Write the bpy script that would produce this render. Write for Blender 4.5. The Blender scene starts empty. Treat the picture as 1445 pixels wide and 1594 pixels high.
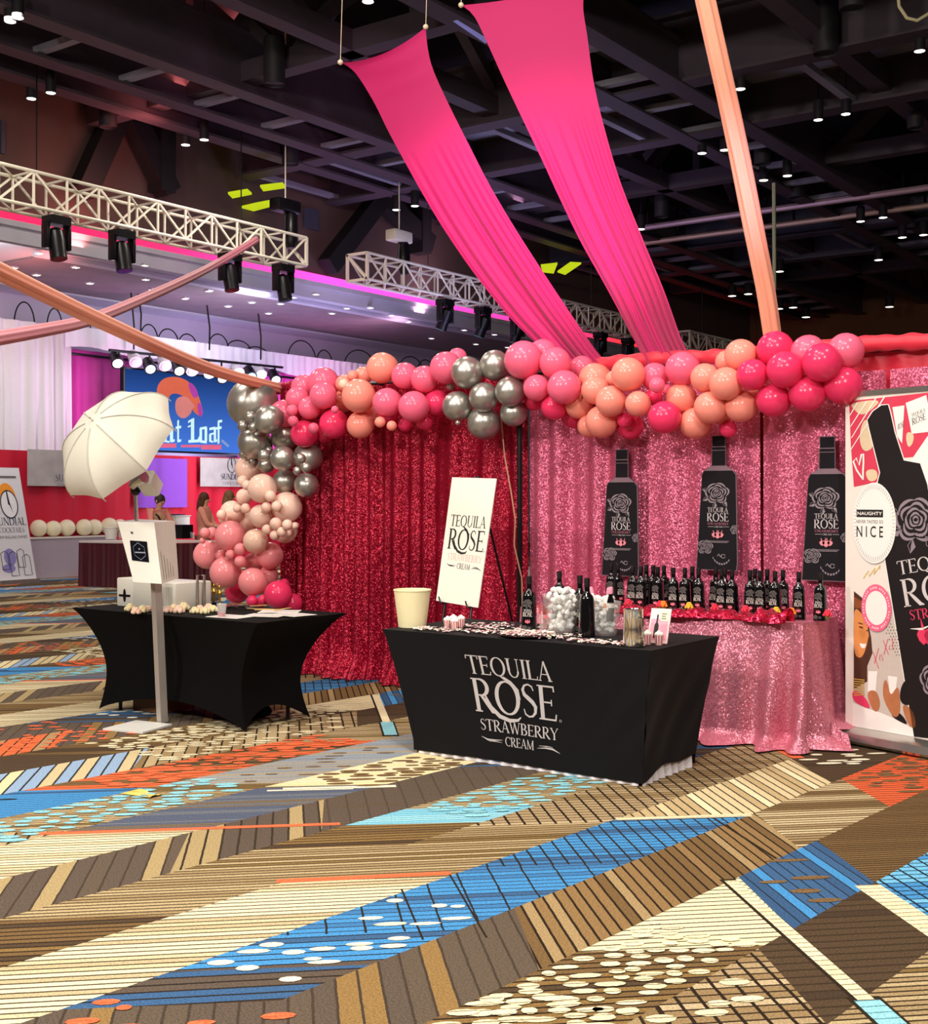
import bpy, bmesh, math, random
from mathutils import Vector, Matrix
random.seed(7)
SC = bpy.context.scene
COLL = SC.collection
# ---------------------------------------------------------------- camera, world, light, exposure
FPX, CAM_H, HORIZON = 1950.0, 1.57, 774.0
YAW = math.radians(36)
CS, SN = math.cos(YAW), math.sin(YAW)
cam_d = bpy.data.cameras.new('camera')
cam_d.sensor_fit = 'HORIZONTAL'; cam_d.sensor_width = 36.0
cam_d.lens = 36.0*FPX/1445.0
cam_d.shift_y = -(797.0-HORIZON)/1445.0
cam_d.clip_end = 300
cam = bpy.data.objects.new('camera', cam_d); COLL.objects.link(cam)
cam.location = (0, 0, CAM_H); cam.rotation_euler = (math.radians(90), 0, YAW)
SC.camera = cam
SC.view_settings.view_transform = 'Standard'
try: SC.view_settings.look = 'None'
except Exception: pass
SC.view_settings.gamma = 1.0
SC.view_settings.use_curve_mapping = False
SC.view_settings.exposure = 0.08
SC.cycles.use_denoising = True
SC.cycles.max_bounces = 6
SC.cycles.sample_clamp_indirect = 4.0
wd = bpy.data.worlds.new('world'); SC.world = wd
wd.use_nodes = True
wd.node_tree.nodes['Background'].inputs[0].default_value = (0.62, 0.5, 0.55, 1)
wd.node_tree.nodes['Background'].inputs[1].default_value = 0.075

def lamp(name, kind, loc, power, color, target=None, size=0.5, spot=None, size_y=None):
    d = bpy.data.lights.new(name, kind); d.energy = power; d.color = color
    if kind == 'AREA':
        d.size = size
        if size_y: d.shape = 'RECTANGLE'; d.size_y = size_y
    else:
        d.shadow_soft_size = size
    if kind == 'SPOT':
        d.spot_size = math.radians(spot or 30); d.spot_blend = 0.6
    o = bpy.data.objects.new(name, d); COLL.objects.link(o); o.location = loc
    if target is not None:
        o.rotation_euler = (Vector(target)-Vector(loc)).to_track_quat('-Z', 'Y').to_euler()
    return o
WARM = (1.0, 0.9, 0.79)
# house downlights of the hall (ceiling grid)
for (x, y, p) in [(-6.5, 1.5, 430), (-1.2, 3.2, 560), (-5.0, 5.2, 400), (-0.2, 7.4, 300), (-10.5, 6.0, 480), (-14.5, 9.5, 420), (-8.5, 10.8, 250), (-14.5, 14.8, 480), (-4.5, 0.2, 430), (-3.2, 3.6, 330)]:
    lamp('house_light', 'AREA', (x, y, 7.9), p*0.33, WARM, (x, y, 0), 0.7)
# added fill lamps, unseen behind the camera, brightening the booth from the front
for (x, y, z, p) in [(-8.0, -3.5, 6.2, 430), (-2.5, -4.0, 6.2, 430), (2.5, 0.5, 6.2, 330)]:
    lamp('front_fill', 'AREA', (x, y, z), p, (1.0, 0.92, 0.83), (-4.6, 8.0, 1.4), 0.8)
# pink wash on the stretched fabric sails
lamp('pink_wash', 'SPOT', (-1.0, 4.5, 2.6), 1400, (1.0, 0.42, 0.74), (-5.33, 8.0, 3.6), 0.15, 21)
lamp('pink_wash', 'SPOT', (-0.4, 5.2, 2.6), 1400, (1.0, 0.42, 0.74), (-4.8, 8.25, 3.85), 0.15, 21)
# coloured washes of the stage side
lamp('stage_wash', 'AREA', (-19.6, 21, 3.0), 330, (0.6, 0.55, 1.0), (-20.4, 21, 6.3), 1.0, size_y=18.0)
lamp('stage_wash', 'AREA', (-19.2, 19.0, 4.9), 260, (0.92, 0.86, 1.0), (-22.5, 19, 4.4), 1.0, size_y=10.0)
lamp('stage_wash', 'AREA', (-18.8, 12.5, 5.6), 120, (1.0, 0.97, 0.95), (-22.5, 12.6, 3.8), 0.6, size_y=3.0)
lamp('wall_wash', 'AREA', (-17.6, 14.0, 7.0), 60, (1.0, 0.25, 0.22), (-18.8, 14.0, 8.5), 0.4, size_y=8.0)
lamp('wall_wash', 'AREA', (-17.6, 24.0, 7.0), 60, (0.85, 0.5, 0.75), (-18.8, 24.0, 8.5), 0.4, size_y=8.0)

lamp('magenta_wash', 'AREA', (-20.7, 17.4, 3.4), 22, (1.0, 0.3, 0.8), (-22.6, 17.4, 4.0), 0.4)
lamp('magenta_wash', 'AREA', (-20.7, 23.5, 3.4), 26, (1.0, 0.3, 0.8), (-22.6, 23.5, 4.0), 0.4)
# ---------------------------------------------------------------- helpers
def lin(c):
    return c/12.92 if c <= 0.04045 else ((c+0.055)/1.055)**2.4
def hexc(h):
    return tuple(lin(int(h[i:i+2], 16)/255.0) for i in (0, 2, 4))
def ray(px, py):
    x = (px-722.5)/FPX; z = (HORIZON-py)/FPX
    return Vector((CS*x-SN, SN*x+CS, z))
def at_z(px, py, z=0.0):
    r = ray(px, py); t = (z-CAM_H)/r.z
    return Vector((0, 0, CAM_H))+r*t
def at_v(px, py, v):
    r = ray(px, py); return Vector((0, 0, CAM_H))+r*(v/r.y)
def at_u(px, py, u):
    r = ray(px, py); return Vector((0, 0, CAM_H))+r*(u/r.x)
def at_d(px, py, d):
    return Vector((0, 0, CAM_H))+ray(px, py)*d
def depth_of(p):
    return -SN*p[0]+CS*p[1]
def to_px(p):
    d = depth_of(p)
    return 722.5+FPX*(CS*p[0]+SN*p[1])/d, HORIZON-FPX*(p[2]-CAM_H)/d

WL = {}
def wloc(o):
    return WL.get(o.name, Vector((0, 0, 0)))

class MB:
    def __init__(self):
        self.v = []; self.f = []; self.mi = []; self.m = 0; self.M = None; self.uv = None
    def vert(self, p):
        p = Vector(p)
        if self.M is not None: p = self.M @ p
        self.v.append(p); return len(self.v)-1
    def face(self, idx):
        self.f.append(tuple(idx)); self.mi.append(self.m)
    def poly(self, pts):
        self.face([self.vert(p) for p in pts]); return self
    def box(self, a, b):
        x0, y0, z0 = a; x1, y1, z1 = b
        i = [self.vert(p) for p in [(x0,y0,z0),(x1,y0,z0),(x1,y1,z0),(x0,y1,z0),(x0,y0,z1),(x1,y0,z1),(x1,y1,z1),(x0,y1,z1)]]
        for q in [(0,3,2,1),(4,5,6,7),(0,1,5,4),(1,2,6,5),(2,3,7,6),(3,0,4,7)]: self.face([i[k] for k in q])
        return self
    def rbox(self, a, b, r=0.02, n=3):
        """box with rounded vertical edges and slightly rounded top/bottom rims"""
        x0, y0, z0 = a; x1, y1, z1 = b
        def ring(z, s):
            out = []
            for cx, cy, a0 in [(x1-r, y1-r, 0), (x0+r, y1-r, 90), (x0+r, y0+r, 180), (x1-r, y0+r, 270)]:
                for k in range(n+1):
                    an = math.radians(a0+90*k/n)
                    out.append((cx+(r-s)*math.cos(an), cy+(r-s)*math.sin(an), z))
            return out
        e = r*0.5
        rings = [ring(z0, e), ring(z0+e*0.35, e*0.35), ring(z0+e, 0), ring(z1-e, 0), ring(z1-e*0.35, e*0.35), ring(z1, e)]
        self.loft(rings, True); return self
    def loft(self, rings, caps=True, closed=True):
        ids = [[self.vert(p) for p in r] for r in rings]
        n = len(ids[0])
        for a, b in zip(ids[:-1], ids[1:]):
            for k in range(n if closed else n-1):
                k2 = (k+1) % n
                self.face((a[k], a[k2], b[k2], b[k]))
        if caps and closed:
            self.face(list(reversed(ids[0]))); self.face(ids[-1])
        return self
    def lathe(self, prof, c=(0, 0, 0), n=20, axis=None, caps=True, sx=1.0, sy=1.0, power=None):
        rings = []
        for r, z in prof:
            ring = []
            for k in range(n):
                a = 2*math.pi*k/n
                ca, sa = math.cos(a), math.sin(a)
                if power:
                    q = (abs(ca)**power+abs(sa)**power)**(-1.0/power)
                    ca *= q; sa *= q
                p = Vector((r*sx*ca, r*sy*sa, z))
                if axis is not None: p = axis @ p
                ring.append(p+Vector(c))
            rings.append(ring)
        self.loft(rings, caps); return self
    def tube(self, pts, r, n=8, caps=True, squash=None):
        pts = [Vector(p) for p in pts]
        if not isinstance(r, (list, tuple)): r = [r]*len(pts)
        rings = []; up = Vector((0, 0, 1)); prev = None
        for i, p in enumerate(pts):
            t = (pts[min(i+1, len(pts)-1)]-pts[max(i-1, 0)])
            if t.length < 1e-9: t = Vector((0, 0, 1))
            t.normalize()
            if prev is None:
                ref = up if abs(t.z) < 0.9 else Vector((1, 0, 0))
                a = t.cross(ref).normalized()
            else:
                a = (prev-t*prev.dot(t))
                a = a.normalized() if a.length > 1e-6 else t.cross(up).normalized()
            prev = a; b = t.cross(a)
            rings.append([p+(a*math.cos(2*math.pi*k/n)+b*math.sin(2*math.pi*k/n))*r[i] for k in range(n)])
        self.loft(rings, caps); return self
    def bar(self, p, q, w, h=None):
        """square bar between two points"""
        h = h or w
        p = Vector(p); q = Vector(q); t = (q-p).normalized()
        ref = Vector((0, 0, 1)) if abs(t.z) < 0.95 else Vector((1, 0, 0))
        a = t.cross(ref).normalized()*w/2; b = a.cross(t).normalized()*h/2
        self.loft([[e+a+b, e-a+b, e-a-b, e+a-b] for e in (p, q)]); return self
    def prism(self, pts, f0, f1):
        """outline given in 2-D, mapped by f0 (front) and f1 (back)"""
        a = [self.vert(f0(*p)) for p in pts]; b = [self.vert(f1(*p)) for p in pts]
        self.face(a); self.face(list(reversed(b)))
        n = len(pts)
        for k in range(n):
            self.face((a[k], b[k], b[(k+1) % n], a[(k+1) % n]))
        return self
    def grid(self, nu, nv, fn, closed_u=False):
        ids = [[self.vert(fn(i/nu, j/nv)) for i in range(nu if closed_u else nu+1)] for j in range(nv+1)]
        w = len(ids[0])
        for j in range(nv):
            for i in range(nu):
                i2 = (i+1) % w
                self.face((ids[j][i], ids[j][i2], ids[j+1][i2], ids[j+1][i]))
        return self
    def sphere(self, c, r, n=16, m=10, sx=1, sy=1, sz=1):
        prof = [(max(1e-4, r*math.sin(math.pi*k/m)), -r*math.cos(math.pi*k/m)) for k in range(m+1)]
        rings = [[Vector((c[0]+pr*sx*math.cos(2*math.pi*k/n), c[1]+pr*sy*math.sin(2*math.pi*k/n), c[2]+z*sz)) for k in range(n)] for pr, z in prof]
        self.loft(rings); return self
    def shapes(self, polys, fn):
        for P in polys: self.poly([fn(x, y) for x, y in P])
        return self
    def build(self, name, mat, parent=None, smooth=True, org=None, angle=35):
        me = bpy.data.meshes.new(name)
        if parent is not None: o0 = wloc(parent)
        elif org is not None: o0 = Vector(org)
        else:
            xs = [p.x for p in self.v]; ys = [p.y for p in self.v]; zs = [p.z for p in self.v]
            o0 = Vector(((min(xs)+max(xs))/2, (min(ys)+max(ys))/2, min(zs)))
        me.from_pydata([p-o0 for p in self.v], [], self.f)
        mats = mat if isinstance(mat, (list, tuple)) else [mat]
        for m in mats: me.materials.append(m)
        if len(mats) > 1: me.polygons.foreach_set('material_index', self.mi)
        me.validate(); me.update()
        if smooth:
            me.polygons.foreach_set('use_smooth', [True]*len(me.polygons))
            try: me.set_sharp_from_angle(angle=math.radians(angle))
            except Exception: pass
        o = bpy.data.objects.new(name, me); COLL.objects.link(o)
        if parent is not None: o.parent = parent
        else: o.location = o0
        WL[o.name] = o0
        return o

def tag(o, label, cat, group=None, kind=None):
    o['label'] = label; o['category'] = cat
    if group: o['group'] = group
    if kind: o['kind'] = kind
    return o
def thing(name, label, cat, loc=(0, 0, 0), group=None):
    o = bpy.data.objects.new(name, None); COLL.objects.link(o)
    o.empty_display_size = 0.1; o.location = loc; WL[o.name] = Vector(loc)
    return tag(o, label, cat, group)
def struct(o):
    o['kind'] = 'structure'; return o
def copy_tree(o, parent=None):
    c = o.copy(); COLL.objects.link(c)
    if parent is not None: c.parent = parent
    for ch in list(o.children): copy_tree(ch, c)
    return c
ORD = ['first', 'second', 'third', 'fourth', 'fifth', 'sixth', 'seventh', 'eighth', 'ninth', 'tenth', 'eleventh', 'twelfth', 'thirteenth', 'fourteenth', 'fifteenth', 'sixteenth', 'seventeenth', 'eighteenth', 'nineteenth', 'twentieth', 'twenty-first', 'twenty-second', 'twenty-third', 'twenty-fourth', 'twenty-fifth', 'twenty-sixth', 'twenty-seventh', 'twenty-eighth', 'twenty-ninth', 'thirtieth']

# ---------------------------------------------------------------- materials
MATS = {}
def N(nt, t, **kw):
    n = nt.nodes.new(t)
    for k, v in kw.items(): setattr(n, k, v)
    return n
def mat(name, col, rough=0.5, metal=0.0, var=0.08, scale=30, emit=None, estr=1.0, bump=0.0, trans=0.0, ior=1.45, alpha=1.0, sheen=0.0, coat=0.0, sub=0.0, transl=0.0, spec=0.5):
    if name in MATS: return MATS[name]
    m = bpy.data.materials.new(name); m.use_nodes = True
    nt = m.node_tree; b = nt.nodes['Principled BSDF']
    c = hexc(col) if isinstance(col, str) else col
    tc = N(nt, 'ShaderNodeTexCoord')
    no = N(nt, 'ShaderNodeTexNoise'); no.inputs['Scale'].default_value = scale; no.inputs['Detail'].default_value = 4
    nt.links.new(tc.outputs['Object'], no.inputs['Vector'])
    mr = N(nt, 'ShaderNodeMapRange'); mr.inputs['To Min'].default_value = 1-var; mr.inputs['To Max'].default_value = 1+var
    nt.links.new(no.outputs['Fac'], mr.inputs['Value'])
    vm = N(nt, 'ShaderNodeVectorMath', operation='SCALE'); vm.inputs[0].default_value = c
    nt.links.new(mr.outputs['Result'], vm.inputs['Scale'])
    nt.links.new(vm.outputs['Vector'], b.inputs['Base Color'])
    b.inputs['Roughness'].default_value = rough; b.inputs['Metallic'].default_value = metal
    b.inputs['IOR'].default_value = ior; b.inputs['Alpha'].default_value = alpha
    b.inputs['Transmission Weight'].default_value = trans
    b.inputs['Sheen Weight'].default_value = sheen; b.inputs['Coat Weight'].default_value = coat
    b.inputs['Specular IOR Level'].default_value = spec
    if sub: b.inputs['Subsurface Weight'].default_value = sub; b.inputs['Subsurface Radius'].default_value = (0.05, 0.03, 0.03)
    if emit is not None:
        b.inputs['Emission Color'].default_value = (*(hexc(emit) if isinstance(emit, str) else emit), 1); b.inputs['Emission Strength'].default_value = estr
    if bump:
        bp = N(nt, 'ShaderNodeBump'); bp.inputs['Strength'].default_value = bump; bp.inputs['Distance'].default_value = 0.01
        nt.links.new(no.outputs['Fac'], bp.inputs['Height']); nt.links.new(bp.outputs['Normal'], b.inputs['Normal'])
    if transl:
        ts = N(nt, 'ShaderNodeBsdfTranslucent'); nt.links.new(vm.outputs['Vector'], ts.inputs['Color'])
        mx = N(nt, 'ShaderNodeMixShader'); mx.inputs[0].default_value = transl
        nt.links.new(b.outputs[0], mx.inputs[1]); nt.links.new(ts.outputs[0], mx.inputs[2])
        nt.links.new(mx.outputs[0], nt.nodes['Material Output'].inputs['Surface'])
    MATS[name] = m; return m
def sequin(name, c1, c2, scale=120, rough=0.3, metal=0.55, tilt=0.9):
    """cloth sewn with sequins: every cell has its own tilt and tint"""
    m = bpy.data.materials.new(name); m.use_nodes = True
    nt = m.node_tree; b = nt.nodes['Principled BSDF']
    tc = N(nt, 'ShaderNodeTexCoord')
    vo = N(nt, 'ShaderNodeTexVoronoi'); vo.inputs['Scale'].default_value = scale
    nt.links.new(tc.outputs['Object'], vo.inputs['Vector'])
    sep = N(nt, 'ShaderNodeSeparateColor'); nt.links.new(vo.outputs['Color'], sep.inputs[0])
    mx = N(nt, 'ShaderNodeMix', data_type='RGBA')
    mx.inputs['A'].default_value = (*hexc(c1), 1); mx.inputs['B'].default_value = (*hexc(c2), 1)
    nt.links.new(sep.outputs[0], mx.inputs['Factor'])
    nt.links.new(mx.outputs['Result'], b.inputs['Base Color'])
    sb = N(nt, 'ShaderNodeVectorMath', operation='SUBTRACT'); sb.inputs[1].default_value = (0.5, 0.5, 0.5)
    nt.links.new(vo.outputs['Color'], sb.inputs[0])
    scn = N(nt, 'ShaderNodeVectorMath', operation='SCALE'); scn.inputs['Scale'].default_value = tilt
    nt.links.new(sb.outputs[0], scn.inputs[0])
    ge = N(nt, 'ShaderNodeNewGeometry')
    ad = N(nt, 'ShaderNodeVectorMath', operation='ADD'); nt.links.new(ge.outputs['Normal'], ad.inputs[0]); nt.links.new(scn.outputs[0], ad.inputs[1])
    nm = N(nt, 'ShaderNodeVectorMath', operation='NORMALIZE'); nt.links.new(ad.outputs[0], nm.inputs[0])
    nt.links.new(nm.outputs[0], b.inputs['Normal'])
    b.inputs['Roughness'].default_value = rough; b.inputs['Metallic'].default_value = metal
    MATS[name] = m; return m

HDIR = math.radians(44)
def carpet(name, cols, dirn='h', period=0.04, line='2A2118', lw=0.22, cross=None, cross_lw=0.1, cross_col='1E1812', line2=None):
    """woven carpet patch: stripes across the h or d direction, each stripe its own yarn colour, thin dark lines between"""
    m = bpy.data.materials.new('carpet_'+name); m.use_nodes = True
    nt = m.node_tree; b = nt.nodes['Principled BSDF']; L = nt.links.new
    ge = N(nt, 'ShaderNodeNewGeometry')
    nh = (-math.sin(HDIR), math.cos(HDIR), 0); nd = (math.cos(HDIR), math.sin(HDIR), 0)
    def coord(d, per):
        dt = N(nt, 'ShaderNodeVectorMath', operation='DOT_PRODUCT'); dt.inputs[1].default_value = nh if d == 'h' else nd
        L(ge.outputs['Position'], dt.inputs[0])
        dv = N(nt, 'ShaderNodeMath', operation='DIVIDE'); dv.inputs[1].default_value = per; L(dt.outputs['Value'], dv.inputs[0])
        wn = N(nt, 'ShaderNodeTexNoise'); wn.inputs['Scale'].default_value = 14; L(ge.outputs['Position'], wn.inputs['Vector'])
        ms = N(nt, 'ShaderNodeMath', operation='MULTIPLY_ADD'); ms.inputs[1].default_value = 0.09; L(wn.outputs['Fac'], ms.inputs[0]); L(dv.outputs[0], ms.inputs[2])
        return ms.outputs[0]
    def frac(x):
        f = N(nt, 'ShaderNodeMath', operation='FRACT'); L(x, f.inputs[0]); return f.outputs[0]
    x = coord(dirn, period)
    fl = N(nt, 'ShaderNodeMath', operation='FLOOR'); L(x, fl.inputs[0])
    wn = N(nt, 'ShaderNodeTexWhiteNoise', noise_dimensions='1D'); L(fl.outputs[0], wn.inputs['W'])
    cr = N(nt, 'ShaderNodeValToRGB'); cr.color_ramp.interpolation = 'CONSTANT'
    tot = sum(w for _, w in cols); acc = 0
    for i, (c, w) in enumerate(cols):
        e = cr.color_ramp.elements[0] if i == 0 else (cr.color_ramp.elements[1] if i == 1 else cr.color_ramp.elements.new(0.5))
        e.position = acc/tot; e.color = (*hexc(c), 1); acc += w
    if len(cols) == 1:
        cr.color_ramp.elements[1].position = 1.0; cr.color_ramp.elements[1].color = (*hexc(cols[0][0]), 1)
    L(wn.outputs['Value'], cr.inputs[0])
    col = cr.outputs['Color']
    def over(col, x, lw, lc):
        lt = N(nt, 'ShaderNodeMath', operation='LESS_THAN'); lt.inputs[1].default_value = lw; L(frac(x), lt.inputs[0])
        mx = N(nt, 'ShaderNodeMix', data_type='RGBA'); mx.inputs['B'].default_value = (*hexc(lc), 1)
        L(lt.outputs[0], mx.inputs['Factor']); L(col, mx.inputs['A']); return mx.outputs['Result']
    if lw > 0: col = over(col, x, lw, line)
    if cross:
        col = over(col, coord('d' if dirn == 'h' else 'h', cross), cross_lw, cross_col)
    pn = N(nt, 'ShaderNodeTexNoise'); pn.inputs['Scale'].default_value = 130; pn.inputs['Detail'].default_value = 4; L(ge.outputs['Position'], pn.inputs['Vector'])
    mr = N(nt, 'ShaderNodeMapRange'); mr.inputs['From Min'].default_value = 0.25; mr.inputs['From Max'].default_value = 0.75
    mr.inputs['To Min'].default_value = 0.5; mr.inputs['To Max'].default_value = 1.38; L(pn.outputs['Fac'], mr.inputs['Value'])
    vm = N(nt, 'ShaderNodeVectorMath', operation='SCALE'); L(col, vm.inputs[0]); L(mr.outputs['Result'], vm.inputs['Scale'])
    L(vm.outputs[0], b.inputs['Base Color'])
    b.inputs['Roughness'].default_value = 0.95; b.inputs['Specular IOR Level'].default_value = 0.1
    return m

# ---------------------------------------------------------------- lettering (own serif capitals) and prints
def seg(p, q, w0, w1=None):
    w1 = w0 if w1 is None else w1
    dx, dy = q[0]-p[0], q[1]-p[1]; l = math.hypot(dx, dy) or 1; nx, ny = -dy/l, dx/l
    return [(p[0]-nx*w0/2, p[1]-ny*w0/2), (q[0]-nx*w1/2, q[1]-ny*w1/2), (q[0]+nx*w1/2, q[1]+ny*w1/2), (p[0]+nx*w0/2, p[1]+ny*w0/2)]
def stroke(pts, ws):
    if not isinstance(ws, (list, tuple)): ws = [ws]*len(pts)
    out = []
    L, R = [], []
    for i, p in enumerate(pts):
        a = pts[max(0, i-1)]; b = pts[min(len(pts)-1, i+1)]
        dx, dy = b[0]-a[0], b[1]-a[1]; l = math.hypot(dx, dy) or 1
        nx, ny = -dy/l*ws[i]/2, dx/l*ws[i]/2
        L.append((p[0]+nx, p[1]+ny)); R.append((p[0]-nx, p[1]-ny))
    for i in range(len(pts)-1): out.append([R[i], R[i+1], L[i+1], L[i]])
    return out
def arc(cx, cy, rx, ry, a0, a1, thick, thin, n=14):
    pts, ws = [], []
    for k in range(n+1):
        a = math.radians(a0+(a1-a0)*k/n)
        pts.append((cx+rx*math.cos(a), cy+ry*math.sin(a))); ws.append(thin+(thick-thin)*abs(math.cos(a))**1.3)
    return stroke(pts, ws)
TK, TN = 0.135, 0.05
def rect(x0, y0, x1, y1): return [(x0, y0), (x1, y0), (x1, y1), (x0, y1)]
def ser(x, y, w=0.26): return rect(x-w/2, y-0.02, x+w/2, y+0.02)
def stem(x): return [rect(x-TK/2, 0, x+TK/2, 1), ser(x, 0.02), ser(x, 0.98)]
def glyph(c):
    if c == 'T': return 0.76, [rect(0.38-TK/2, 0, 0.38+TK/2, 1), ser(0.38, 0.02), rect(0.03, 0.95, 0.73, 1), seg((0.05, 1), (0.03, 0.8), 0.05), seg((0.71, 1), (0.73, 0.8), 0.05)]
    if c == 'E': return 0.66, stem(0.15)+[rect(0.15, 0.95, 0.57, 1), rect(0.15, 0.49, 0.48, 0.535), rect(0.15, 0, 0.6, 0.05), seg((0.56, 1), (0.57, 0.83), 0.045), seg((0.59, 0), (0.62, 0.19), 0.045), seg((0.47, 0.42), (0.47, 0.6), 0.04)]
    if c == 'F': return 0.62, stem(0.15)+[rect(0.15, 0.95, 0.57, 1), rect(0.15, 0.49, 0.48, 0.535)]
    if c in 'OQ':
        p = arc(0.45, 0.5, 0.37, 0.48, 0, 360, TK, TN, 28)
        if c == 'Q': p += stroke([(0.42, 0.05), (0.6, -0.06), (0.8, -0.2), (1.02, -0.26)], [0.05, 0.1, 0.09, 0.02])
        return 0.92, p
    if c == 'U': return 0.86, [rect(0.17-TK/2, 0.36, 0.17+TK/2, 1), ser(0.17, 0.98), rect(0.69-TN/2, 0.36, 0.69+TN/2, 1), ser(0.69, 0.98, 0.2)]+arc(0.43, 0.36, 0.26, 0.34, 180, 360, 0.1, TN, 12)
    if c == 'I': return 0.34, stem(0.17)
    if c == 'L': return 0.62, stem(0.15)+[rect(0.15, 0, 0.58, 0.05), seg((0.57, 0), (0.6, 0.2), 0.045)]
    if c == 'A': return 0.82, [seg((0.1, 0), (0.4, 1), TN), seg((0.4, 1.02), (0.7, 0), 0.1, TK), rect(0.22, 0.32, 0.6, 0.365), ser(0.1, 0.02, 0.2), ser(0.7, 0.02, 0.24)]
    if c == 'R': return 0.78, stem(0.15)+arc(0.3, 0.735, 0.25, 0.245, -90, 90, TK, TN, 12)+[rect(0.15, 0.955, 0.31, 1), rect(0.15, 0.475, 0.31, 0.52)]+stroke([(0.3, 0.49), (0.5, 0.24), (0.66, 0.04), (0.8, 0.0)], [0.08, TK, TK, 0.03])
    if c == 'P': return 0.66, stem(0.15)+arc(0.3, 0.735, 0.25, 0.245, -90, 90, TK, TN, 12)+[rect(0.15, 0.955, 0.31, 1), rect(0.15, 0.475, 0.31, 0.52)]
    if c == 'B': return 0.7, stem(0.15)+arc(0.3, 0.75, 0.21, 0.23, -90, 90, TK, TN, 12)+arc(0.32, 0.26, 0.27, 0.24, -90, 90, TK, TN, 12)+[rect(0.15, 0.955, 0.31, 1), rect(0.15, 0.49, 0.32, 0.535), rect(0.15, 0, 0.33, 0.045)]
    if c == 'S':
        pts = [(0.46, 0.8), (0.42, 0.92), (0.3, 0.975), (0.17, 0.93), (0.1, 0.8), (0.14, 0.66), (0.27, 0.56), (0.4, 0.46), (0.49, 0.33), (0.47, 0.16), (0.37, 0.05), (0.24, 0.025), (0.12, 0.09), (0.08, 0.24)]
        return 0.58, stroke(pts, [0.03, 0.05, 0.05, 0.06, 0.09, 0.12, 0.13, 0.13, 0.12, 0.09, 0.06, 0.05, 0.05, 0.03])
    if c == 'W': return 1.1, [seg((0.1, 1), (0.33, 0), 0.11, 0.11), seg((0.33, 0), (0.54, 1), TN), seg((0.52, 1), (0.77, 0), 0.11, 0.11), seg((0.77, 0), (1.0, 1), TN), ser(0.1, 0.98), ser(1.0, 0.98, 0.18)]
    if c == 'Y': return 0.78, [seg((0.08, 1), (0.39, 0.45), 0.11), seg((0.39, 0.45), (0.7, 1), TN), rect(0.39-TK/2, 0, 0.39+TK/2, 0.5), ser(0.39, 0.02), ser(0.1, 0.98), ser(0.68, 0.98, 0.18)]
    if c in 'CG':
        p = arc(0.45, 0.5, 0.37, 0.48, 50, 310, TK, TN, 22)+[seg((0.69, 0.72), (0.71, 0.96), 0.045)]
        if c == 'G': p += [rect(0.62, 0.06, 0.74, 0.42), ser(0.68, 0.42, 0.24)]
        return 0.78, p
    if c == 'M': return 1.02, [rect(0.14-TN/2, 0, 0.14+TN/2, 1), seg((0.14, 1), (0.5, 0.05), 0.11), seg((0.5, 0.05), (0.86, 1), TN), rect(0.86-TK/2, 0, 0.86+TK/2, 1), ser(0.14, 0.02, 0.2), ser(0.86, 0.02)]
    if c == 'N': return 0.88, [rect(0.14-TN/2, 0, 0.14+TN/2, 1), seg((0.14, 1), (0.74, 0), 0.12), rect(0.74-TN/2, 0, 0.74+TN/2, 1), ser(0.14, 0.02, 0.2), ser(0.74, 0.98, 0.2), ser(0.1, 0.98, 0.2)]
    if c == 'D': return 0.86, stem(0.15)+arc(0.3, 0.5, 0.46, 0.48, -90, 90, TK, TN, 14)+[rect(0.15, 0.955, 0.31, 1), rect(0.15, 0, 0.31, 0.045)]
    if c == 'K': return 0.8, stem(0.15)+[seg((0.2, 0.45), (0.64, 1), TN), seg((0.3, 0.58), (0.7, 0), 0.11), ser(0.62, 0.98, 0.2), ser(0.7, 0.02, 0.22)]
    if c == 'H': return 0.88, stem(0.15)+stem(0.73)+[rect(0.15, 0.48, 0.73, 0.525)]
    return 0.4, []
def serif_text(s, x0, y0, w, h):
    """capitals fitted in the box with lower-left corner (x0, y0)"""
    adv = 0; P = []
    for c in s:
        a, g = glyph(c)
        P += [[(x+adv, y) for x, y in p] for p in g]; adv += a
    k = w/adv
    return [[(x0+x*k, y0+y*h) for x, y in p] for p in P]
def sans_text(s, x0, y0, w, h, bold=0.0):
    cu = bpy.data.curves.new('lettering', 'FONT'); cu.body = s; cu.offset = bold; cu.resolution_u = 3
    ob = bpy.data.objects.new('lettering', cu); COLL.objects.link(ob)
    dg = bpy.context.evaluated_depsgraph_get(); ev = ob.evaluated_get(dg); me = ev.to_mesh()
    P = [[(me.vertices[i].co.x, me.vertices[i].co.y) for i in p.vertices] for p in me.polygons]
    ev.to_mesh_clear(); bpy.data.objects.remove(ob); bpy.data.curves.remove(cu)
    if not P: return []
    xs = [x for p in P for x, _ in p]; ys = [y for p in P for _, y in p]
    a, b, c, d = min(xs), max(xs), min(ys), max(ys)
    return [[(x0+(x-a)/(b-a)*w, y0+(y-c)/(d-c)*h) for x, y in p] for p in P]
def ellipse(cx, cy, rx, ry, n=24, rot=0):
    c, s = math.cos(rot), math.sin(rot)
    return [(cx+rx*math.cos(t)*c-ry*math.sin(t)*s, cy+rx*math.cos(t)*s+ry*math.sin(t)*c) for t in [2*math.pi*k/n for k in range(n)]]
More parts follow.
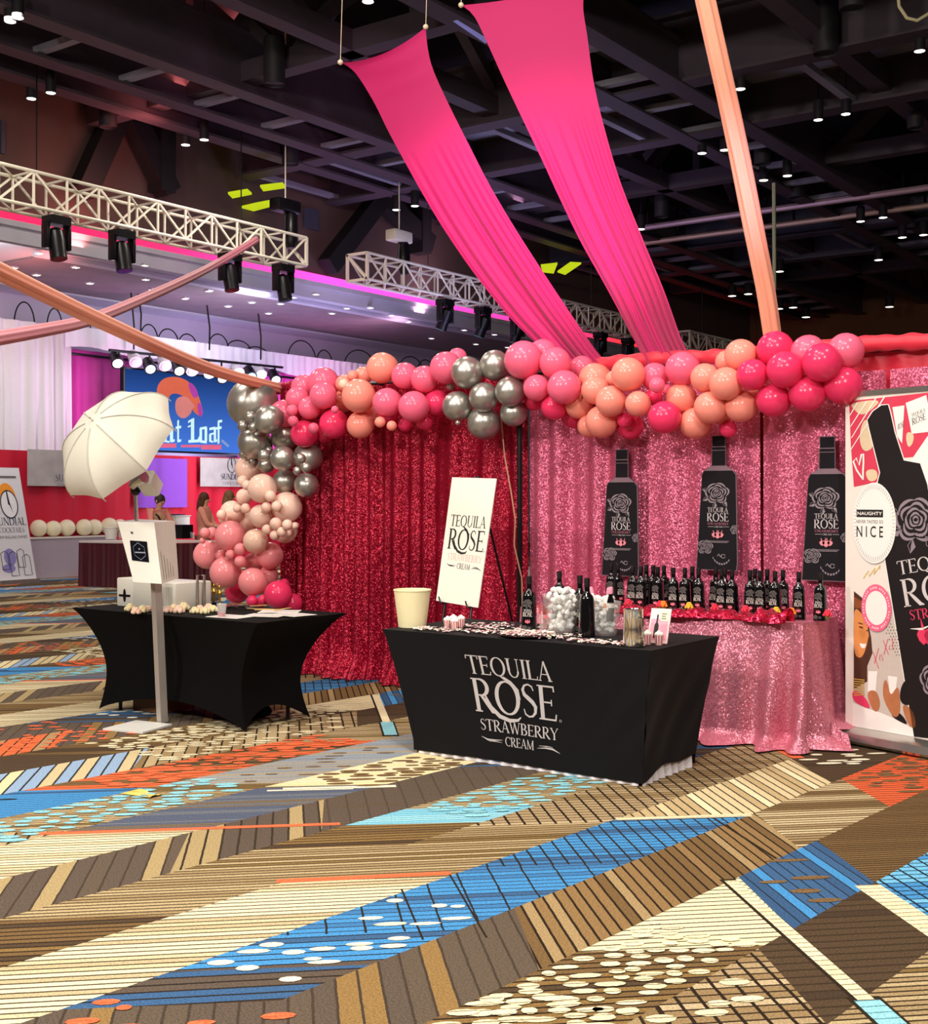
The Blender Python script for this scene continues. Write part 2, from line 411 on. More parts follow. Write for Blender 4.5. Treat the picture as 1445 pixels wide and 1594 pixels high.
def drink_logo(r_mark=True):
    """four-line logotype in a box 1 wide, y running from 0 (top) to -1.02; returned per line"""
    d = {}
    d['top'] = serif_text('TEQUILA', 0.0, -0.23, 0.97, 0.22)
    P = serif_text('ROSE', 0.0, -0.67, 1.0, 0.39)
    P += stroke([(0.15, -0.47), (0.2, -0.6), (0.3, -0.7), (0.42, -0.735), (0.52, -0.72), (0.56, -0.68)], [0.02, 0.045, 0.05, 0.045, 0.03, 0.01])
    P += stroke([(0.40, -0.24), (0.48, -0.29), (0.55, -0.37), (0.57, -0.48)], [0.03, 0.035, 0.03, 0.01])
    d['rose'] = P
    d['straw'] = serif_text('STRAWBERRY', 0.04, -0.88, 0.96, 0.13)
    Q = serif_text('CREAM', 0.34, -1.03, 0.36, 0.105)
    Q += stroke([(0.04, -0.955), (0.12, -0.985), (0.22, -0.98), (0.31, -0.97)], [0.003, 0.02, 0.013, 0.003])
    Q += stroke([(0.13, -1.0), (0.2, -0.995), (0.3, -1.0)], [0.003, 0.01, 0.003])
    Q += stroke([(1.02, -1.02), (0.93, -0.985), (0.84, -0.985), (0.74, -1.0)], [0.003, 0.02, 0.013, 0.003])
    Q += stroke([(0.93, -0.965), (0.86, -0.965), (0.76, -0.97)], [0.003, 0.01, 0.003])
    if r_mark: Q += stroke(ellipse(1.03, -0.66, 0.013, 0.013, 10)+[(1.043, -0.66)], 0.004)
    d['cream'] = Q
    return d
def rose_polys(cx, cy, r, leaves=True):
    P = []; rr = random.Random(3)
    for k, (rad, n) in enumerate([(0.12, 2), (0.26, 3), (0.44, 4), (0.64, 5), (0.86, 6)]):
        for j in range(n):
            a0 = 360*j/n+k*37+rr.uniform(-12, 12); a1 = a0+360/n*1.12
            pts, ws = [], []
            for q in range(9):
                t = q/8; a = math.radians(a0+(a1-a0)*t)
                w = rad*(1+0.16*math.sin(math.pi*t)+0.05*math.sin(5*a))
                pts.append((cx+r*w*math.cos(a), cy+r*w*0.95*math.sin(a))); ws.append(r*(0.025+0.115*math.sin(math.pi*t)*(0.6+0.5*(k/4))))
            P += stroke(pts, ws)
    if leaves:
        for a, l in [(-150, 1.45), (-100, 1.5), (-55, 1.55), (165, 1.35)]:
            a = math.radians(a); c, s = math.cos(a), math.sin(a)
            b = (cx+r*0.85*c, cy+r*0.85*s); e = (cx+r*l*c, cy+r*l*s); m = ((b[0]+e[0])/2, (b[1]+e[1])/2); w = r*0.2
            P += [[b, (m[0]-s*w, m[1]+c*w), e], [b, e, (m[0]+s*w*0.2, m[1]-c*w*0.2)]]
            P += stroke([b, (m[0]+s*w, m[1]-c*w), e], [r*0.03]*3)
    return P
def berry_polys(cx, cy, r):
    P = []
    for dx, s in [(-0.75, 0.72), (0.75, 0.72), (0, 1.0)]:
        x = cx+dx*r
        P.append([(x+r*s*a, cy+r*s*b) for a, b in [(0, -0.95), (0.45, -0.6), (0.72, -0.05), (0.55, 0.4), (0, 0.5), (-0.55, 0.4), (-0.72, -0.05), (-0.45, -0.6)]])
    for dx in (-0.8, -0.1, 0.15, 0.8):
        P.append([(cx+dx*r-0.12*r, cy+0.4*r), (cx+dx*r+0.12*r, cy+0.4*r), (cx+dx*r*1.25, cy+1.15*r)])
    return P
# ================================================================ CARPET FLOOR
CR, CRL, TAN, BRN, DBR, GBR = 'E6DAB6', 'D2C39C', 'A08A64', '745B3A', '50402F', '5C5046'
BLU, DBL, LBL, ORG, BGR = '468EC8', '3D6088', '93D0E0', 'E2663E', '94A0AC'
K = '2C2219'
CM = dict(
 h_cream=carpet('h_cream', [(CR, 3), (CRL, 3), ('C2B08A', 2)], 'h', 0.04, '3E3222', 0.24),
 h_creambig=carpet('h_creambig', [(CR, 3), ('EFE2B4', 3)], 'h', 0.045, '3A2E20', 0.2),
 h_tan=carpet('h_tan', [(TAN, 3), ('B6A27A', 2), ('7E673F', 2), (CRL, 1)], 'h', 0.036, '3A2E1E', 0.3),
 h_tanfine=carpet('h_tanfine', [('CDBB92', 3), (TAN, 3), ('7A6340', 2)], 'h', 0.04, '4A3B28', 0.34),
 h_brown=carpet('h_brown', [(BRN, 4), ('84693F', 3), (DBR, 2)], 'h', 0.042, K, 0.26),
 h_brownfine=carpet('h_brownfine', [('705839', 3), ('785F3E', 3)], 'h', 0.03, '3A2C1C', 0.36),
 h_dark=carpet('h_dark', [(DBR, 5), ('45372A', 3), ('735A3A', 1)], 'h', 0.06, '3A2E22', 0.2),
 h_darkblue=carpet('h_darkblue', [(DBR, 4), (DBL, 2), (GBR, 2)], 'h', 0.055, '2A2420', 0.2),
 h_blue=carpet('h_blue', [(BLU, 4), (DBL, 2), ('6FB4E2', 1)], 'h', 0.04, '24384E', 0.18),
 hd_blue=carpet('hd_blue', [(BLU, 4), ('4079AE', 3), (DBL, 2), ('65707A', 1)], 'h', 0.045, '2A3038', 0.16, 0.14, 0.06, '2A2824'),
 h_orange=carpet('h_orange', [(ORG, 4), ('E2603A', 2)], 'h', 0.045, '40281C', 0.24),
 h_orange2=carpet('h_orange2', [('D9673E', 2), (BRN, 3), (DBR, 1)], 'h', 0.05, '55402C', 0.2),
 h_ltblue=carpet('h_ltblue', [(LBL, 3), ('7FC6DE', 2)], 'h', 0.036, '52707C', 0.2),
 h_bluegrey=carpet('h_bluegrey', [('6C7480', 3), ('56627A', 3), ('766857', 2)], 'h', 0.03, '4A443E', 0.25),
 h_greyblue=carpet('h_greyblue', [(BGR, 3), ('A79B86', 3), ('8B95A0', 2)], 'h', 0.03, '6F6A62', 0.2),
 h_greyd=carpet('h_greyd', [(GBR, 3), ('5C4F42', 3)], 'h', 0.05, '4C4136', 0.12, 0.1, 0.1, '4C4136'),
 h_creamdash=carpet('h_creamdash', [(CR, 3), ('E8D9A8', 3)], 'h', 0.05, 'CDB98A', 0.2),
 grid_tan=carpet('grid_tan', [('A8926E', 3), ('927A56', 3), ('BCA884', 1)], 'h', 0.05, '33271B', 0.2, 0.075, 0.17, '2B2118'),
 grid_ltblue=carpet('grid_ltblue', [('6FB9E0', 3), (BLU, 2), (LBL, 1)], 'h', 0.05, '22384A', 0.2, 0.075, 0.15, '1E2A34'),
 d_brown=carpet('d_brown', [('8C7049', 3), (BRN, 3), ('A28A62', 2)], 'd', 0.052, '2C2118', 0.2),
 d_greytan=carpet('d_greytan', [(GBR, 3), ('5F5346', 2), ('8E7145', 2)], 'd', 0.075, '453A30', 0.12),
 d_greycream=carpet('d_greycream', [(GBR, 4), ('5F5346', 2), ('A8946A', 2)], 'd', 0.075, '453A30', 0.12),
 d_tan=carpet('d_tan', [('B4A07A', 3), ('9C8660', 3), ('866F4C', 2)], 'd', 0.07, '32271A', 0.16),
 d_cream=carpet('d_cream', [('D8C79C', 3), ('BFA97E', 3), ('EADDB4', 2)], 'd', 0.056, '3A2E20', 0.18),
 d_greycream2=carpet('d_greycream2', [(GBR, 3), ('A8946A', 4)], 'd', 0.075, '3A3026', 0.14),
 h_bluebrown=carpet('h_bluebrown', [(DBL, 4), (BLU, 2), (GBR, 2)], 'h', 0.05, '26282C', 0.18),
 hd_blue2=carpet('hd_blue2', [(BLU, 3), ('4079AE', 3), (DBL, 3)], 'h', 0.045, '2A3038', 0.18, 0.07, 0.14, '2A2824'),
 d_blue=carpet('d_blue', [(DBL, 4), ('38587E', 3), (BLU, 3)], 'd', 0.052, '23303E', 0.14),
 d_orange=carpet('d_orange', [('D2693F', 3), ('A88A62', 3), ('7E6444', 2)], 'd', 0.075, '33271B', 0.14),
 d_bluecream=carpet('d_bluecream', [('8FA9C6', 4), ('E0D0A4', 2), ('C8B88E', 2)], 'd', 0.075, '32302E', 0.16),
 p_cream=carpet('p_cream', [('EDE1BC', 1), ('E8DAB2', 1)], 'h', 0.042, '6A5A40', 0.13),
 p_white=carpet('p_white', [('F0E8CE', 1)], 'h', 0.2, 'E0D4B0', 0.05),
 p_orange=carpet('p_orange', [('EE6F48', 1)], 'h', 0.045, 'C85634', 0.1),
 p_ltblue=carpet('p_ltblue', [('92D2DE', 1)], 'h', 0.045, '5A8A94', 0.16),
 p_brown=carpet('p_brown', [('7A6040', 1)], 'h', 0.045, '5A4630', 0.1),
 p_dark=carpet('p_dark', [('2E251B', 1)], 'h', 0.045, '221B14', 0.1),
)
CMN = list(CM); CMI = {k: i for i, k in enumerate(CMN)}
COL = {
 0: [(-3, 'h', 'h_dark'), (1.9, 'h', 'h_brown'), (3.95, 'h', 'h_creambig'), (4.62, 'd', 'd_blue'), (5.35, 'd', 'h_brownfine'), (7.2, 'd', 'h_tan'), (8.3, 'd', 'grid_tan'), (9.2, 'h', 'h_dark')],
 1: [(-3, 'h', 'h_brown'), (0.8, 'd', 'd_orange'), (2.2, 'd', 'd_greytan'), (3.75, 'd', 'd_brown'), (5.65, 'd', 'h_tanfine'), (6.65, 'd', 'h_orange'), (7.8, 'd', 'h_dark'), (9.0, 'h', 'h_brown')],
 2: [(-3, 'h', 'd_greytan'), (2.6, 'h', 'h_darkblue'), (3.0, 'h', 'h_bluebrown'), (3.45, 'h', 'hd_blue'), (4.55, 'h', 'hd_blue2'), (5.58, 'h', 'd_cream'), (7.0, 'd', 'h_dark'), (8.6, 'd', 'h_orange2')],
 3: [(-3, 'h', 'h_cream'), (3.93, 'h', 'h_tan'), (5.08, 'h', 'grid_tan'), (7.6, 'd', 'h_cream'), (8.8, 'h', 'h_greyd')],
 4: [(-3, 'h', 'h_brown'), (2.95, 'h', 'h_tan'), (4.2, 'h', 'h_brown'), (4.73, 'h', 'h_ltblue'), (5.15, 'h', 'h_tan'), (6.3, 'h', 'h_darkblue'), (7.5, 'h', 'h_brown'), (9.0, 'd', 'd_tan')],
 5: [(-3, 'h', 'd_greytan'), (2.6, 'd', 'd_greycream'), (3.75, 'd', 'd_greycream2'), (4.6, 'd', 'h_greyd'), (6.1, 'h', 'h_darkblue'), (7.5, 'd', 'd_tan'), (8.8, 'h', 'h_greyd')],
 6: [(-3, 'h', 'h_cream'), (3.85, 'h', 'h_bluegrey'), (5.08, 'h', 'h_creamdash'), (6.4, 'h', 'h_greyd'), (7.6, 'h', 'h_brown'), (9.0, 'h', 'h_cream')],
 7: [(-3, 'h', 'd_tan'), (3.45, 'h', 'h_tan'), (4.75, 'h', 'h_greyblue'), (6.3, 'd', 'h_tan'), (7.5, 'h', 'h_cream')],
 8: [(-3, 'h', 'h_dark'), (2.9, 'h', 'h_blue'), (4.25, 'h', 'h_orange2'), (6.0, 'h', 'h_tan'), (7.2, 'd', 'hd_blue'), (8.5, 'd', 'h_brown')],
 9: [(-3, 'h', 'h_brown'), (3.3, 'd', 'd_bluecream'), (4.95, 'd', 'd_tan'), (6.1, 'd', 'grid_tan'), (6.75, 'd', 'h_dark'), (7.75, 'd', 'grid_ltblue'), (8.9, 'h', 'h_brown')],
}
CW = 0.457; SK = 0.088; T1 = (-4.30, 2.86); TC = -4.5517
fl = MB()
V0, V1 = -4.0, 44.0
SL = {'h': math.tan(HDIR), 'd': -1/math.tan(HDIR)}
def cpt(c, v): return (c+SK*(v-4.5), v, 0.0)
for n in range(-12, 84):
    k, base = divmod(n, 10)
    cr_, cl_ = -1.70-CW*n, -1.70-CW*(n+1)
    sh = 2.86*k
    segs = []
    for cyc in range(-3, 5):
        for (v, cu, m) in COL[base]:
            segs.append((v+sh+13*cyc, cu, m))
    segs.sort(); segs = [s for s in segs if s[0] < V1+1]
    for a, b in zip(segs[:-1], segs[1:]):
        if b[0] < V0-1: continue
        pts = []
        for (vv, cu), order in ((a[:2], 0), (b[:2], 1)):
            l_ = vv-SL[cu]*CW/2; r_ = vv+SL[cu]*CW/2
            l_ = min(max(l_, V0), V1); r_ = min(max(r_, V0), V1)
            pts += [cpt(cl_, l_), cpt(cr_, r_)] if order == 0 else [cpt(cr_, r_), cpt(cl_, l_)]
        fl.m = CMI[a[2]]; fl.poly(pts)
def strip(p, q, w, m, z=0.0012):
    dx, dy = q[0]-p[0], q[1]-p[1]; l = math.hypot(dx, dy); nx, ny = -dy/l*w/2, dx/l*w/2
    for k in range(-1, 5):
        ox, oy = T1[0]*k, T1[1]*k
        fl.m = CMI[m]
        fl.poly([(p[0]-nx+ox, p[1]-ny+oy, z), (q[0]-nx+ox, q[1]-ny+oy, z), (q[0]+nx+ox, q[1]+ny+oy, z), (p[0]+nx+ox, p[1]+ny+oy, z)])
strip((-5.04, 3.56), (-4.02, 4.52), 0.045, 'p_orange')
strip((-3.63, 3.69), (-3.12, 4.2), 0.05, 'p_orange')
strip((-2.99, 5.38), (-2.49, 5.84), 0.055, 'p_cream')
strip((-4.75, 4.88), (-4.3, 5.29), 0.05, 'p_white')
strip((-4.79, 4.80), (-4.45, 5.11), 0.03, 'p_white')
strip((-2.15, 4.80), (-1.28, 3.89), 0.07, 'p_dark', 0.0008)
strip((-2.13, 4.79), (-1.28, 3.90), 0.055, 'p_cream')
strip((-1.30, 3.92), (-0.92, 3.51), 0.11, 'p_dark', 0.001)
strip((-1.28, 3.90), (-0.95, 3.545), 0.085, 'p_ltblue', 0.0014)
strip((-1.66, 5.06), (-1.18, 4.56), 0.11, 'p_cream')
strip((-3.12, 7.59), (-2.8, 7.28), 0.08, 'p_orange')
strip((-3.15, 3.91), (-2.73, 3.51), 0.008, 'p_dark'); strip((-3.11, 4.18), (-2.56, 3.66), 0.008, 'p_dark')
strip((-2.63, 5.69), (-2.1, 5.2), 0.014, 'p_dark', 0.0009)
# scattered oval flecks woven along the h direction
rr = random.Random(11)
def flecks(cols, v0, v1, n, m, l=0.09, w=0.055, bias=0.0, z=0.002):
    base = []; seen = []
    for _ in range(n*6):
        t = rr.random(); t = 1-(1-t)**(1+bias) if bias > 0 else t**(1-bias)
        if bias > 0: t = 1-rr.random()*rr.random()**bias
        v = v0+(v1-v0)*t
        i = rr.choice(cols); c = -1.70-CW*i-rr.uniform(0.04, CW-0.04)
        sl = rr.uniform(0.55, 1.3)
        if len(base) >= n: break
        x, y, _ = cpt(c, v); hh = -math.sin(HDIR)*x+math.cos(HDIR)*y; dd = math.cos(HDIR)*x+math.sin(HDIR)*y
        a_, b_ = l*sl, w*rr.uniform(0.7, 1.1)
        if any(abs(dd-d2) < (a_+a2)*0.47 and abs(hh-h2) < (b_+b2)*0.52 for d2, h2, a2, b2 in seen): continue
        seen.append((dd, hh, a_, b_)); base.append((c, v, a_, b_))
    for k in range(-1, 4):
        fl.m = CMI[m]
        for fi, (c, v, a, b) in enumerate(base):
            x, y, _ = cpt(c, v)
            fl.poly([(px+T1[0]*k, py+T1[1]*k, z+fi*3e-5) for px, py in ellipse(x, y, a/2, b/2, 10, HDIR)])
flecks([0], 2.3, 4.15, 230, 'p_cream', 0.088, 0.05, 0.8)
flecks([0], 2.2, 3.4, 50, 'p_cream', 0.1, 0.055)
flecks([-1], 2.9, 3.9, 14, 'p_cream', 0.1, 0.055)
flecks([2], 2.9, 3.9, 20, 'p_white', 0.1, 0.045)
flecks([1, 1, 1, 2], 1.7, 2.75, 40, 'p_orange', 0.09, 0.05)
flecks([4], 5.0, 6.4, 110, 'p_ltblue', 0.12, 0.05, 0)
flecks([7], 3.4, 4.8, 120, 'p_ltblue', 0.12, 0.055)
flecks([6], 5.15, 6.5, 75, 'p_brown', 0.13, 0.045)
flecks([8], 4.4, 6.1, 170, 'p_orange', 0.13, 0.055)
flecks([7], 4.9, 6.2, 14, 'p_brown', 0.1, 0.03)
flecks([2], 7.1, 8.3, 14, 'p_white', 0.13, 0.05)
flecks([9], 5.0, 5.9, 40, 'p_cream', 0.11, 0.06)
flecks([1], 6.8, 7.7, 34, 'p_brown', 0.12, 0.05)
flecks([0], 4.75, 5.2, 5, 'p_brown', 0.16, 0.05)
flecks([8], 3.2, 4.0, 8, 'p_dark', 0.09, 0.03)
floor = struct(fl.build('floor', [CM[k] for k in CMN], smooth=False, org=(0, 0, 0)))
floor['label'] = 'patterned hall carpet with brown, cream, blue and orange herringbone stripes'

# ================================================================ HALL SHELL
M_deck = mat('dark_deck', '29242A', 0.9, var=0.25, scale=2)
M_beam = mat('dark_steel', '4A3F48', 0.6, var=0.2, scale=3)
M_beam2 = mat('bluish_steel', '474858', 0.55, var=0.2, scale=3)
M_panel = mat('ceiling_panel', '8C8A98', 0.9, var=0.3, scale=1.2)
M_wallup = mat('upper_wall_paint', '5E4A45', 0.9, var=0.12, scale=1.5)
M_white = mat('white_soffit_paint', 'C9C6D2', 0.8, var=0.03, scale=2)
M_wood = mat('brown_ceiling_panels', '8E7C84', 0.6, var=0.3, scale=2.2)
M_far = mat('far_wall_paint', '6E4A32', 0.9, var=0.25, scale=0.6)
def st(name, mb, m, label=None, smooth=False):
    o = struct(mb.build(name, m, smooth=smooth))
    if label: o['label'] = label
    return o
st('ceiling', MB().box((-23, -4, 10.6), (6, 44, 10.75)), M_deck, 'dark ceiling deck above the steel beams')
UW = -18.8
st('wall_left', MB().box((UW-0.2, -4, 6.42), (UW, 44, 10.6)), M_wallup, 'brown upper wall above the pink light cove')
st('wall_stage', MB().box((-24.2, -4, 0), (-24.0, 44, 6.05)), M_white, 'lavender wall behind the stage drapes')
st('wall_back', MB().box((-24.0, 44, 0), (6, 44.2, 10.7)), M_far, 'far brown wall of the hall')
# lower soffit with its cove
st('soffit_ceiling', MB().box((-24.0, -4, 6.0), (UW-0.15, 44, 6.12)), M_white, 'lavender lower ceiling over the stage')
so = MB(); so.box((UW-0.15, -4, 5.92), (UW+0.02, 44, 6.18)); so.box((UW-0.3, -4, 6.18), (UW+0.1, 44, 6.28)); pass
st('trim_cove', so, M_white, 'white soffit edge under the pink light strip')
cv = MB()
cv.box((UW-0.1, -4, 6.29), (UW+0.06, 44, 6.46))
m_led = bpy.data.materials.new('cove_led'); m_led.use_nodes = True
nt = m_led.node_tree; nt.nodes.remove(nt.nodes['Principled BSDF'])
em = N(nt, 'ShaderNodeEmission'); em.inputs['Strength'].default_value = 1.9
ge = N(nt, 'ShaderNodeNewGeometry'); sp = N(nt, 'ShaderNodeSeparateXYZ'); nt.links.new(ge.outputs['Position'], sp.inputs[0])
mr = N(nt, 'ShaderNodeMapRange'); mr.inputs['From Min'].default_value = 10; mr.inputs['From Max'].default_value = 34; nt.links.new(sp.outputs['Y'], mr.inputs['Value'])
cr = N(nt, 'ShaderNodeValToRGB')
for i, (p, c) in enumerate([(0.0, 'FF1F3C'), (0.25, 'FF2A5E'), (0.45, 'F24BC0'), (0.7, 'F0389A'), (1.0, 'FF2A30')]):
    e = cr.color_ramp.elements[i] if i < 2 else cr.color_ramp.elements.new(p)
    e.position = p; e.color = (*hexc(c), 1)
nt.links.new(mr.outputs['Result'], cr.inputs[0]); nt.links.new(cr.outputs[0], em.inputs['Color']); nt.links.new(em.outputs[0], nt.nodes['Material Output'].inputs['Surface'])
tag(cv.build('cove_light_strip', m_led, smooth=False), 'glowing pink and red light strip along the soffit edge', 'light strip')
# brown inset of the lower ceiling
ins = MB(); a = [at_z(28, 426, 5.985), at_z(83, 394, 5.985)]
va, vb = min(a[0].y, a[1].y), 41
ins.box((-22.7, va, 5.96), (-19.7, vb, 5.995))
st('trim_panel', ins, M_wood, 'brown panelled field in the lower ceiling')
ln = MB()
for u in (-19.55, -22.85): ln.box((u-0.12, va-0.2, 5.93), (u+0.12, vb, 5.995))
st('trim_moulding', ln, M_white, 'raised moulding around the brown ceiling field')
# ---- I-beams and ladder bays
def ibeam(p, q, h=0.75, w=0.34, t=0.05):
    b = MB(); p = Vector(p); q = Vector(q); d = (q-p).normalized(); s = Vector((d.y, -d.x, 0))
    def slab(x0, x1, z0, z1):
        rings = []
        for e in (p, q):
            rings.append([e+s*x0+Vector((0, 0, z0)), e+s*x1+Vector((0, 0, z0)), e+s*x1+Vector((0, 0, z1)), e+s*x0+Vector((0, 0, z1))])
        b.loft(rings)
    slab(-w/2, w/2, 0, t); slab(-w/2, w/2, h-t, h); slab(-t/2, t/2, t, h-t)
    return b
for u in (-14.62, -15.92, -16.9, -10.05, -8.85, -3.9, -2.6, 2.2):
    st('ceiling_beam', ibeam((u, 4, 8.0), (u, 44, 8.0), 1.0 if u in (-14.62, -10.05, -3.9) else 0.7), M_beam, 'dark steel beam running towards the far wall')
for v in (17.9, 20.6, 30.0, 33.0):
    st('ceiling_beam', ibeam((-23 if v > 29 else -18.6, v, 8.02), (6, v, 8.02), 1.1 if v in (17.9, 30.0) else 0.7, 0.4), M_beam if v < 25 else M_beam2, 'dark steel beam crossing the hall')
pan = MB(); rung = MB()
y = 5.0
while y < 43:
    for (u0, u1) in ((-15.92, -14.62), (-10.05, -8.85), (-3.9, -2.6)):
        rung.bar((u0, y, 8.12), (u1, y, 8.12), 0.14, 0.10)
    y += 1.55
for (u0, u1) in ((-15.9, -14.65), (-10.0, -8.9), (-3.85, -2.65)):
    pan.box((u0, 4, 8.62), (u1, 44, 8.66))
x = -18.4
while x < 5:
    rung.bar((x, 17.9, 8.14), (x, 20.6, 8.14), 0.14, 0.10); rung.bar((x, 30, 8.14), (x, 33, 8.14), 0.14, 0.1)
    x += 1.9
pan.box((-18.4, 18.0, 8.7), (5, 20.5, 8.74)); pan.box((-18.4, 30.1, 8.7), (5, 32.9, 8.74))
st('trim_rungs', rung, M_panel, 'short cross pieces between the beams')
st('trim_panels', pan, M_panel, 'grey panels above the beam bays')
# web trusses between the bays
def webtruss(p, q, z0, z1, n, r=0.13):
    b = MB(); p = Vector(p); q = Vector(q)
    for z in (z0, z1): b.bar((p.x, p.y, z), (q.x, q.y, z), r*1.5, r*1.6)
    for i in range(n):
        a = p+(q-p)*(i/n); m = p+(q-p)*((i+0.5)/n); c = p+(q-p)*((i+1)/n)
        b.bar((a.x, a.y, z0), (m.x, m.y, z1), r); b.bar((m.x, m.y, z1), (c.x, c.y, z0), r); b.bar((m.x, m.y, z0), (m.x, m.y, z1), r*0.8)
    return b
for (p, q, n) in [((-12.4, 3, 0), (-12.4, 44, 0), 8), ((-6.5, 3, 0), (-6.5, 44, 0), 8), ((-0.5, 3, 0), (-0.5, 44, 0), 8), ((-18.5, 14.2, 0), (6, 14.2, 0), 5), ((-18.5, 24.5, 0), (6, 24.5, 0), 5), ((-18.5, 37, 0), (6, 37, 0), 5)]:
    st('ceiling_truss', webtruss(p, q, 8.35, 10.4, n, 0.2), M_beam, 'dark structural truss under the deck')
# black raking braces on the upper wall
br = MB()
for (p, q) in [((188, 165), (128, 300)), ((203, 175), (262, 300)), ((252, 190), (252, 300)), ((592, 308), (510, 415)), ((592, 308), (668, 380)), ((655, 300), (655, 395))]:
    A, B = at_u(p[0], p[1], UW+0.35), at_u(q[0], q[1], UW+0.35); br.bar(A, B, 0.34, 0.4)
st('wall_braces', br, mat('black_brace', '151215', 0.7), 'black raking braces in front of the upper wall')
wv = MB()
for (x0, y0, x1, y1) in [(472, 322, 495, 360), (0, 188, 6, 240), (660, 325, 684, 345)]:
    A, B = at_u(x0, y0, UW+0.02), at_u(x1, y1, UW+0.02)
    wv.box((UW-0.01, min(A.y, B.y), B.z), (UW+0.06, max(A.y, B.y), A.z))
st('wall_vents', wv, M_beam2, 'dark openings in the upper wall')
# ================================================================ BOOTH: DRAPES
M_red = sequin('red_sequin_cloth', 'B80A34', '840626', 140, 0.33, 0.5, 0.78)
M_pink = sequin('rose_sequin_cloth', 'E07292', 'B84E6E', 140, 0.34, 0.45, 0.75)
M_pink2 = sequin('rose_sequin_tablecloth', 'E892A6', 'CB7088', 150, 0.34, 0.45, 0.62)
M_runner = sequin('bright_red_sequin', 'F0385E', 'C21038', 60, 0.2, 0.7, 0.8)
M_satin = mat('red_satin', 'D2203A', 0.45, var=0.1, scale=12, sheen=0.3)
M_black = mat('black_metal', '141216', 0.35, metal=0.3, var=0.15)
M_steel = mat('brushed_steel', 'C9C6C0', 0.25, metal=0.9, var=0.1, scale=60)
M_spandex = mat('black_spandex', '0B0A0D', 0.8, var=0.12, scale=90, sheen=0.03, spec=0.2, bump=0.05)
M_spandexL = mat('deep_black_spandex', '040405', 0.8, var=0.12, scale=90, spec=0.15)
M_print = mat('white_print', 'BFB8B8', 0.6, var=0.03)
M_cream = mat('cream_paper', 'F1E7B9', 0.6, var=0.03)
M_paper = mat('white_card', 'E4E1D4', 0.6, var=0.02)
M_ink = mat('black_ink', '1A1719', 0.6, var=0.05)
BV = 8.22
def foldfn(seed, amp, waves):
    q = random.Random(seed); ws = [(w*q.uniform(0.8, 1.25), q.uniform(0, 6.28), q.uniform(0.5, 1)) for w in waves]
    tot = sum(a for _, _, a in ws)
    def f(u, z):
        s = 0
        for i, (w, ph, a) in enumerate(ws): s += a*math.sin(w*u+ph+0.25*math.sin(z*1.3+i))
        s /= tot
        return amp*(math.copysign(abs(s)**0.75, s))
    return f
def drape(name, u0, u1, v, z0, z1, m, amp, waves, seed, flare=0.0, nu=None, nz=26, sgn=1, along='u'):
    f = foldfn(seed, amp, waves); b = MB()
    nu = nu or int((u1-u0)/0.022)
    def fn(i, j):
        u = u0+(u1-u0)*i; z = z0+(z1-z0)*j; t = 1-j
        off = f(u, z)*(0.55+0.45*t)-flare*max(0, t-0.93)/0.07*(0.6+0.4*math.sin(u*9+seed))
        p = (u, v+off, z) if along == 'u' else (-v-off, u, z)
        return p
    b.grid(nu, nz, fn)
    return b
RT = 2.56
rd = drape('d', -8.02, -5.36, BV-0.02, 0.012, RT-0.03, M_red, 0.10, (14, 23, 36, 50), 4, 0.16)
o = rd.build('sequin_drape', M_red, angle=80); tag(o, 'deep red sequin drape hanging behind the easel poster', 'drape', 'booth drapes')
seams = [-5.33, -4.28, -3.42, -2.55, -1.5]
pl = ['pale rose sequin panel beside the black pole, behind the first bottle cutout', 'rose sequin panel behind the middle bottle cutout', 'rose sequin panel between the middle and right bottle cutouts', 'rose sequin panel behind the tall banner']
for i in range(4):
    w = [(9, 17, 31), (5, 11, 26), (4, 9, 22), (5, 12, 24)][i]
    d = drape('d', seams[i]+0.012, seams[i+1]-0.012, BV-0.03, 0.02, 2.40 if i > 1 else RT-0.05, M_pink, (0.075, 0.05, 0.035, 0.05)[i], w, 20+i, 0.05)
    tag(d.build('sequin_drape', M_pink, angle=80), pl[i], 'drape', 'booth drapes')
d = drape('d', -5.3, -1.2, BV+0.09, 0.3, RT-0.02, M_satin, 0.02, (14, 30), 9)
tag(d.build('backing_drape', M_satin, angle=80), 'plain red cloth backing seen above the rose sequin panels', 'drape')
# pipe frame
pf = thing('pipe_frame', 'black upright and top rail carrying the sequin drapes', 'drape frame', (-5.35, BV-0.06, 0))
b = MB()
for u in (-8.06, -5.345, -1.4):
    vv = BV-0.13 if u == -5.345 else BV+0.06
    MB().tube([(u, vv, 0.012), (u, vv, RT)], 0.022, 10).build('upright', M_black, pf)
    MB().box((u-0.2, vv-(0.02 if u == -5.345 else 0.1), 0.003), (u+0.2, vv+0.1, 0.012)).build('base_plate', M_black, pf, smooth=False)
MB().tube([(-8.1, BV+0.03, RT-0.02), (-1.2, BV+0.03, RT-0.02)], 0.02, 8).build('rail', M_black, pf)
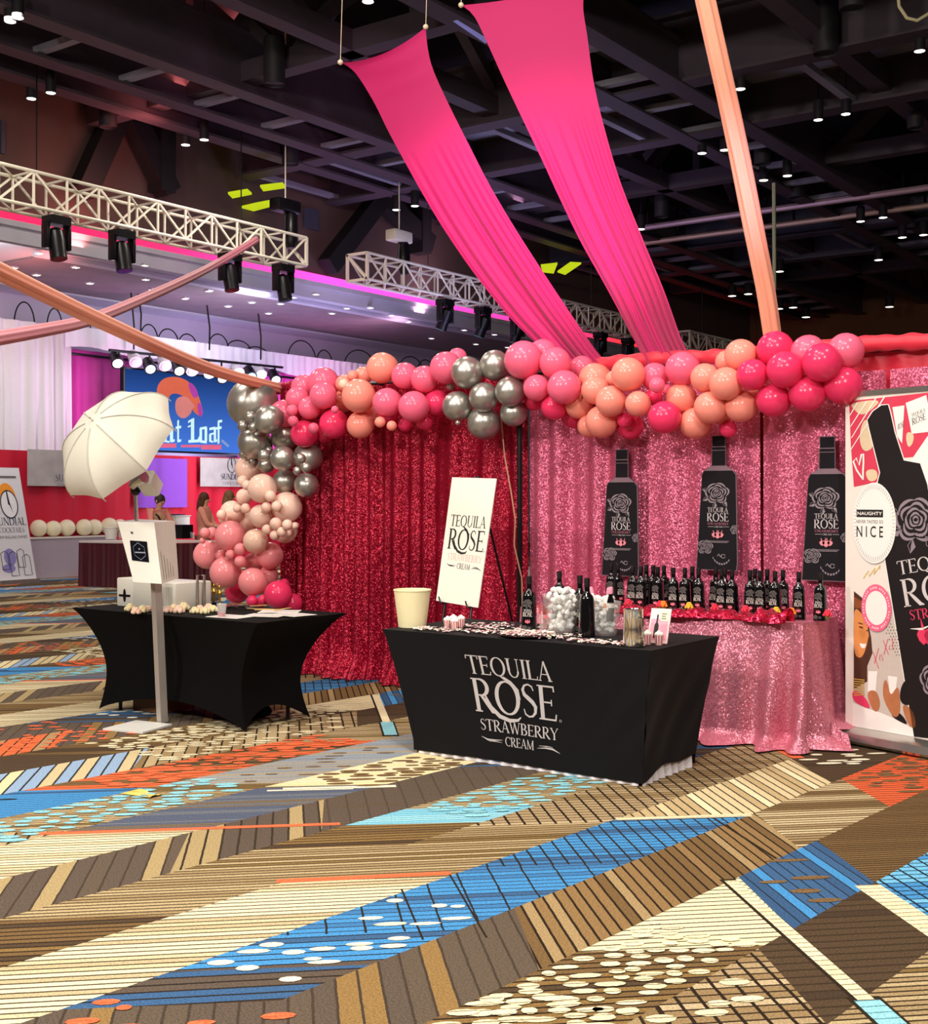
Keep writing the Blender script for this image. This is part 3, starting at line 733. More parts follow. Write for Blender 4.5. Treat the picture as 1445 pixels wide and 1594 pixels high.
# red cloth wrapped along the rail
rw = MB(); rg = random.Random(5)
def wrapf(u0, u1, rad, zc, n):
    rings = []
    for i in range(n+1):
        u = u0+(u1-u0)*i/n; r0 = rad*(0.8+0.05*math.sin(u*23)+0.06*math.sin(u*41))
        rings.append([(u, BV+0.02+r0*0.75*math.cos(2*math.pi*k/12+u*3), zc+0.01*math.sin(u*4)+r0*math.sin(2*math.pi*k/12+u*3)*1.1) for k in range(12)])
    rw.loft(rings)
wrapf(-4.75, -1.3, 0.062, RT+0.01, 130)
tag(rw.build('rail_wrap', M_satin), 'red satin cloth wrapped along the top rail over the pink drapes', 'cloth')
rw = MB(); wrapf(-8.1, -7.2, 0.06, RT+0.01, 60)
tag(rw.build('rail_wrap', M_red), 'crumpled red sequin cloth over the left end of the rail', 'cloth')
cord = MB(); cpts = [(-5.5, BV-0.16, 2.2), (-5.46, BV-0.17, 1.9), (-5.40, BV-0.17, 1.62), (-5.36, BV-0.17, 1.4), (-5.37, BV-0.17, 1.2), (-5.30, BV-0.17, 0.95), (-5.29, BV-0.17, 0.6), (-5.31, BV-0.15, 0.01)]
cord.tube(cpts, 0.006, 6); tag(cord.build('power_cord', mat('tan_cord', 'B98A70', 0.5)), 'thin tan cord hanging along the black pole', 'cord')

# ================================================================ STRETCH TABLE COVERS
def covered_table(name, label, top, foot, h, waist, arch, m, sag):
    u0, v0, u1, v1 = top; a0, b0, a1, b1 = foot
    th = thing(name, label, 'table', ((u0+u1)/2, (v0+v1)/2, 0), 'stretch covered tables')
    T = [(u0, v0), (u1, v0), (u1, v1), (u0, v1)]; Fp = [(a0, b0), (a1, b0), (a1, b1), (a0, b1)]
    def corner(k, t):      # t 0 top .. 1 floor
        w = waist(t)
        return Vector((T[k][0]+(Fp[k][0]-T[k][0])*w, T[k][1]+(Fp[k][1]-T[k][1])*w, 0))
    cen = Vector(((u0+u1)/2, (v0+v1)/2, 0))
    def side(k, s, t):
        zb = 0.012+arch*math.sin(math.pi*s)**0.7 if arch else (0.018+(0.035 if k == 1 else 0.008)*math.sin(math.pi*min(1, s*1.3))**2*(s < 0.77)+(0.06*s if k == 1 else 0))
        z = h+(zb-h)*t; tt = (h-z)/h
        A, B = corner(k, tt), corner((k+1) % 4, tt)
        p = A+(B-A)*s
        nrm = Vector((-(B-A).y, (B-A).x, 0)).normalized()
        p += nrm*sag*math.sin(math.pi*s)*math.sin(math.pi*min(1, tt*1.02))
        if not arch and k == 0: p.y += 0.007*math.sin(34*(s*1.5+tt*0.5))*max(0, (s-0.6)/0.4)*math.sin(math.pi*tt)
        if not arch and k == 1: p.x += 0.006*math.sin(16*(s+tt*0.8))*math.sin(math.pi*tt)
        return Vector((p.x, p.y, z))
    b = MB()
    for k in range(4): b.grid(28, 20, lambda i, j, k=k: side(k, i, 1-j))
    rim = MB()
    b.grid(16, 8, lambda i, j: (u0+(u1-u0)*i, v0+(v1-v0)*j, h+0.001))
    me = b.build('cover', m, th, angle=60)
    return th, side
def waistL(t):
    return 1.0-(1-t)**2.6 if t < 0.9 else 1.0
thL, sideL = covered_table('covered_table', 'black stretch covered table of the photo booth, with a printer on it', (-7.86, 5.84, -5.91, 6.72), (-7.60, 5.88, -6.07, 6.52), 0.745,
    lambda t: (1.30*math.sin(min(1, t/0.62)*math.pi/2)**0.8) if t < 0.62 else (1.30-0.30*((t-0.62)/0.38)**1.6), 0.13, M_spandexL, 0.05)
thF, sideF = covered_table('covered_table', 'black stretch covered drinks table with a big white printed logo', (-5.01, 6.03, -3.14, 6.90), (-4.78, 6.05, -3.2, 6.70), 0.745,
    lambda t: 1.1*t**0.85 if t < 0.9 else 1.1*0.9**0.85, 0, M_spandex, 0.03)
lg = drink_logo()
def frontmap(x, y):      # logo box on the front face: x 0..1, y 0..-1
    s = 0.315+0.345*x; t = 0.15+(-y)*0.70
    p = sideF(0, s, t); return (p.x, p.y-0.003, p.z)
lb = MB()
for k in lg: lb.shapes(lg[k], frontmap)
o = lb.build('printed_logo', M_print, thF, smooth=False); o['label'] = 'white printed four-line logo'
# white pleated skirt peeping out below the cover
sk = MB()
loop = []
def skirt(k):
    def fn(i, j):
        p = sideF(k, 0.02+0.96*i, 0.9+0.1*j); z = 0.14*(1-j)+0.002
        w = 0.012*math.sin(i*(110 if k in (0, 2) else 48))
        out = [Vector((0, -1, 0)), Vector((1, 0, 0)), Vector((0, 1, 0)), Vector((-1, 0, 0))][k]
        q = Vector((p.x, p.y, z))+out*(-0.03+w*0.7+0.022*j); return q
    sk.grid(200 if k in (0, 2) else 90, 3, fn)
for k in range(4): skirt(k)
# keep it only a little lower than the cover: the cover ends 2 to 6 cm above the floor
o = sk.build('underskirt', mat('white_pleated_cloth', 'E3DEE4', 0.8, var=0.04), thF); o['label'] = 'white pleated skirt showing under the black cover'
lt = MB()
for (u, v) in ((-7.5, 6.0), (-6.2, 6.0), (-6.2, 6.42), (-7.5, 6.42)): MB().tube([(u, v, 0), (u, v, 0.72)], 0.014, 8).build('leg', M_black, thL)

# ---- box and bag under the photo table
bx = thing('storage_box', 'brown wooden box standing under the photo booth table', 'box', (-7.25, 6.2, 0))
b = MB(); b.box((-7.42, 6.05, 0.002), (-7.08, 6.35, 0.125)); b.build('body', mat('brown_box', '6B4526', 0.7, var=0.2), bx, smooth=False)
MB().box((-7.43, 6.04, 0.125), (-7.07, 6.36, 0.14)).build('lid', mat('brown_lid', '5A3820', 0.7, var=0.2), bx, smooth=False)
b = MB(); b.sphere((-6.45, 6.35, 0.055), 0.055, 14, 10, 2.6, 1.5, 1.0)
tag(b.build('gear_bag', M_spandexL), 'soft black gear bag lying under the photo booth table', 'bag')

# ================================================================ BACK TABLE
TZ = 0.785
bt = MB()
bu0, bu1, bv0, bv1 = -4.95, -2.86, 7.5, 8.12
fclo = foldfn(31, 1.0, (7, 12, 19, 31))
bt.grid(40, 8, lambda i, j: (bu0+(bu1-bu0)*i, bv1+(bv0-bv1)*j, TZ+0.002*math.sin(i*50+j*9)))
Lf, Lc, Ls = bu1-bu0, 0.10, bv1-bv0
def tcl(i, j):
    s = (Lf+Lc+Ls)*i; t = j
    if s < Lf: px_, py_, nx, ny = bu0+s, bv0, 0.0, -1.0
    elif s < Lf+Lc:
        a = -math.pi/2+(s-Lf)/Lc*math.pi/2; px_, py_, nx, ny = bu1, bv0, math.cos(a), math.sin(a)
    else: px_, py_, nx, ny = bu1, bv0+(s-Lf-Lc), 1.0, 0.0
    ww = math.exp(-((s-(Lf-0.02))/0.30)**2)
    z = TZ-(TZ-0.012-(0.08 if s > Lf+Lc+0.2 else 0.0))*t
    off = 0.012*t+0.05*t*(1-0.5*ww)+fclo(s*1.0, z)*0.055*t**0.8+0.10*ww*t*math.sin((s-Lf)*26+t*1.2)
    if t > 0.92: off += (0.10+0.06*math.sin(s*17))*(t-0.92)/0.08
    return (px_+nx*off, py_+ny*off, z)
bt.grid(170, 34, tcl)
tabB = thing('cloth_table', 'long table under a pink sequin cloth, below the bottle cutouts', 'table', (-3.9, 7.8, 0))
o = bt.build('tablecloth', M_pink2, tabB, angle=80)
MB().box((bu0+0.02, bv0+0.02, TZ-0.035), (bu1-0.02, bv1-0.02, TZ-0.006)).build('tabletop', M_paper, tabB, smooth=False)
for (u, v) in ((bu0+0.1, bv0+0.1), (bu1-0.1, bv0+0.1), (bu1-0.1, bv1-0.08), (bu0+0.1, bv1-0.08)): MB().tube([(u, v, 0), (u, v, TZ-0.03)], 0.015, 8).build('leg', M_steel, tabB)
# crumpled bright red sequin runner along the front edge
rn = MB(); n1, n2 = 110, 16
rq = random.Random(8)
fr1 = foldfn(41, 1.0, (13, 22, 37)); fr2 = foldfn(43, 1.0, (16, 29, 45))
def runf(i, j):
    u = -4.55+1.62*i; a = math.pi*(j*1.02)
    r = 0.046*(1+0.34*fr1(u, j*3))+0.02*(i > 0.86)
    v = 7.52+0.045*math.sin(u*7)+0.02*fr2(u, j*4)
    return (u, v-0.09*math.cos(a)*(1+0.25*fr2(u*1.3, 2)), TZ+0.004+abs(math.sin(a))*r*1.05+0.012*fr2(u*2, j*5)*math.sin(a))
rn.grid(n1, n2, runf)
tag(rn.build('table_runner', M_runner, angle=60), 'crumpled bright red sequin runner along the back table edge', 'cloth')
tg = MB()
for j in range(7):
    r0 = random.Random(j); c = at_z(1272, 1150, 0.0)
    tg.sphere((c.x+r0.uniform(-0.06, 0.06), c.y-0.05+r0.uniform(-0.04, 0.05), 0.045+0.03*r0.random()), 0.05, 9, 6, 1.2, 1, 0.9)
tq = random.Random(2)
for p in tg.v: p += Vector((tq.uniform(-1, 1), tq.uniform(-1, 1), tq.uniform(0, 1)))*0.012
for p in tg.v: p.z = max(p.z, 0.002)
tag(tg.build('plastic_bag', mat('white_plastic', 'E9E4E2', 0.4, var=0.05), angle=20), 'crumpled white plastic bag on the carpet beside the tablecloth', 'bag')

# ================================================================ BOTTLES
M_bottle = mat('black_glass', '0A090B', 0.12, var=0.05, coat=0.5)
M_cap = mat('black_cap', '131114', 0.4, var=0.1)
M_label = mat('label_grey', '6C6866', 0.5, var=0.1)
M_lwhite = mat('label_white', 'E9E3DC', 0.5, var=0.03)
M_berry = mat('label_pink', 'F0788C', 0.5, var=0.06)
BPROF = [(0.036, 0.0), (0.0425, 0.004), (0.0415, 0.03), (0.036, 0.185), (0.0345, 0.2), (0.03, 0.212), (0.018, 0.224), (0.0145, 0.236), (0.0138, 0.262)]
def hw(z):
    for (r0, z0), (r1, z1) in zip(BPROF[1:], BPROF[2:]):
        if z0 <= z <= z1: return r0+(r1-r0)*(z-z0)/(z1-z0)
    return BPROF[-1][0]
def make_bottle(name, label, loc, group=None, capm=None, k=1.0, ltag='bottle'):
    t = thing(name, label, 'bottle', (0, 0, 0), group)
    MB().lathe(BPROF, (0, 0, 0), 24, power=3.2).build('body', M_bottle, t, angle=40)
    MB().lathe([(0.0148, 0.258), (0.0152, 0.262), (0.0152, 0.297), (0.0148, 0.302), (0.012, 0.304)], (0, 0, 0), 16).build('cap', capm or M_cap, t, angle=40)
    def fm(x, z): return (x, -hw(z)-0.0007, z)
    P = rose_polys(0.0, 0.157, 0.022); a = MB().shapes(P, fm); a.build('rose_print', M_label, t, smooth=False)
    a = MB().shapes(serif_text('TEQUILA', -0.022, 0.112, 0.044, 0.013)+serif_text('ROSE', -0.026, 0.085, 0.052, 0.025), fm); a.build('lettering', M_lwhite, t, smooth=False)
    a = MB().shapes(berry_polys(0, 0.058, 0.012), fm); a.build('berry_print', M_berry, t, smooth=False)
    a = MB().shapes(rose_polys(-0.018, 0.025, 0.013, False)+[rect(0.0, 0.018, 0.02, 0.021), rect(0.002, 0.025, 0.018, 0.028)], fm); a.build('small_print', M_label, t, smooth=False)
    return t
proto = make_bottle('liqueur_bottle', 'x', (0, 0, 0))
used = [False]
def put_bottle(loc, rz, label, group=None, s=1.0):
    if not used[0]: o = proto; used[0] = True
    else: o = copy_tree(proto)
    o.location = loc; o.rotation_euler = (0, 0, rz); o.scale = (s, s, s)
    o['label'] = label
    if group: o['group'] = group
    elif 'group' in o: del o['group']
    WL[o.name] = Vector(loc); return o
def cxz(px, z=0): return px/3.284+900
frontrow = [cxz(x) for x in (280, 322, 408, 487, 547, 617, 735, 788, 880, 930, 1008, 1130, 1240)]
backrow = [cxz(x) for x in (170, 205, 350, 385, 440, 585, 705, 752, 905, 968, 1048)]
q = random.Random(3)
for i, x in enumerate(frontrow):
    p = at_v(x, 950, 7.74+0.03*q.random()); 
    put_bottle((p.x, p.y, TZ+0.003), math.radians(q.uniform(0, 26)), 'black bottle, %s from the left in the front row on the pink cloth table' % ORD[i], 'bottles on the back table')
for i, x in enumerate(backrow):
    p = at_v(x, 945, 7.9+0.04*q.random())
    put_bottle((p.x, p.y, TZ+0.003), math.radians(q.uniform(-30, 70)), 'black bottle, %s from the left in the rear row on the pink cloth table' % ORD[i], 'bottles on the back table')
# flower heads between the bottles
fcol = [('orange', 'F08A2C'), ('yellow', 'EDBE3A'), ('red', 'E0304A')]
for i, (x, y, c) in enumerate([(1025, 939, 'red'), (1030, 942, 'orange'), (1070, 946, 'yellow'), (1110, 949, 'red'), (1158, 950, 'red'), (1206, 950, 'yellow'), (1230, 947, 'orange'), (1286, 968, 'red'), (975, 941, 'red')]):
    p = at_v(x, y, 7.63); f = thing('flower_head', 'small %s rose head lying by the bottles, %s flower from the left' % (c, ORD[[0, 2, 3, 4, 5, 6, 7, 8][i-0] if False else [1, 2, 3, 4, 5, 6, 7, 8, 0][i]]), 'flower', (p.x, 7.66, TZ+0.045), 'rose heads on the back table')
    m_ = mat('petal_'+c, dict(fcol)[c], 0.6, var=0.2, scale=60)
    b = MB()
    for k in range(3):
        for j in range(5):
            a = 2*math.pi*j/5+k*0.6; r = 0.007+0.007*k
            b.sphere((p.x+r*math.cos(a), 7.66+r*math.sin(a), TZ+0.05+0.012*(2-k)), 0.011, 7, 5, 1, 1, 0.9)
    b.build('petals', m_, f)
    MB().lathe([(0.004, -0.012), (0.014, 0), (0.012, 0.01)], (p.x, 7.66, TZ+0.034), 8).build('calyx', mat('leaf_green', '7C9A3C', 0.7), f)

# ================================================================ BOTTLE CUTOUTS
M_board = mat('charcoal_print', '19161B', 0.8, var=0.06, spec=0.2)
M_edge = mat('foam_board_edge', '6E5560', 0.6)
M_sh = mat('shoulder_print', '7E6672', 0.7, var=0.1)
M_gr = mat('grey_rose_print', '8D8088', 0.7, var=0.12, scale=60)
M_pk = mat('pink_print', 'E58A96', 0.7, var=0.05)
OUT = [(-0.157, 0.0), (-0.118, 0.70), (-0.108, 0.725), (-0.052, 0.768), (-0.050, 0.90), (-0.048, 0.905), (-0.048, 0.985), (0.044, 0.985), (0.044, 0.905), (0.046, 0.90), (0.046, 0.768), (0.10, 0.725), (0.118, 0.70), (0.128, 0.06), (0.122, 0.0)]
nm = ['first bottle cutout from the left, the one by the black pole', 'middle bottle cutout on the pink sequin drape', 'bottle cutout hung beside the tall banner']
for i, (px, py) in enumerate([(969, 897), (1120, 888), (1289, 905)]):
    base = at_v(px, py, BV-0.11); z0 = base.z; u0 = base.x
    k = [0.99, 1.0, 1.02][i]
    t = thing('bottle_cutout', 'large flat black %s' % nm[i], 'display board', (u0, BV-0.11, z0), 'bottle cutouts on the drape')
    F0 = lambda x, y, e=0.0: (u0+x*k*1.1, BV-0.115-e, z0+y*k*0.955)
    MB().prism(list(reversed(OUT)), F0, lambda x, y: F0(x, y, -0.012)).build('board', M_edge, t, smooth=False)
    inner = [(x*0.965-0.002 if abs(x) > 0.09 else x*0.93, 0.006+y*0.988) for x, y in OUT]
    MB().poly([F0(x, y, 0.001) for x, y in inner]).build('face_print', M_board, t, smooth=False)
    MB().poly([F0(x, y, 0.002) for x, y in [(-0.098, 0.728), (0.092, 0.728), (0.05, 0.765), (-0.05, 0.765)]]).poly([F0(x, y, 0.002) for x, y in rect(-0.045, 0.9, 0.042, 0.906)]).poly([F0(x, y, 0.002) for x, y in rect(-0.045, 0.875, 0.042, 0.879)]).build('shoulder_print', M_sh, t, smooth=False)
    for P in (rose_polys(-0.012, 0.565, 0.078), rose_polys(-0.095, 0.17, 0.052, False), rose_polys(0.115, 0.30, 0.035, False)):
        P = [p for p in P if all(-0.15 < x < 0.125 for x, y in p)]
        MB().shapes(P, lambda x, y: F0(x, y, 0.003)).build('rose_print', M_gr, t, smooth=False)
    MB().shapes(serif_text('TEQUILA', -0.078, 0.425, 0.14, 0.035)+serif_text('ROSE', -0.082, 0.358, 0.15, 0.062)+serif_text('CREAM', -0.03, 0.313, 0.055, 0.012)+[rect(-0.075, 0.318, -0.035, 0.320), rect(0.03, 0.318, 0.07, 0.320)], lambda x, y: F0(x, y, 0.004)).build('lettering', mat('silver_print', 'C9BFC2', 0.6), t, smooth=False)
    MB().shapes(serif_text('STRAWBERRY', -0.078, 0.332, 0.145, 0.018), lambda x, y: F0(x, y, 0.004)).build('berry_lettering', mat('dusky_rose_print', 'A8687A', 0.6), t, smooth=False)
    MB().shapes(berry_polys(-0.008, 0.262, 0.032), lambda x, y: F0(x, y, 0.004)).build('berry_print', M_pk, t, smooth=False)
    sm = [rect(-0.08, 0.212, 0.07, 0.216), rect(-0.07, 0.203, 0.06, 0.207)]
    for a in range(8): sm.append([(0.02+0.075*math.cos(math.radians(215+a*13+d)), 0.155+0.115*math.sin(math.radians(215+a*13+d))+e) for d, e in ((0, 0), (8, 0), (8, 0.014), (0, 0.014))])
    sm += stroke([(-0.01, 0.105), (0.0, 0.12), (0.012, 0.1)], 0.006)+arc(0.03, 0.105, 0.014, 0.014, 20, 340, 0.006, 0.004, 10)
    MB().shapes(sm, lambda x, y: F0(x, y, 0.004)).build('small_print', M_gr, t, smooth=False)
    MB().tube([(u0, BV-0.108, z0+0.92*k), (u0+0.005, BV-0.108, z0+1.10*k)], 0.002, 5).build('hanging_wire', M_steel, t)

# ================================================================ EASEL WITH POSTER
ez = thing('easel', 'black metal display easel behind the drinks table', 'easel', (-5.2, 7.2, 0))
tl, tr_, bl_, br_ = (704, 743), (773, 745), (679, 935), (744, 946)
# board plane leaning back: bottom edge at v 6.98, top at 7.25
def board_pt(s, t, e=0.0):
    # t 0 bottom .. 1 top
    B0 = at_v(679, 935, 7.03); B1 = at_v(744, 946, 7.0); T0 = at_v(704, 743, 7.26); T1_ = at_v(773, 745, 7.23)
    p = (B0*(1-s)+B1*s)*(1-t)+(T0*(1-s)+T1_*s)*t
    n = (B1-B0).cross(T0-B0).normalized()
    if n.y > 0: n = -n
    return p+n*e
po = thing('poster', 'tall white poster with black lettering resting on the easel', 'poster', board_pt(0.5, 0))
MB().prism([(0, 0), (1, 0), (1, 1), (0, 1)], lambda x, y: board_pt(x, y), lambda x, y: board_pt(x, y, -0.008)).build('board', M_paper, po, smooth=False)
def pm(x, y): return board_pt(0.10+0.84*x, 0.70+y*0.415, 0.0015)
b = MB()
for kx in ('top', 'rose'): b.shapes(lg[kx], pm)
b.shapes([p for p in lg['cream']], pm)
b.build('lettering', M_ink, po, smooth=False)
MB().shapes(lg['straw'], pm).build('berry_lettering', mat('pale_rose_ink', 'D8B2AE', 0.6), po, smooth=False)
B0 = board_pt(0.5, 1, -0.02)
apex = board_pt(0.5, 1.02, -0.03)
for s, fu in ((0.18, -0.12), (0.82, 0.12)):
    f = board_pt(s, -0.85, -0.015); f.z = 0.01
    MB().tube([apex+Vector((0.01 if s > 0.5 else -0.01, 0, 0)), board_pt(s, 0, -0.02), f], 0.009, 8).build('leg', M_black, ez)
    MB().tube([board_pt(s, 0.005, -0.02), board_pt(s, -0.012, 0.0), board_pt(s, -0.012, 0.03), board_pt(s-0.05, 0.03, 0.035)], 0.006, 7).build('hook', M_black, ez)
rl = at_v(798, 968, 7.86); k_ = 1.3; MB().tube([apex, at_v(765, 830, 7.45), rl, rl+(rl-apex)*0.0+Vector((0.12, 0.18, -rl.z+0.01))], 0.009, 8).build('rear_leg', M_black, ez)

# ================================================================ DRINKS TABLE TOP
FZ = 0.747
def on(px, py): p = at_z(px, py, FZ); return Vector((p.x, p.y, FZ))
p = on(642, 976)
bk = thing('paper_bucket', 'tall cream paper bucket at the left end of the drinks table', 'bucket', p)
MB().lathe([(0.085, 0.0), (0.088, 0.002), (0.117, 0.228), (0.121, 0.232), (0.121, 0.238), (0.117, 0.240), (0.113, 0.236), (0.086, 0.012), (0.01, 0.01)], p, 32, caps=True).build('body', M_cream, bk)
# striped shot cups
M_strA = mat('pink_stripe_cup', 'D9566E', 0.5); M_cr = mat('whipped_white', 'F6EEE6', 0.7)
def shot_cup(pos, label, h=0.055, group='striped shot cups'):
    t = thing('shot_cup', label, 'cup', pos, group)
    b = MB(); n = 20
    for k in range(n):
        a0, a1 = 2*math.pi*k/n, 2*math.pi*(k+1)/n; b.m = k % 2
        r0, r1 = 0.019, 0.026
        b.poly([(pos.x+r0*math.cos(a0), pos.y+r0*math.sin(a0), pos.z), (pos.x+r0*math.cos(a1), pos.y+r0*math.sin(a1), pos.z), (pos.x+r1*math.cos(a1), pos.y+r1*math.sin(a1), pos.z+h), (pos.x+r1*math.cos(a0), pos.y+r1*math.sin(a0), pos.z+h)])
    b.build('cup_wall', [M_strA, M_paper], t, smooth=False)
    b = MB()
    for k in range(6): b.sphere((pos.x+0.014*math.cos(k), pos.y+0.014*math.sin(k), pos.z+h+0.004), 0.013, 8, 6)
    b.sphere((pos.x, pos.y, pos.z+h+0.014), 0.013, 8, 6)
    b.build('cream_top', M_cr, t); return t
for i, (x, y, l) in enumerate([(697, 979, 'leftmost pink striped shot cup near the easel'), (706, 976, 'rear middle pink striped shot cup near the easel'), (708, 981, 'front middle pink striped shot cup near the easel'), (718, 977, 'rightmost pink striped shot cup near the easel'), (1008, 1003, 'pink striped shot cup just right of the steel jug'), (1026, 1004, 'pink striped shot cup in front of the small framed sign')]):
    shot_cup(on(x, y), l)
# round black tray heaped with petals
p = on(822, 991); ty = thing('serving_tray', 'round black tray of pale petals in front of the bottles', 'tray', p)
MB().lathe([(0.13, 0.0), (0.16, 0.004), (0.175, 0.016), (0.171, 0.017), (0.157, 0.008), (0.01, 0.006)], p, 36).build('plate', M_black, ty)
def petals(name, label, n, reg, mats, z, cat='petals', size=0.018):
    b = MB(); r0 = random.Random(len(label))
    for _ in range(n):
        x, y = reg(r0); b.m = r0.randrange(len(mats)); a = r0.uniform(0, 6.28); s = size*r0.uniform(0.6, 1.3); zz = z+r0.uniform(0, 0.012)
        c, sn = math.cos(a), math.sin(a)
        pts = [(-1, 0, 0), (-0.5, 0.55, 0.25), (0.6, 0.6, 0.3), (1, 0, 0.1), (0.5, -0.6, 0.3), (-0.5, -0.5, 0.25)]
        b.poly([(x+s*(px*c-py*sn), y+s*(px*sn+py*c), zz+s*pz*r0.uniform(0.6, 1.4)) for px, py, pz in pts])
    return tag(b.build(name, mats, smooth=False), label, cat, kind='stuff')
M_p1 = mat('petal_white', 'F6EBDD', 0.7); M_p2 = mat('petal_pink', 'F3B4BC', 0.7); M_p3 = mat('petal_rose', 'E58496', 0.7)
def disc(c, r): return lambda q: (lambda a, d: (c.x+d*math.cos(a), c.y+d*math.sin(a)))(q.uniform(0, 6.28), r*math.sqrt(q.random()))
petals('petals', 'white and pink petals heaped on the round black tray', 150, disc(p, 0.15), [M_p1, M_p1, M_p2], FZ+0.014)
def band(q):
    t = q.random(); u = -4.85+1.6*t; return (u, 6.07+0.16*q.random()+0.2*q.random()*(0.2 < t < 0.7))
petals('petals', 'white and pink petals strewn over the drinks table', 330, band, [M_p1, M_p1, M_p1, M_p2], FZ+0.003)
def band2(q): return (-4.7+0.65*q.random(), 6.35+0.35*q.random())
petals('petals', 'pale petals strewn behind the striped cups', 110, band2, [M_p1, M_p2], FZ+0.003)
# stir stick
a, c = on(722, 981), on(756, 985); tag(MB().tube([a+Vector((0, 0, .02)), c+Vector((0, 0, .02))], 0.006, 6).build('stirrer', M_black), 'thin black stirrer lying among the petals', 'stirrer')
# bottles on the drinks table
def bot(px, py, label, rz, s=1.12): q_ = on(px, py); return put_bottle(q_, rz, label, None, s)
bot(824, 983, 'black bottle standing left of the clear ice bucket, pourer in its neck', math.radians(20), 1.12)
bot(903, 984, 'black bottle close behind the front one, right of the ice bucket', math.radians(40), 1.14)
bot(914, 991, 'black bottle turned sideways in front between both ice buckets', math.radians(-50), 1.14)
pp = on(824, 983); tag(MB().lathe([(0.009, 0.0), (0.008, 0.02), (0.004, 0.045), (0.004, 0.06)], pp+Vector((0, 0, 0.3395)), 10).build('pourer', M_steel), 'steel pourer stuck in the left bottle', 'pourer')
# clear buckets with ice
M_glass = mat('clear_plastic', 'F4F4F0', 0.04, alpha=0.16, var=0.0)
M_ice = mat('ice', 'FAFAF6', 0.25, trans=0.12, ior=1.2, var=0.04, emit=None)
def ice_bucket(p, r0, r1, h, label, n, seed, heap):
    t = thing('ice_bucket', label, 'bucket', p, 'clear ice buckets')
    MB().lathe([(r0*0.98, 0), (r0, 0.004), (r1, h-0.006), (r1+0.004, h), (r1-0.002, h), (r0-0.006, 0.012), (0.01, 0.008)], p, 28, power=2.6).build('wall', M_glass, t)
    q = random.Random(seed); b = MB(); tries = 0
    top = MB()
    for _ in range(n):
        z = q.uniform(0.03, h+heap); rr_ = (r0+(r1-r0)*min(1, z/h))*0.78*math.sqrt(q.random())*(1 if z < h else 0.75); a = q.uniform(0, 6.28)
        c = Vector((p.x+rr_*math.cos(a), p.y+rr_*math.sin(a), p.z+z)); s = q.uniform(0.010, 0.017)
        R = Matrix.Rotation(q.uniform(0, 3), 4, 'X') @ Matrix.Rotation(q.uniform(0, 3), 4, 'Y') @ Matrix.Rotation(q.uniform(0, 3), 4, 'Z')
        b.M = Matrix.Translation(c) @ R; b.rbox((-s, -s, -s*0.8), (s, s, s*0.8), s*0.5, 1)
    o = b.build('ice_cubes', M_ice, None); o.parent = None
    tag(o, 'ice cubes heaped in the %s' % ('clear bucket behind the bottles' if seed == 1 else 'clear bucket near the steel jug'), 'ice', kind='stuff')
    return t
p1 = on(876, 984); ice_bucket(p1, 0.088, 0.115, 0.235, 'clear square ice bucket with printed roses behind the bottles', 150, 1, 0.03)
p2 = on(941, 988); ice_bucket(p2, 0.07, 0.095, 0.20, 'clear ice bucket near the steel jug with white capped bottles', 130, 2, 0.03)
b = MB(); fm = lambda x, z: (p1.x-0.03+x, p1.y-0.1-z*0.10, p1.z+z)
MB().shapes(serif_text('ROSE', -0.05, 0.13, 0.06, 0.03)+rose_polys(-0.02, 0.19, 0.025), fm).build('bucket_print', M_label, bpy.data.objects[[o.name for o in bpy.data.objects if o.name.startswith('ice_bucket')][0]], smooth=False)
MB().shapes(berry_polys(-0.02, 0.10, 0.013), fm).build('bucket_berry', M_berry, bpy.data.objects[[o.name for o in bpy.data.objects if o.name.startswith('ice_bucket')][0]], smooth=False)
put_bottle(p1+Vector((-0.035, 0.02, 0.06)), math.radians(200), 'black bottle standing in the ice of the printed bucket', None, 1.02)
# red straw jar beside
pj = on(846, 984); sj = thing('straw_cup', 'clear cup of red straws squeezed beside the printed ice bucket', 'cup', pj)
MB().lathe([(0.022, 0), (0.03, 0.11), (0.028, 0.11), (0.02, 0.005)], pj, 16).build('cup', M_glass, sj)
b = MB()
for k in range(7): b.tube([pj+Vector((0.012*math.cos(k*2), 0.012*math.sin(k*2), 0.006)), pj+Vector((0.026*math.cos(k*2), 0.02*math.sin(k*2), 0.15+0.01*(k % 3)))], 0.003, 5)
b.build('straws', mat('red_straw', 'C2503A', 0.5), sj)
# pink capped bottles in the second bucket
M_pcap = mat('pink_cap', 'F29DB4', 0.5); M_wb = mat('white_bottle', 'F2EEEA', 0.3)
for (dx, dy, lab, mb_, tilt) in [(-0.035, 0.0, 'white bottle with pale pink cap leaning left in the ice', M_wb, (0.05, -0.28)), (0.012, -0.02, 'white bottle with pink cap upright in the ice', M_wb, (0.1, 0.22)), (0.05, -0.02, 'dark bottle with bright pink cap at the right of the ice', M_bottle, (0.1, 0.08))]:
    t = thing('cream_bottle', lab, 'bottle', (0, 0, 0), 'capped bottles in the ice')
    MB().lathe([(0.02, 0), (0.024, 0.004), (0.024, 0.12), (0.012, 0.155), (0.011, 0.17)], (0, 0, 0), 16).build('body', mb_, t)
    MB().lathe([(0.014, 0.168), (0.0145, 0.2), (0.012, 0.206)], (0, 0, 0), 14).build('cap', M_pcap, t)
    MB().lathe([(0.0246, 0.085), (0.0246, 0.112)], (0, 0, 0), 16, caps=False).build('band', mat('orange_band', 'E8823C', 0.5) if dx < 0.03 else M_lwhite, t)
    t.location = p2+Vector((dx, dy, 0.085)); t.rotation_euler = (tilt[0], tilt[1], 0); WL[t.name] = t.location.copy()
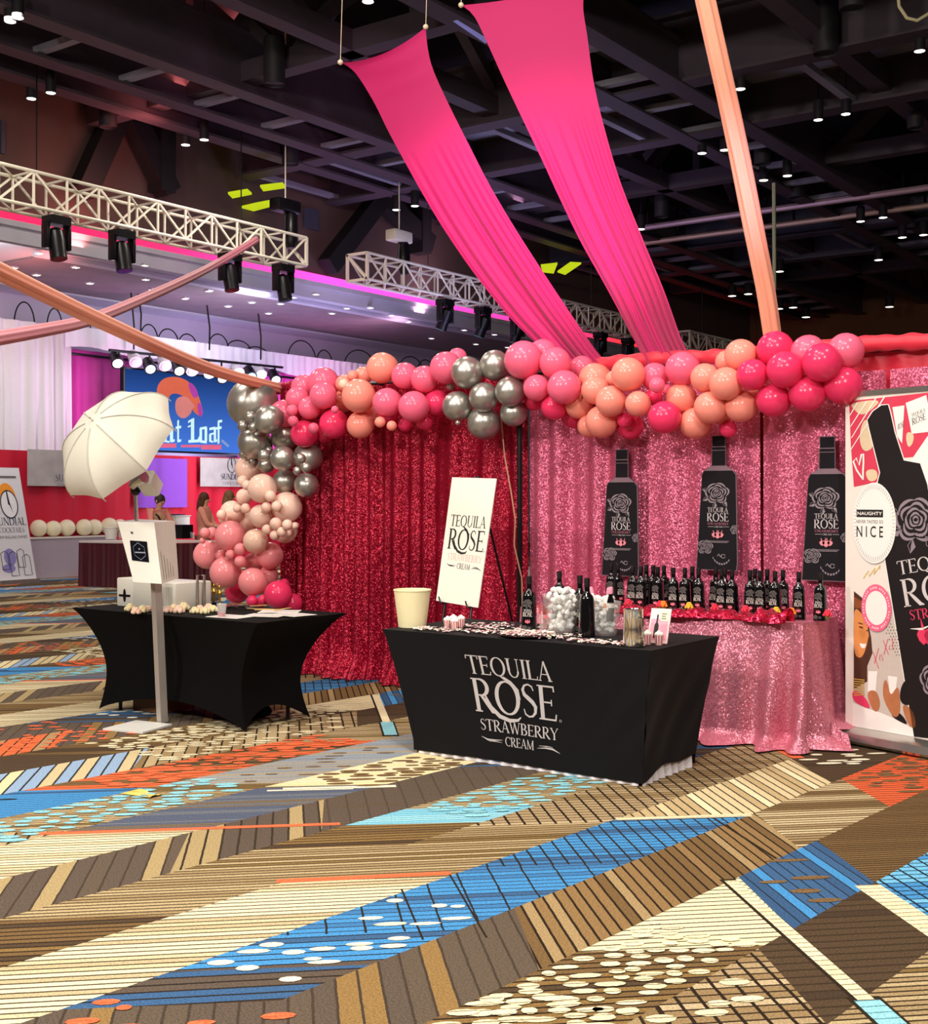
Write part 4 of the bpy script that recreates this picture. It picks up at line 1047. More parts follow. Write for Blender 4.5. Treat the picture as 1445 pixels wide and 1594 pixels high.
# steel jug
p = on(986, 1007); jg = thing('steel_jug', 'polished steel jug near the front right corner of the table', 'jug', p)
M_pol = mat('polished_steel', 'F0ECE4', 0.14, metal=1.0, var=0.03)
MB().lathe([(0.048, 0), (0.056, 0.003), (0.058, 0.01), (0.056, 0.1), (0.054, 0.2), (0.057, 0.208), (0.054, 0.209), (0.051, 0.2), (0.05, 0.02), (0.01, 0.015)], p, 32).build('body', M_pol, jg)
hx = p+Vector((0.052, -0.015, 0)); MB().tube([hx+Vector((0, 0, 0.165)), hx+Vector((0.022, -0.012, 0.16)), hx+Vector((0.026, -0.014, 0.1)), hx+Vector((0.02, -0.01, 0.06)), hx+Vector((0.002, 0, 0.055))], 0.006, 8).build('handle', M_pol, jg)
# small framed sign leaning
pa, pb, pc, pd = on(1018, 1003), on(1044, 1005), at_z(1064, 947, FZ+0.205), at_z(1036, 945, FZ+0.205)
fs = thing('framed_sign', 'small leaning pink sign in a clear stand beside the steel jug', 'sign', on(1030, 1004))
W_, H_ = 0.125, 0.2
base = on(1030, 1003)
def sgn(x, y, e=0.0): return (base.x-0.03+x*0.95-e*0.1, base.y+y*0.30-e+x*0.1, base.z+0.004+y*0.95)
MB().prism(rect(-W_/2, 0, W_/2, H_), lambda x, y: sgn(x, y), lambda x, y: sgn(x, y, -0.006)).build('panel', mat('pale_pink_card', 'F2CFD0', 0.4), fs, smooth=False)
b = MB(); b.poly([sgn(x, y, 0.001) for x, y in rect(-W_/2+0.01, 0.02, W_/2-0.01, 0.14)]); b.build('pink_field', mat('pink_card', 'EE9AAE', 0.4), fs, smooth=False)
MB().shapes([[(-0.03, 0.03), (0.0, 0.03), (-0.002, 0.105), (-0.01, 0.12), (-0.01, 0.165), (-0.02, 0.165), (-0.02, 0.12), (-0.028, 0.105)]], lambda x, y: sgn(x, y, 0.002)).build('bottle_print', M_ink, fs, smooth=False)
MB().shapes([rect(0.005, 0.13, 0.05, 0.185)], lambda x, y: sgn(x, y, 0.002)).build('note_print', mat('cream_card', 'F3E8C0', 0.5), fs, smooth=False)
MB().shapes([rect(0.01+0.0*k, 0.14+0.014*k, 0.04-0.006*(k % 2), 0.146+0.014*k) for k in range(3)], lambda x, y: sgn(x, y, 0.003)).build('note_lines', M_label, fs, smooth=False)
MB().prism([(0, 0), (0.06, 0), (0.0, 0.12)], lambda x, y: (base.x-0.03, base.y+0.01+x+y*0.3, base.z+y), lambda x, y: (base.x-0.025, base.y+0.01+x+y*0.3, base.z+y)).build('prop', M_glass, fs, smooth=False)
# ================================================================ TALL ROLL-UP BANNER AT THE RIGHT
Bl = Vector((-2.755, 7.98, 0)); Br = Vector((-1.95, 7.72, 0)); bd = (Br-Bl).normalized(); bn = Vector((bd.y, -bd.x, 0))
if bn.y > 0: bn = -bn
def ban(s, z, e=0.0): return Bl+bd*s+Vector((0, 0, z))+bn*e
def bpx(px, py, e=0.0):
    r = ray(px, py); O = Vector((0, 0, CAM_H)); P0 = Bl+bn*e
    t = (P0-O).dot(bn)/r.dot(bn); return O+r*t
def bz(px, py):     # pixel -> banner coordinates
    p = bpx(px, py); return ((p-Bl).dot(bd), p.z)
rb = thing('rollup_banner', 'tall roll-up banner showing a large black bottle, at the right end of the booth', 'banner', (Bl+Br)/2)
SW = 0.85; ztop = bz(1330, 615)[1]
b = MB(); b.loft([[ban(s, z, e) for z, e in [(0.012, 0.10), (0.03, 0.115), (0.075, 0.10), (0.10, 0.04), (0.10, -0.03), (0.06, -0.09), (0.012, -0.09)]] for s in (-0.012, SW+0.012)])
b.build('cassette', M_steel, rb, angle=25)
b = MB(); b.loft([[ban(s, ztop+z, e) for z, e in [(-0.01, 0.012), (0.02, 0.014), (0.025, 0.0), (0.02, -0.014), (-0.01, -0.012)]] for s in (-0.005, SW+0.005)]); b.build('top_rail', M_steel, rb, angle=25)
MB().prism(rect(0, 0.09, SW, ztop), lambda x, y: ban(x, y, 0.003), lambda x, y: ban(x, y, 0.0)).build('sheet', mat('banner_cream', 'E9E0D8', 0.55, var=0.03), rb, smooth=False)
for s in (0.1, SW-0.1): MB().box((-0.02, -0.13, 0), (0.02, 0.13, 0.012)).build('foot', M_steel, rb).location = ban(s, 0)-wloc(rb)
def clipx(P, lo=0.003, hi=SW-0.003):
    """clip polygons to the sheet in s"""
    out = []
    for p in P:
        for side, sgn_ in ((lo, 1), (hi, -1)):
            q = []
            for i in range(len(p)):
                a, c = p[i], p[(i+1) % len(p)]
                ia, ic = (a[0]-side)*sgn_ >= 0, (c[0]-side)*sgn_ >= 0
                if ia: q.append(a)
                if ia != ic:
                    t = (side-a[0])/(c[0]-a[0]); q.append((side, a[1]+t*(c[1]-a[1])))
            p = q
            if len(p) < 3: break
        if len(p) >= 3: out.append(p)
    return out
def chaik(p, n=2):
    for _ in range(n):
        q = []
        for i in range(len(p)):
            a, c = p[i], p[(i+1) % len(p)]
            q += [(a[0]*.75+c[0]*.25, a[1]*.75+c[1]*.25), (a[0]*.25+c[0]*.75, a[1]*.25+c[1]*.75)]
        p = q
    return p
SOFT = ('petal_print', 'face_print', 'smile_print', 'hands_print', 'dark_hair_print', 'pink_top_print', 'eye_print')
def bprint(name, polys, m, e, px=True):
    if name in ('petal_print', 'photo_cups_print', 'hands_print', 'dark_hair_print', 'cup_print', 'eye_print') and len(polys) > 1:
        for p in polys: bprint(name, [p], m, e, px)
        return
    if name in SOFT: polys = [chaik(p) for p in polys]
    P = [[bz(*q) for q in p] for p in polys] if px else polys
    P = [[(x, min(max(z, 0.105), ztop-0.012)) for x, z in p] for p in clipx(P)]
    o = MB().shapes(P, lambda x, y: ban(x, y, e)).build(name, m, rb, smooth=False); return o
C7 = lambda x, y: (1285+x/5.3125, 600+y/5.3125)
C8 = lambda x, y: (1285+x/4.981, 880+y/4.981)
mp = lambda f, pts: [f(*p) for p in pts]
M_bred = mat('banner_red', 'D43A56', 0.55, var=0.15, scale=8); M_bbeige = mat('banner_beige', 'DCC6A4', 0.55, var=0.1)
M_bdark = mat('banner_dark', '1C1718', 0.6, var=0.1, scale=20, spec=0.25); M_bwhite = mat('banner_white', 'F1ECE8', 0.55, var=0.02)
M_skin = mat('printed_skin', 'D98C4E', 0.55, var=0.15, scale=14); M_hairp = mat('printed_hair', '4A2A1C', 0.55, var=0.3, scale=40)
M_bpink = mat('banner_pink', 'EC6A8E', 0.55); M_bhot = mat('banner_hotpink', 'E03A62', 0.55)
bprint('red_backdrop_print', [mp(C7, [(200, 130), (850, 60), (1100, 60), (1100, 560), (640, 600), (430, 800), (240, 840), (215, 500)])], M_bred, 0.004)
bprint('petal_print', [mp(C7, [(205, 145), (480, 110), (380, 210), (300, 250), (240, 200)]), mp(C7, [(350, 260), (420, 500), (330, 560), (285, 470), (300, 330)]), mp(C7, [(680, 380), (740, 400), (730, 480), (690, 520), (670, 440)]), mp(C7, [(330, 700), (430, 690), (440, 780), (360, 800)])], M_bbeige, 0.005)
bprint('pale_ground_print', [mp(C7, [(700, 640), (850, 420), (1000, 380), (1100, 380), (1100, 900), (830, 900), (780, 660)]), ], M_bwhite, 0.0055)
bprint('cup_print', [mp(C7, [(560, 180), (660, 165), (640, 480), (600, 420)]), mp(C7, [(670, 145), (840, 80), (900, 380), (720, 400)])], M_bwhite, 0.006)
def tilt_text(P, o, ux, uy):    # 2-D text box mapped to pixel affine
    return [[(o[0]+ux[0]*x+uy[0]*y, o[1]+ux[1]*x+uy[1]*y) for x, y in p] for p in P]
cup_t = tilt_text(serif_text('TEQUILA', 0, 0.62, 1, 0.26)+serif_text('ROSE', 0, 0, 1, 0.52), C7(725, 330), (C7(840, 280)[0]-C7(725, 330)[0], C7(840, 280)[1]-C7(725, 330)[1]), (-2, -20))
cup_t += tilt_text(serif_text('ROSE', 0, 0, 1, 0.52), C7(605, 370), (C7(655, 340)[0]-C7(605, 370)[0], C7(655, 340)[1]-C7(605, 370)[1]), (1, -18))
bprint('cup_lettering', cup_t, M_ink, 0.007)
bprint('white_strokes', [seg(C7(x0, y0), C7(x1, y1), 2.0, 1.2) for x0, y0, x1, y1 in [(275, 140, 207, 250), (350, 130, 215, 340), (425, 105, 222, 435), (495, 95, 218, 530)]]
    + stroke([C7(*p) for p in [(320, 780), (265, 700), (238, 630), (262, 600), (285, 660), (305, 570), (320, 565), (322, 640), (318, 700), (318, 780)]], 2.6), M_bwhite, 0.007)
# the black bottle with its white outline
bottle = [(355, 285), (400, 215), (470, 165), (525, 160), (545, 230), (580, 390), (655, 620), (790, 645), (850, 820), (1150, 2950), (740, 2950), (500, 1430), (470, 1200), (440, 800), (460, 720), (400, 480), (370, 360)]
Pb = mp(C7, bottle)
bprint('bottle_outline', stroke(Pb+[Pb[0]], 3.2), M_bwhite, 0.0065)
bprint('bottle_print', [[Pb[i] for i in (0, 1, 2, 3, 4, 5, 16)], [Pb[i] for i in (5, 6, 14, 15, 16)], [Pb[i] for i in (6, 7, 8, 12, 13, 14)], [Pb[i] for i in (8, 9, 10, 11, 12)]], M_bdark, 0.0075)
rc = C7(720, 1110); rz = [bz(*q) for q in [rc]][0]
bprint('rose_print', rose_polys(rz[0]+0.03, rz[1], 0.14), M_gr, 0.009, px=False)
bprint('rose_print', rose_polys(bz(*C8(790, 880))[0]+0.06, bz(*C8(790, 880))[1], 0.10, False), M_gr, 0.009, px=False)
s0 = bz(*C7(590, 1540)); s1 = bz(*C7(850, 1420))
Pt = serif_text('TEQUILA', 0.0, 0.0, 0.50, 0.085)+serif_text('ROSE', 0.0, -0.20, 0.54, 0.17)
an = math.radians(11)
rotp = lambda P, o: [[(o[0]+x*math.cos(an)-y*math.sin(an), o[1]+x*math.sin(an)+y*math.cos(an)) for x, y in p] for p in P]
bprint('bottle_lettering', rotp(Pt, (s0[0]+0.02, s0[1]-0.02)), mat('banner_silver', 'CFC8C8', 0.5), 0.0095, px=False)
bprint('bottle_pink_lettering', rotp(serif_text('STRAWBERRY', 0.03, -0.285, 0.5, 0.062), (s0[0]+0.02, s0[1]-0.02)), M_bhot, 0.0095, px=False)
bprint('bottle_small_lettering', rotp(serif_text('CREAM', 0.17, -0.35, 0.22, 0.042)+stroke([(0.02, -0.335), (0.1, -0.345), (0.16, -0.33)], [0.002, 0.014, 0.004]), (s0[0]+0.02, s0[1]-0.02)), M_bwhite, 0.0095, px=False)
sb = bz(*C8(790, 540)); bprint('berry_print', berry_polys(sb[0]+0.05, sb[1], 0.09), M_bhot, 0.0095, px=False)
# scalloped round sign
cc = bz(*C7(412, 1138)); rx = (bz(*C7(590, 1138))[0]-bz(*C7(232, 1138))[0])/2; rz_ = (bz(*C7(412, 800))[1]-bz(*C7(412, 1470))[1])/2
bprint('plate_print', [ellipse(cc[0], cc[1], rx, rz_, 48)], M_bwhite, 0.0105, px=False)
bprint('plate_rays', [seg((cc[0]+rx*0.84*math.cos(a), cc[1]+rz_*0.84*math.sin(a)), (cc[0]+rx*0.96*math.cos(a), cc[1]+rz_*0.96*math.sin(a)), 0.002) for a in [2*math.pi*k/64 for k in range(64)]], M_label, 0.0112, px=False)
x0, y0 = bz(*C7(268, 1088)); x1, y1 = bz(*C7(487, 1028))
bprint('naughty_bar', [rect(x0, y0, x1, y1)], M_ink, 0.0112, px=False)
bprint('naughty_lettering', sans_text('NAUGHTY', x0+0.007, y0+0.013, x1-x0-0.014, y1-y0-0.026, 0.015), M_bwhite, 0.0118, px=False)
xa, ya = bz(*C7(268, 1138)); xb, yb = bz(*C7(487, 1115)); bprint('small_lettering', sans_text('NEVER TASTED SO', xa, ya, xb-xa, yb-ya), M_ink, 0.0112, px=False)
xa, ya = bz(*C7(268, 1252)); xb, yb = bz(*C7(487, 1165)); bprint('nice_lettering', sans_text('N I C E', xa, ya, xb-xa, yb-ya, 0.01), M_ink, 0.0112, px=False)
# yellow scribble, pink ring, cheerful photograph
bprint('yellow_scribble', stroke(mp(C8, [(300, 100), (340, 40), (345, 85), (390, 20), (380, 70), (430, 0), (425, 30)]), 1.2), mat('banner_yellow', 'D9B84A', 0.5), 0.006)
bprint('photo_ground_print', [mp(C8, [(225, 280), (490, 200), (600, 640), (690, 1100), (720, 1280), (220, 1060)])], mat('banner_grey', 'C9BEB6', 0.5), 0.0045)
qc = bz(*C8(403, 330)); qx = (bz(*C8(518, 330))[0]-bz(*C8(285, 330))[0])/2; qz = (bz(*C8(403, 148))[1]-bz(*C8(403, 515))[1])/2
ring_o, ring_i = ellipse(*qc, qx, qz, 40), ellipse(*qc, qx*0.72, qz*0.72, 40)
bprint('pink_ring_print', [[ring_o[i], ring_o[(i+1) % 40], ring_i[(i+1) % 40], ring_i[i]] for i in range(40)], M_bpink, 0.0105, px=False)
bprint('ring_centre_print', [ring_i], M_bwhite, 0.0105, px=False)
bprint('ring_marks', [seg((qc[0]+qx*0.82*math.cos(a), qc[1]+qz*0.82*math.sin(a)), (qc[0]+qx*0.90*math.cos(a), qc[1]+qz*0.90*math.sin(a)), 0.006) for a in [2*math.pi*k/44 for k in range(44) if k % 5]], M_bwhite, 0.0112, px=False)
bprint('hair_print', [mp(C8, [(226, 200), (300, 260), (330, 420), (360, 560), (370, 680), (330, 780), (330, 900), (225, 960)])], M_hairp, 0.005)
bprint('face_print', [mp(C8, [(230, 330), (270, 350), (330, 440), (338, 520), (345, 545), (335, 570), (330, 610), (300, 700), (270, 722), (230, 690), (222, 500)])], M_skin, 0.006)
bprint('hairline_print', [mp(C8, [(226, 240), (290, 280), (300, 340), (235, 330)])], mat('printed_auburn', '8A4A26', 0.55, var=0.3, scale=40), 0.0065)
bprint('smile_print', [mp(C8, [(268, 600), (300, 610), (325, 605), (312, 645), (285, 640)])], M_bwhite, 0.007)
bprint('eye_print', [mp(C8, [(262, 470), (300, 478), (296, 490), (268, 482)]), mp(C8, [(322, 500), (336, 500), (336, 512), (324, 510)]), mp(C8, [(258, 440), (300, 452), (300, 460), (260, 450)])], M_hairp, 0.007)
bprint('striped_sleeve_print', [seg(C8(225, 880+k*18), C8(310, 890+k*16), 1.6) for k in range(8)], mat('sleeve_gold', 'C9A24E', 0.5), 0.007)
bprint('pink_top_print', [mp(C8, [(215, 960), (300, 1000), (360, 1100), (330, 1110), (215, 1050)])], M_bhot, 0.0068)
bprint('photo_cups_print', [mp(C8, [(340, 820), (410, 820), (395, 990), (335, 980)]), mp(C8, [(490, 855), (565, 865), (545, 1030), (510, 1040)])], M_bwhite, 0.0068)
bprint('hands_print', [mp(C8, [(320, 980), (400, 960), (435, 1070), (410, 1140), (370, 1120)]), mp(C8, [(460, 890), (485, 890), (510, 1020), (560, 940), (580, 960), (590, 1150), (540, 1190), (470, 1070), (450, 990)]), mp(C8, [(590, 1060), (690, 1120), (715, 1265), (650, 1250)])], mat('printed_hand', 'B4714A', 0.5, var=0.2, scale=25), 0.0075)
bprint('dark_hair_print', [mp(C8, [(585, 960), (630, 875), (670, 960), (690, 1060), (640, 1090), (585, 1060)]), mp(C8, [(520, 1130), (590, 1140), (660, 1250), (525, 1180)])], M_bdark, 0.0072)
bprint('white_foot_print', [mp(C8, [(215, 1060), (330, 1110), (430, 1140), (525, 1180), (660, 1250), (740, 1290), (740, 1420), (215, 1300)])], M_bwhite, 0.0066)
bprint('xoxo_scribble', [q for P in ([(375, 670), (420, 800)], [(420, 640), (385, 760)], [(430, 690), (425, 730), (455, 740), (440, 690)], [(455, 580), (495, 690)], [(490, 570), (460, 690)], [(505, 620), (500, 650), (530, 650), (525, 560)]) for q in stroke(mp(C8, P), 0.8)], M_bhot, 0.0075)
bprint('dots_print', [ellipse(*bz(*C8(480+x*22+(y % 2)*11, 430+y*24)), 0.0035, 0.0035, 8) for y in range(12) for x in range(5) if 470+x*22 < 500+y*14 and 480+x*22 > 440+y*9], M_hairp, 0.0072, px=False)

# ================================================================ LEFT TABLE TOP
LZ = 0.747
def onL(px, py): p = at_z(px, py, LZ); return Vector((p.x, p.y, LZ))
M_case = mat('white_case', 'DCD9CE', 0.35, var=0.02)
pr = thing('photo_printer', 'white photo printer with a black cross slot on the photo booth table', 'printer', (-7.5, 6.3, LZ))
b = MB(); b.rbox((-7.70, 6.12, LZ), (-7.50, 6.50, LZ+0.215), 0.018); b.build('head_case', M_case, pr, angle=50)
b = MB(); b.rbox((-7.49, 6.10, LZ), (-7.02, 6.46, LZ+0.20), 0.018); b.build('body_case', M_case, pr, angle=50)
b = MB(); b.box((-7.665, 6.117, LZ+0.075), (-7.535, 6.121, LZ+0.092)); b.shapes([ellipse(-7.60, LZ+0.085, 0.016, 0.05, 20)], lambda x, y: (x, 6.1165, y)); b.build('slot', M_black, pr, smooth=False)
b = MB()
for k in range(7): b.box((-7.16+0.018*k, 6.097, LZ+0.03), (-7.157+0.018*k, 6.101, LZ+0.17))
b.build('vent_slots', mat('vent_grey', '8F8A80', 0.6), pr, smooth=False)
b = MB(); b.tube([(-7.0, 6.30, LZ+0.02), (-7.0, 6.30, LZ+0.25), (-6.97, 6.34, LZ+0.25), (-6.97, 6.34, LZ+0.02)], 0.01, 8)
b.build('paper_catch', M_steel, pr)
# rose heads along the front edge
q = random.Random(17)
M_fl = [mat('rose_cream', 'F1E3B4', 0.7, var=0.1), mat('rose_blush', 'F3CDB8', 0.7, var=0.1)]
for i, x in enumerate([203, 212, 222, 231, 240, 262, 270, 278, 286, 294, 303, 311, 318, 325, 332]):
    p = onL(x, 951+q.uniform(-5, 5)); r = q.uniform(0.026, 0.034)
    f = thing('rose_head', 'pale artificial rose head on the booth table edge, %s from the left' % ORD[i], 'flower', p, 'pale roses on the booth table')
    b = MB()
    for k in range(3):
        for j in range(5):
            a = 2*math.pi*j/5+k*0.7+i; rr_ = r*(0.3+0.32*k)
            b.sphere((p.x+rr_*math.cos(a), p.y+rr_*math.sin(a), p.z+r*(1.2-0.35*k)), r*0.5, 7, 5)
    b.build('petals', M_fl[i % 2], f)
    MB().lathe([(0.003, 0), (r*0.7, 0.004), (r*0.6, r*0.7)], p, 8).build('calyx', mat('leaf_green', '7C9A3C', 0.7), f)
# small gold figures
M_gold = mat('gold_plastic', 'D9B34A', 0.25, metal=0.8, var=0.1)
for i, x in enumerate([297, 309, 326, 333, 342]):
    p = onL(x, 944-(i % 2)*3); G = 1.35; f = thing('gold_figure', 'small shiny gold statuette among the booth props, %s from the left' % ORD[i], 'statuette', p, 'gold statuettes')
    MB().lathe([(a*G, z*G) for a, z in [(0.014, 0), (0.015, 0.012), (0.007, 0.016), (0.006, 0.02)]], p, 12).build('base', M_black if i % 2 else M_gold, f)
    MB().lathe([(a*G, z*G) for a, z in [(0.006, 0.02), (0.007, 0.05), (0.013, 0.075), (0.006, 0.09), (0.004, 0.095), (0.008, 0.104), (0.006, 0.114), (0.001, 0.118)]], p, 12).build('body', M_gold, f)
    MB().tube([p+Vector((-0.012, 0, 0.072))*G, p+Vector((-0.02, -0.004, 0.095))*G, p+Vector((-0.012, -0.006, 0.125))*G], 0.003, 6).build('arm', M_gold, f)
p = onL(345, 961); g = thing('drinking_glass', 'clear glass tumbler on the booth table beside the papers', 'glass', p)
MB().lathe([(0.026, 0), (0.036, 0.095), (0.034, 0.095), (0.024, 0.006)], p, 20).build('wall', M_glass, g)
MB().lathe([(0.0, 0.006), (0.023, 0.006), (0.027, 0.035), (0.0, 0.035)], p, 16).build('drink', mat('berry_drink', 'B4485A', 0.3), g)
p = onL(378, 949); sc_ = thing('scissors', 'black handled scissors lying on the booth table', 'scissors', p)
for s in (-1, 1): MB().tube([p+Vector((0.045*math.cos(a)-0.04+s*0.02, s*0.035+0.025*math.sin(a), 0.02)) for a in [2*math.pi*k/14 for k in range(15)]], 0.006, 6).build('handle', M_black, sc_)
MB().prism([(0, -0.008), (0.14, 0), (0, 0.008)], lambda x, y: p+Vector((x+0.03, y, 0.02)), lambda x, y: p+Vector((x+0.03, y, 0.016))).build('blades', M_steel, sc_, smooth=False)
pts = [(405, 949), (420, 951), (395, 946), (440, 952)]
for i, (x, y) in enumerate(pts):
    p = onL(x, y); a = 0.3+i*0.5; b = MB(); b.M = Matrix.Translation(p+Vector((0, 0, 0.004+0.004*i))) @ Matrix.Rotation(a, 4, 'Z')
    b.rbox((-0.11, -0.012, 0), (0.11, 0.012, 0.004), 0.008, 2)
    tag(b.build('wooden_stick', mat('birch', 'D8AE72', 0.6, var=0.1)), 'flat wooden prop stick behind the papers, %s of four' % ORD[i], 'stick', 'wooden prop sticks')
M_sheet = mat('printed_sheet', 'CFC9C8', 0.5, var=0.35, scale=40)
for i, (u, v, a, lab) in enumerate([(-6.35, 6.02, 0.1, 'white printed sheet lying at the front of the papers by the tumbler'), (-6.2, 6.2, 0.35, 'printed sheet in the middle of the booth table papers'), (-6.07, 6.33, -0.1, 'printed sheet at the right end of the booth table'), (-6.28, 6.42, 0.6, 'printed sheet at the back of the booth table papers')]):
    b = MB(); b.M = Matrix.Translation(Vector((u, v, LZ+0.003+0.003*i))) @ Matrix.Rotation(a, 4, 'Z'); b.box((-0.14, -0.105, 0), (0.14, 0.105, 0.002))
    s_ = b.build('paper_sheet', M_paper, smooth=False); tag(s_, lab, 'paper', 'printed sheets')
    b = MB(); b.M = Matrix.Translation(Vector((u, v, LZ+0.0056+0.003*i))) @ Matrix.Rotation(a, 4, 'Z'); b.poly([(x, y, 0) for x, y in rect(-0.125, -0.09, 0.125, 0.09)]); b.build('picture', M_sheet, s_, smooth=False)
b = MB()
for k in range(5): b.sphere(onL(352+k*4.2, 945+(k % 2)*2)+Vector((0, 0, 0.012)), 0.014, 8, 6, 1.8, 1, 0.8)
tag(b.build('ribbon_pile', mat('wine_ribbon', '7A1E30', 0.6)), 'small heap of wine red and green ribbon by the tumbler', 'ribbon')

# ================================================================ PHOTO BOOTH STAND AND FLASH UMBRELLA
M_pole = mat('satin_aluminium', 'B9B2AC', 0.4, metal=0.5, var=0.05)
bb = [at_z(*p, 0.0) for p in [(160, 1137), (222, 1143), (268, 1130), (212, 1124)]]
pb = at_z(253, 1126, 0.0)
booth = thing('photo_booth', 'white photo booth screen on a pole in front of the left table', 'photo booth', pb)
cx_ = (-6.83, 5.62)
b = MB(); b.loft([[q_+Vector((0, 0, z)) for q_ in bb] for z in (0.002, 0.014)]); b.build('base_plate', mat('plate_white', 'DCDCD6', 0.35), booth, angle=50)
ptop = at_d(243, 900, depth_of((-6.86, 5.74)))
pole0 = at_z(253, 1124, 0.01)
px_, py_ = to_px(pole0)
top = at_d(243, 900, 8.64)
MB().bar(pole0, top, 0.062, 0.045).build('pole', M_pole, booth, smooth=False)
# head: a tall wedge-shaped case, seen three-quarter
D0 = 8.62
def dpt(px, py, d): return at_d(px, py, d)
ft = [dpt(183, 812, 8.55), dpt(240, 813, 8.55), dpt(252, 909, 8.48), dpt(208, 906, 8.48)]       # front panel TL TR BR BL
bkp = [dpt(215, 808, 8.95), dpt(272, 811, 8.95), dpt(278, 900, 8.78), dpt(236, 897, 8.78)]
b = MB(); b.loft([[p for p in ft], [p*0.97+q_*0.03+Vector((0, 0, 0.0)) for p, q_ in zip(ft, bkp)], [q_ for q_ in bkp]]); b.build('screen_case', M_case, booth, angle=30)
def fr(x, y, e=0.004):
    p = (ft[3]*(1-x)+ft[2]*x)*(1-y)+(ft[0]*(1-x)+ft[1]*x)*y
    n = (ft[1]-ft[0]).cross(ft[3]-ft[0]).normalized()
    if n.dot(ray(220, 850)) > 0: n = -n
    return p+n*e
MB().poly([fr(x, y) for x, y in [(0.14, 0.36), (0.68, 0.34), (0.72, 0.68), (0.22, 0.69)]]).build('logo_plate', mat('navy_plate', '0C0E16', 0.9, spec=0.1), booth, smooth=False)
hexa = [(0.44+0.19*math.cos(math.radians(90+60*k)), 0.515+0.14*math.sin(math.radians(90+60*k))) for k in range(7)]
MB().shapes(stroke(hexa, 0.008)+sans_text('PHOTO BOOTH', 0.29, 0.485, 0.34, 0.03)[:0]+[rect(0.30, 0.485, 0.62, 0.505), rect(0.43, 0.54, 0.47, 0.565)], lambda x, y: fr(x, y, 0.006)).build('plate_print', mat('plate_line', '8C93A4', 0.5), booth, smooth=False)
MB().shapes([ellipse(0.33, 0.82, 0.035, 0.02, 12)], lambda x, y: fr(x, y, 0.005)).build('lens', M_black, booth, smooth=False)
def sidep(x, y, e=0.004):
    p = (ft[2]*(1-x)+bkp[2]*x)*(1-y)+(ft[1]*(1-x)+bkp[1]*x)*y
    n = (bkp[1]-ft[1]).cross(ft[2]-ft[1]).normalized()
    if n.dot(ray(260, 850)) > 0: n = -n
    return p+n*e
MB().shapes([seg((0.15+0.14*k, 0.06), (0.12+0.14*k, 0.52-0.07*k), 0.02) for k in range(5)], sidep).build('vent_slots', mat('vent_grey', '8F8A80', 0.6), booth, smooth=False)
# flash pole, flash head, umbrella
dU = 8.75
fp0, fp1 = dpt(213, 812, dU), dpt(211, 768, dU)
fl_ = thing('flash_stand', 'studio flash on a thin pole above the photo booth screen', 'flash', fp0)
MB().tube([fp0-Vector((0, 0, 0.03)), fp1], 0.014, 10).build('pole', M_steel, fl_)
MB().sphere(dpt(211, 764, dU), 0.035, 10, 8).build('bracket', M_black, fl_)
b = MB(); b.tube([dpt(206, 757, dU-0.03), dpt(212, 750, dU-0.05), dpt(224, 742, dU-0.1)], [0.03, 0.035, 0.045], 12); b.build('reflector', M_steel, fl_)
hc = dpt(232, 752, dU); ax = (dpt(226, 742, dU-0.1)-dpt(240, 762, dU+0.02)).normalized()
side_ = ax.cross(Vector((0, 0, 1))).normalized(); up_ = side_.cross(ax)
b = MB(); b.loft([[hc+ax*t+side_*x*0.062+up_*y*0.058 for x, y in [(-1, -0.8), (-0.8, -1), (0.8, -1), (1, -0.8), (1, 0.8), (0.8, 1), (-0.8, 1), (-1, 0.8)]] for t in (-0.075, 0.07)]); b.build('flash_case', M_case, fl_, smooth=False)
b = MB(); b.loft([[hc+ax*t+side_*x*0.034+up_*y*0.03 for x, y in [(-1, -1), (1, -1), (1, 1), (-1, 1)]] for t in (-0.078, -0.0765)]); b.build('rear_panel', M_black, fl_, smooth=False)
# umbrella: axis towards upper left and the viewer
RG = Vector((CS, SN, 0)); FW = Vector((-SN, CS, 0)); UPV = Vector((0, 0, 1))
rn_ = ray(188, 696).normalized(); rgp = rn_.cross(UPV).normalized(); upp = rgp.cross(rn_)
ua = (rgp*-0.62+upp*0.60-rn_*0.5).normalized()
uc = dpt(188, 696, dU-0.18); UR = 105*(dU-0.18)/FPX
e1 = (rgp*(116-188)+upp*-(772-696)); e1 = (e1-ua*e1.dot(ua)).normalized(); e2 = ua.cross(e1)
um = thing('flash_umbrella', 'white photo umbrella tilted above the photo booth', 'umbrella', uc)
dep = 0.29
def umb(a, t):   # t 0 hub..1 rim
    k = a/(math.pi/4); fk = k-math.floor(k)
    scal = 1-0.10*math.sin(math.pi*fk)*t
    r = UR*math.sin(t*math.pi/2*0.96)/math.sin(math.pi/2*0.96)*scal
    h = dep*(math.cos(t*math.pi/2*0.98)) - 0.018*math.sin(math.pi*fk)*t*(1-t)
    return uc+ua*h+(e1*math.cos(a)+e2*math.sin(a))*r
M_umb = mat('white_umbrella_cloth', 'D9D7C9', 0.7, transl=0.12, var=0.03)
for k in range(8):
    b = MB(); b.grid(8, 12, lambda i, j, k=k: umb((k+i*0.9999)*math.pi/4, max(0.012, j)))
    b.build('canopy_panel', M_umb, um, angle=80)
    MB().tube([umb(k*math.pi/4+1e-6, t/10)+ua*0.003 for t in range(1, 11)]+[umb(k*math.pi/4+1e-6, 1)*1.0-ua*0.03], 0.0045, 5).build('rib', mat('rib_seam', 'B4B2A6', 0.6), um)
MB().tube([uc-ua*0.2, uc+ua*(dep+0.03)], 0.006, 8).build('shaft', M_steel, um)

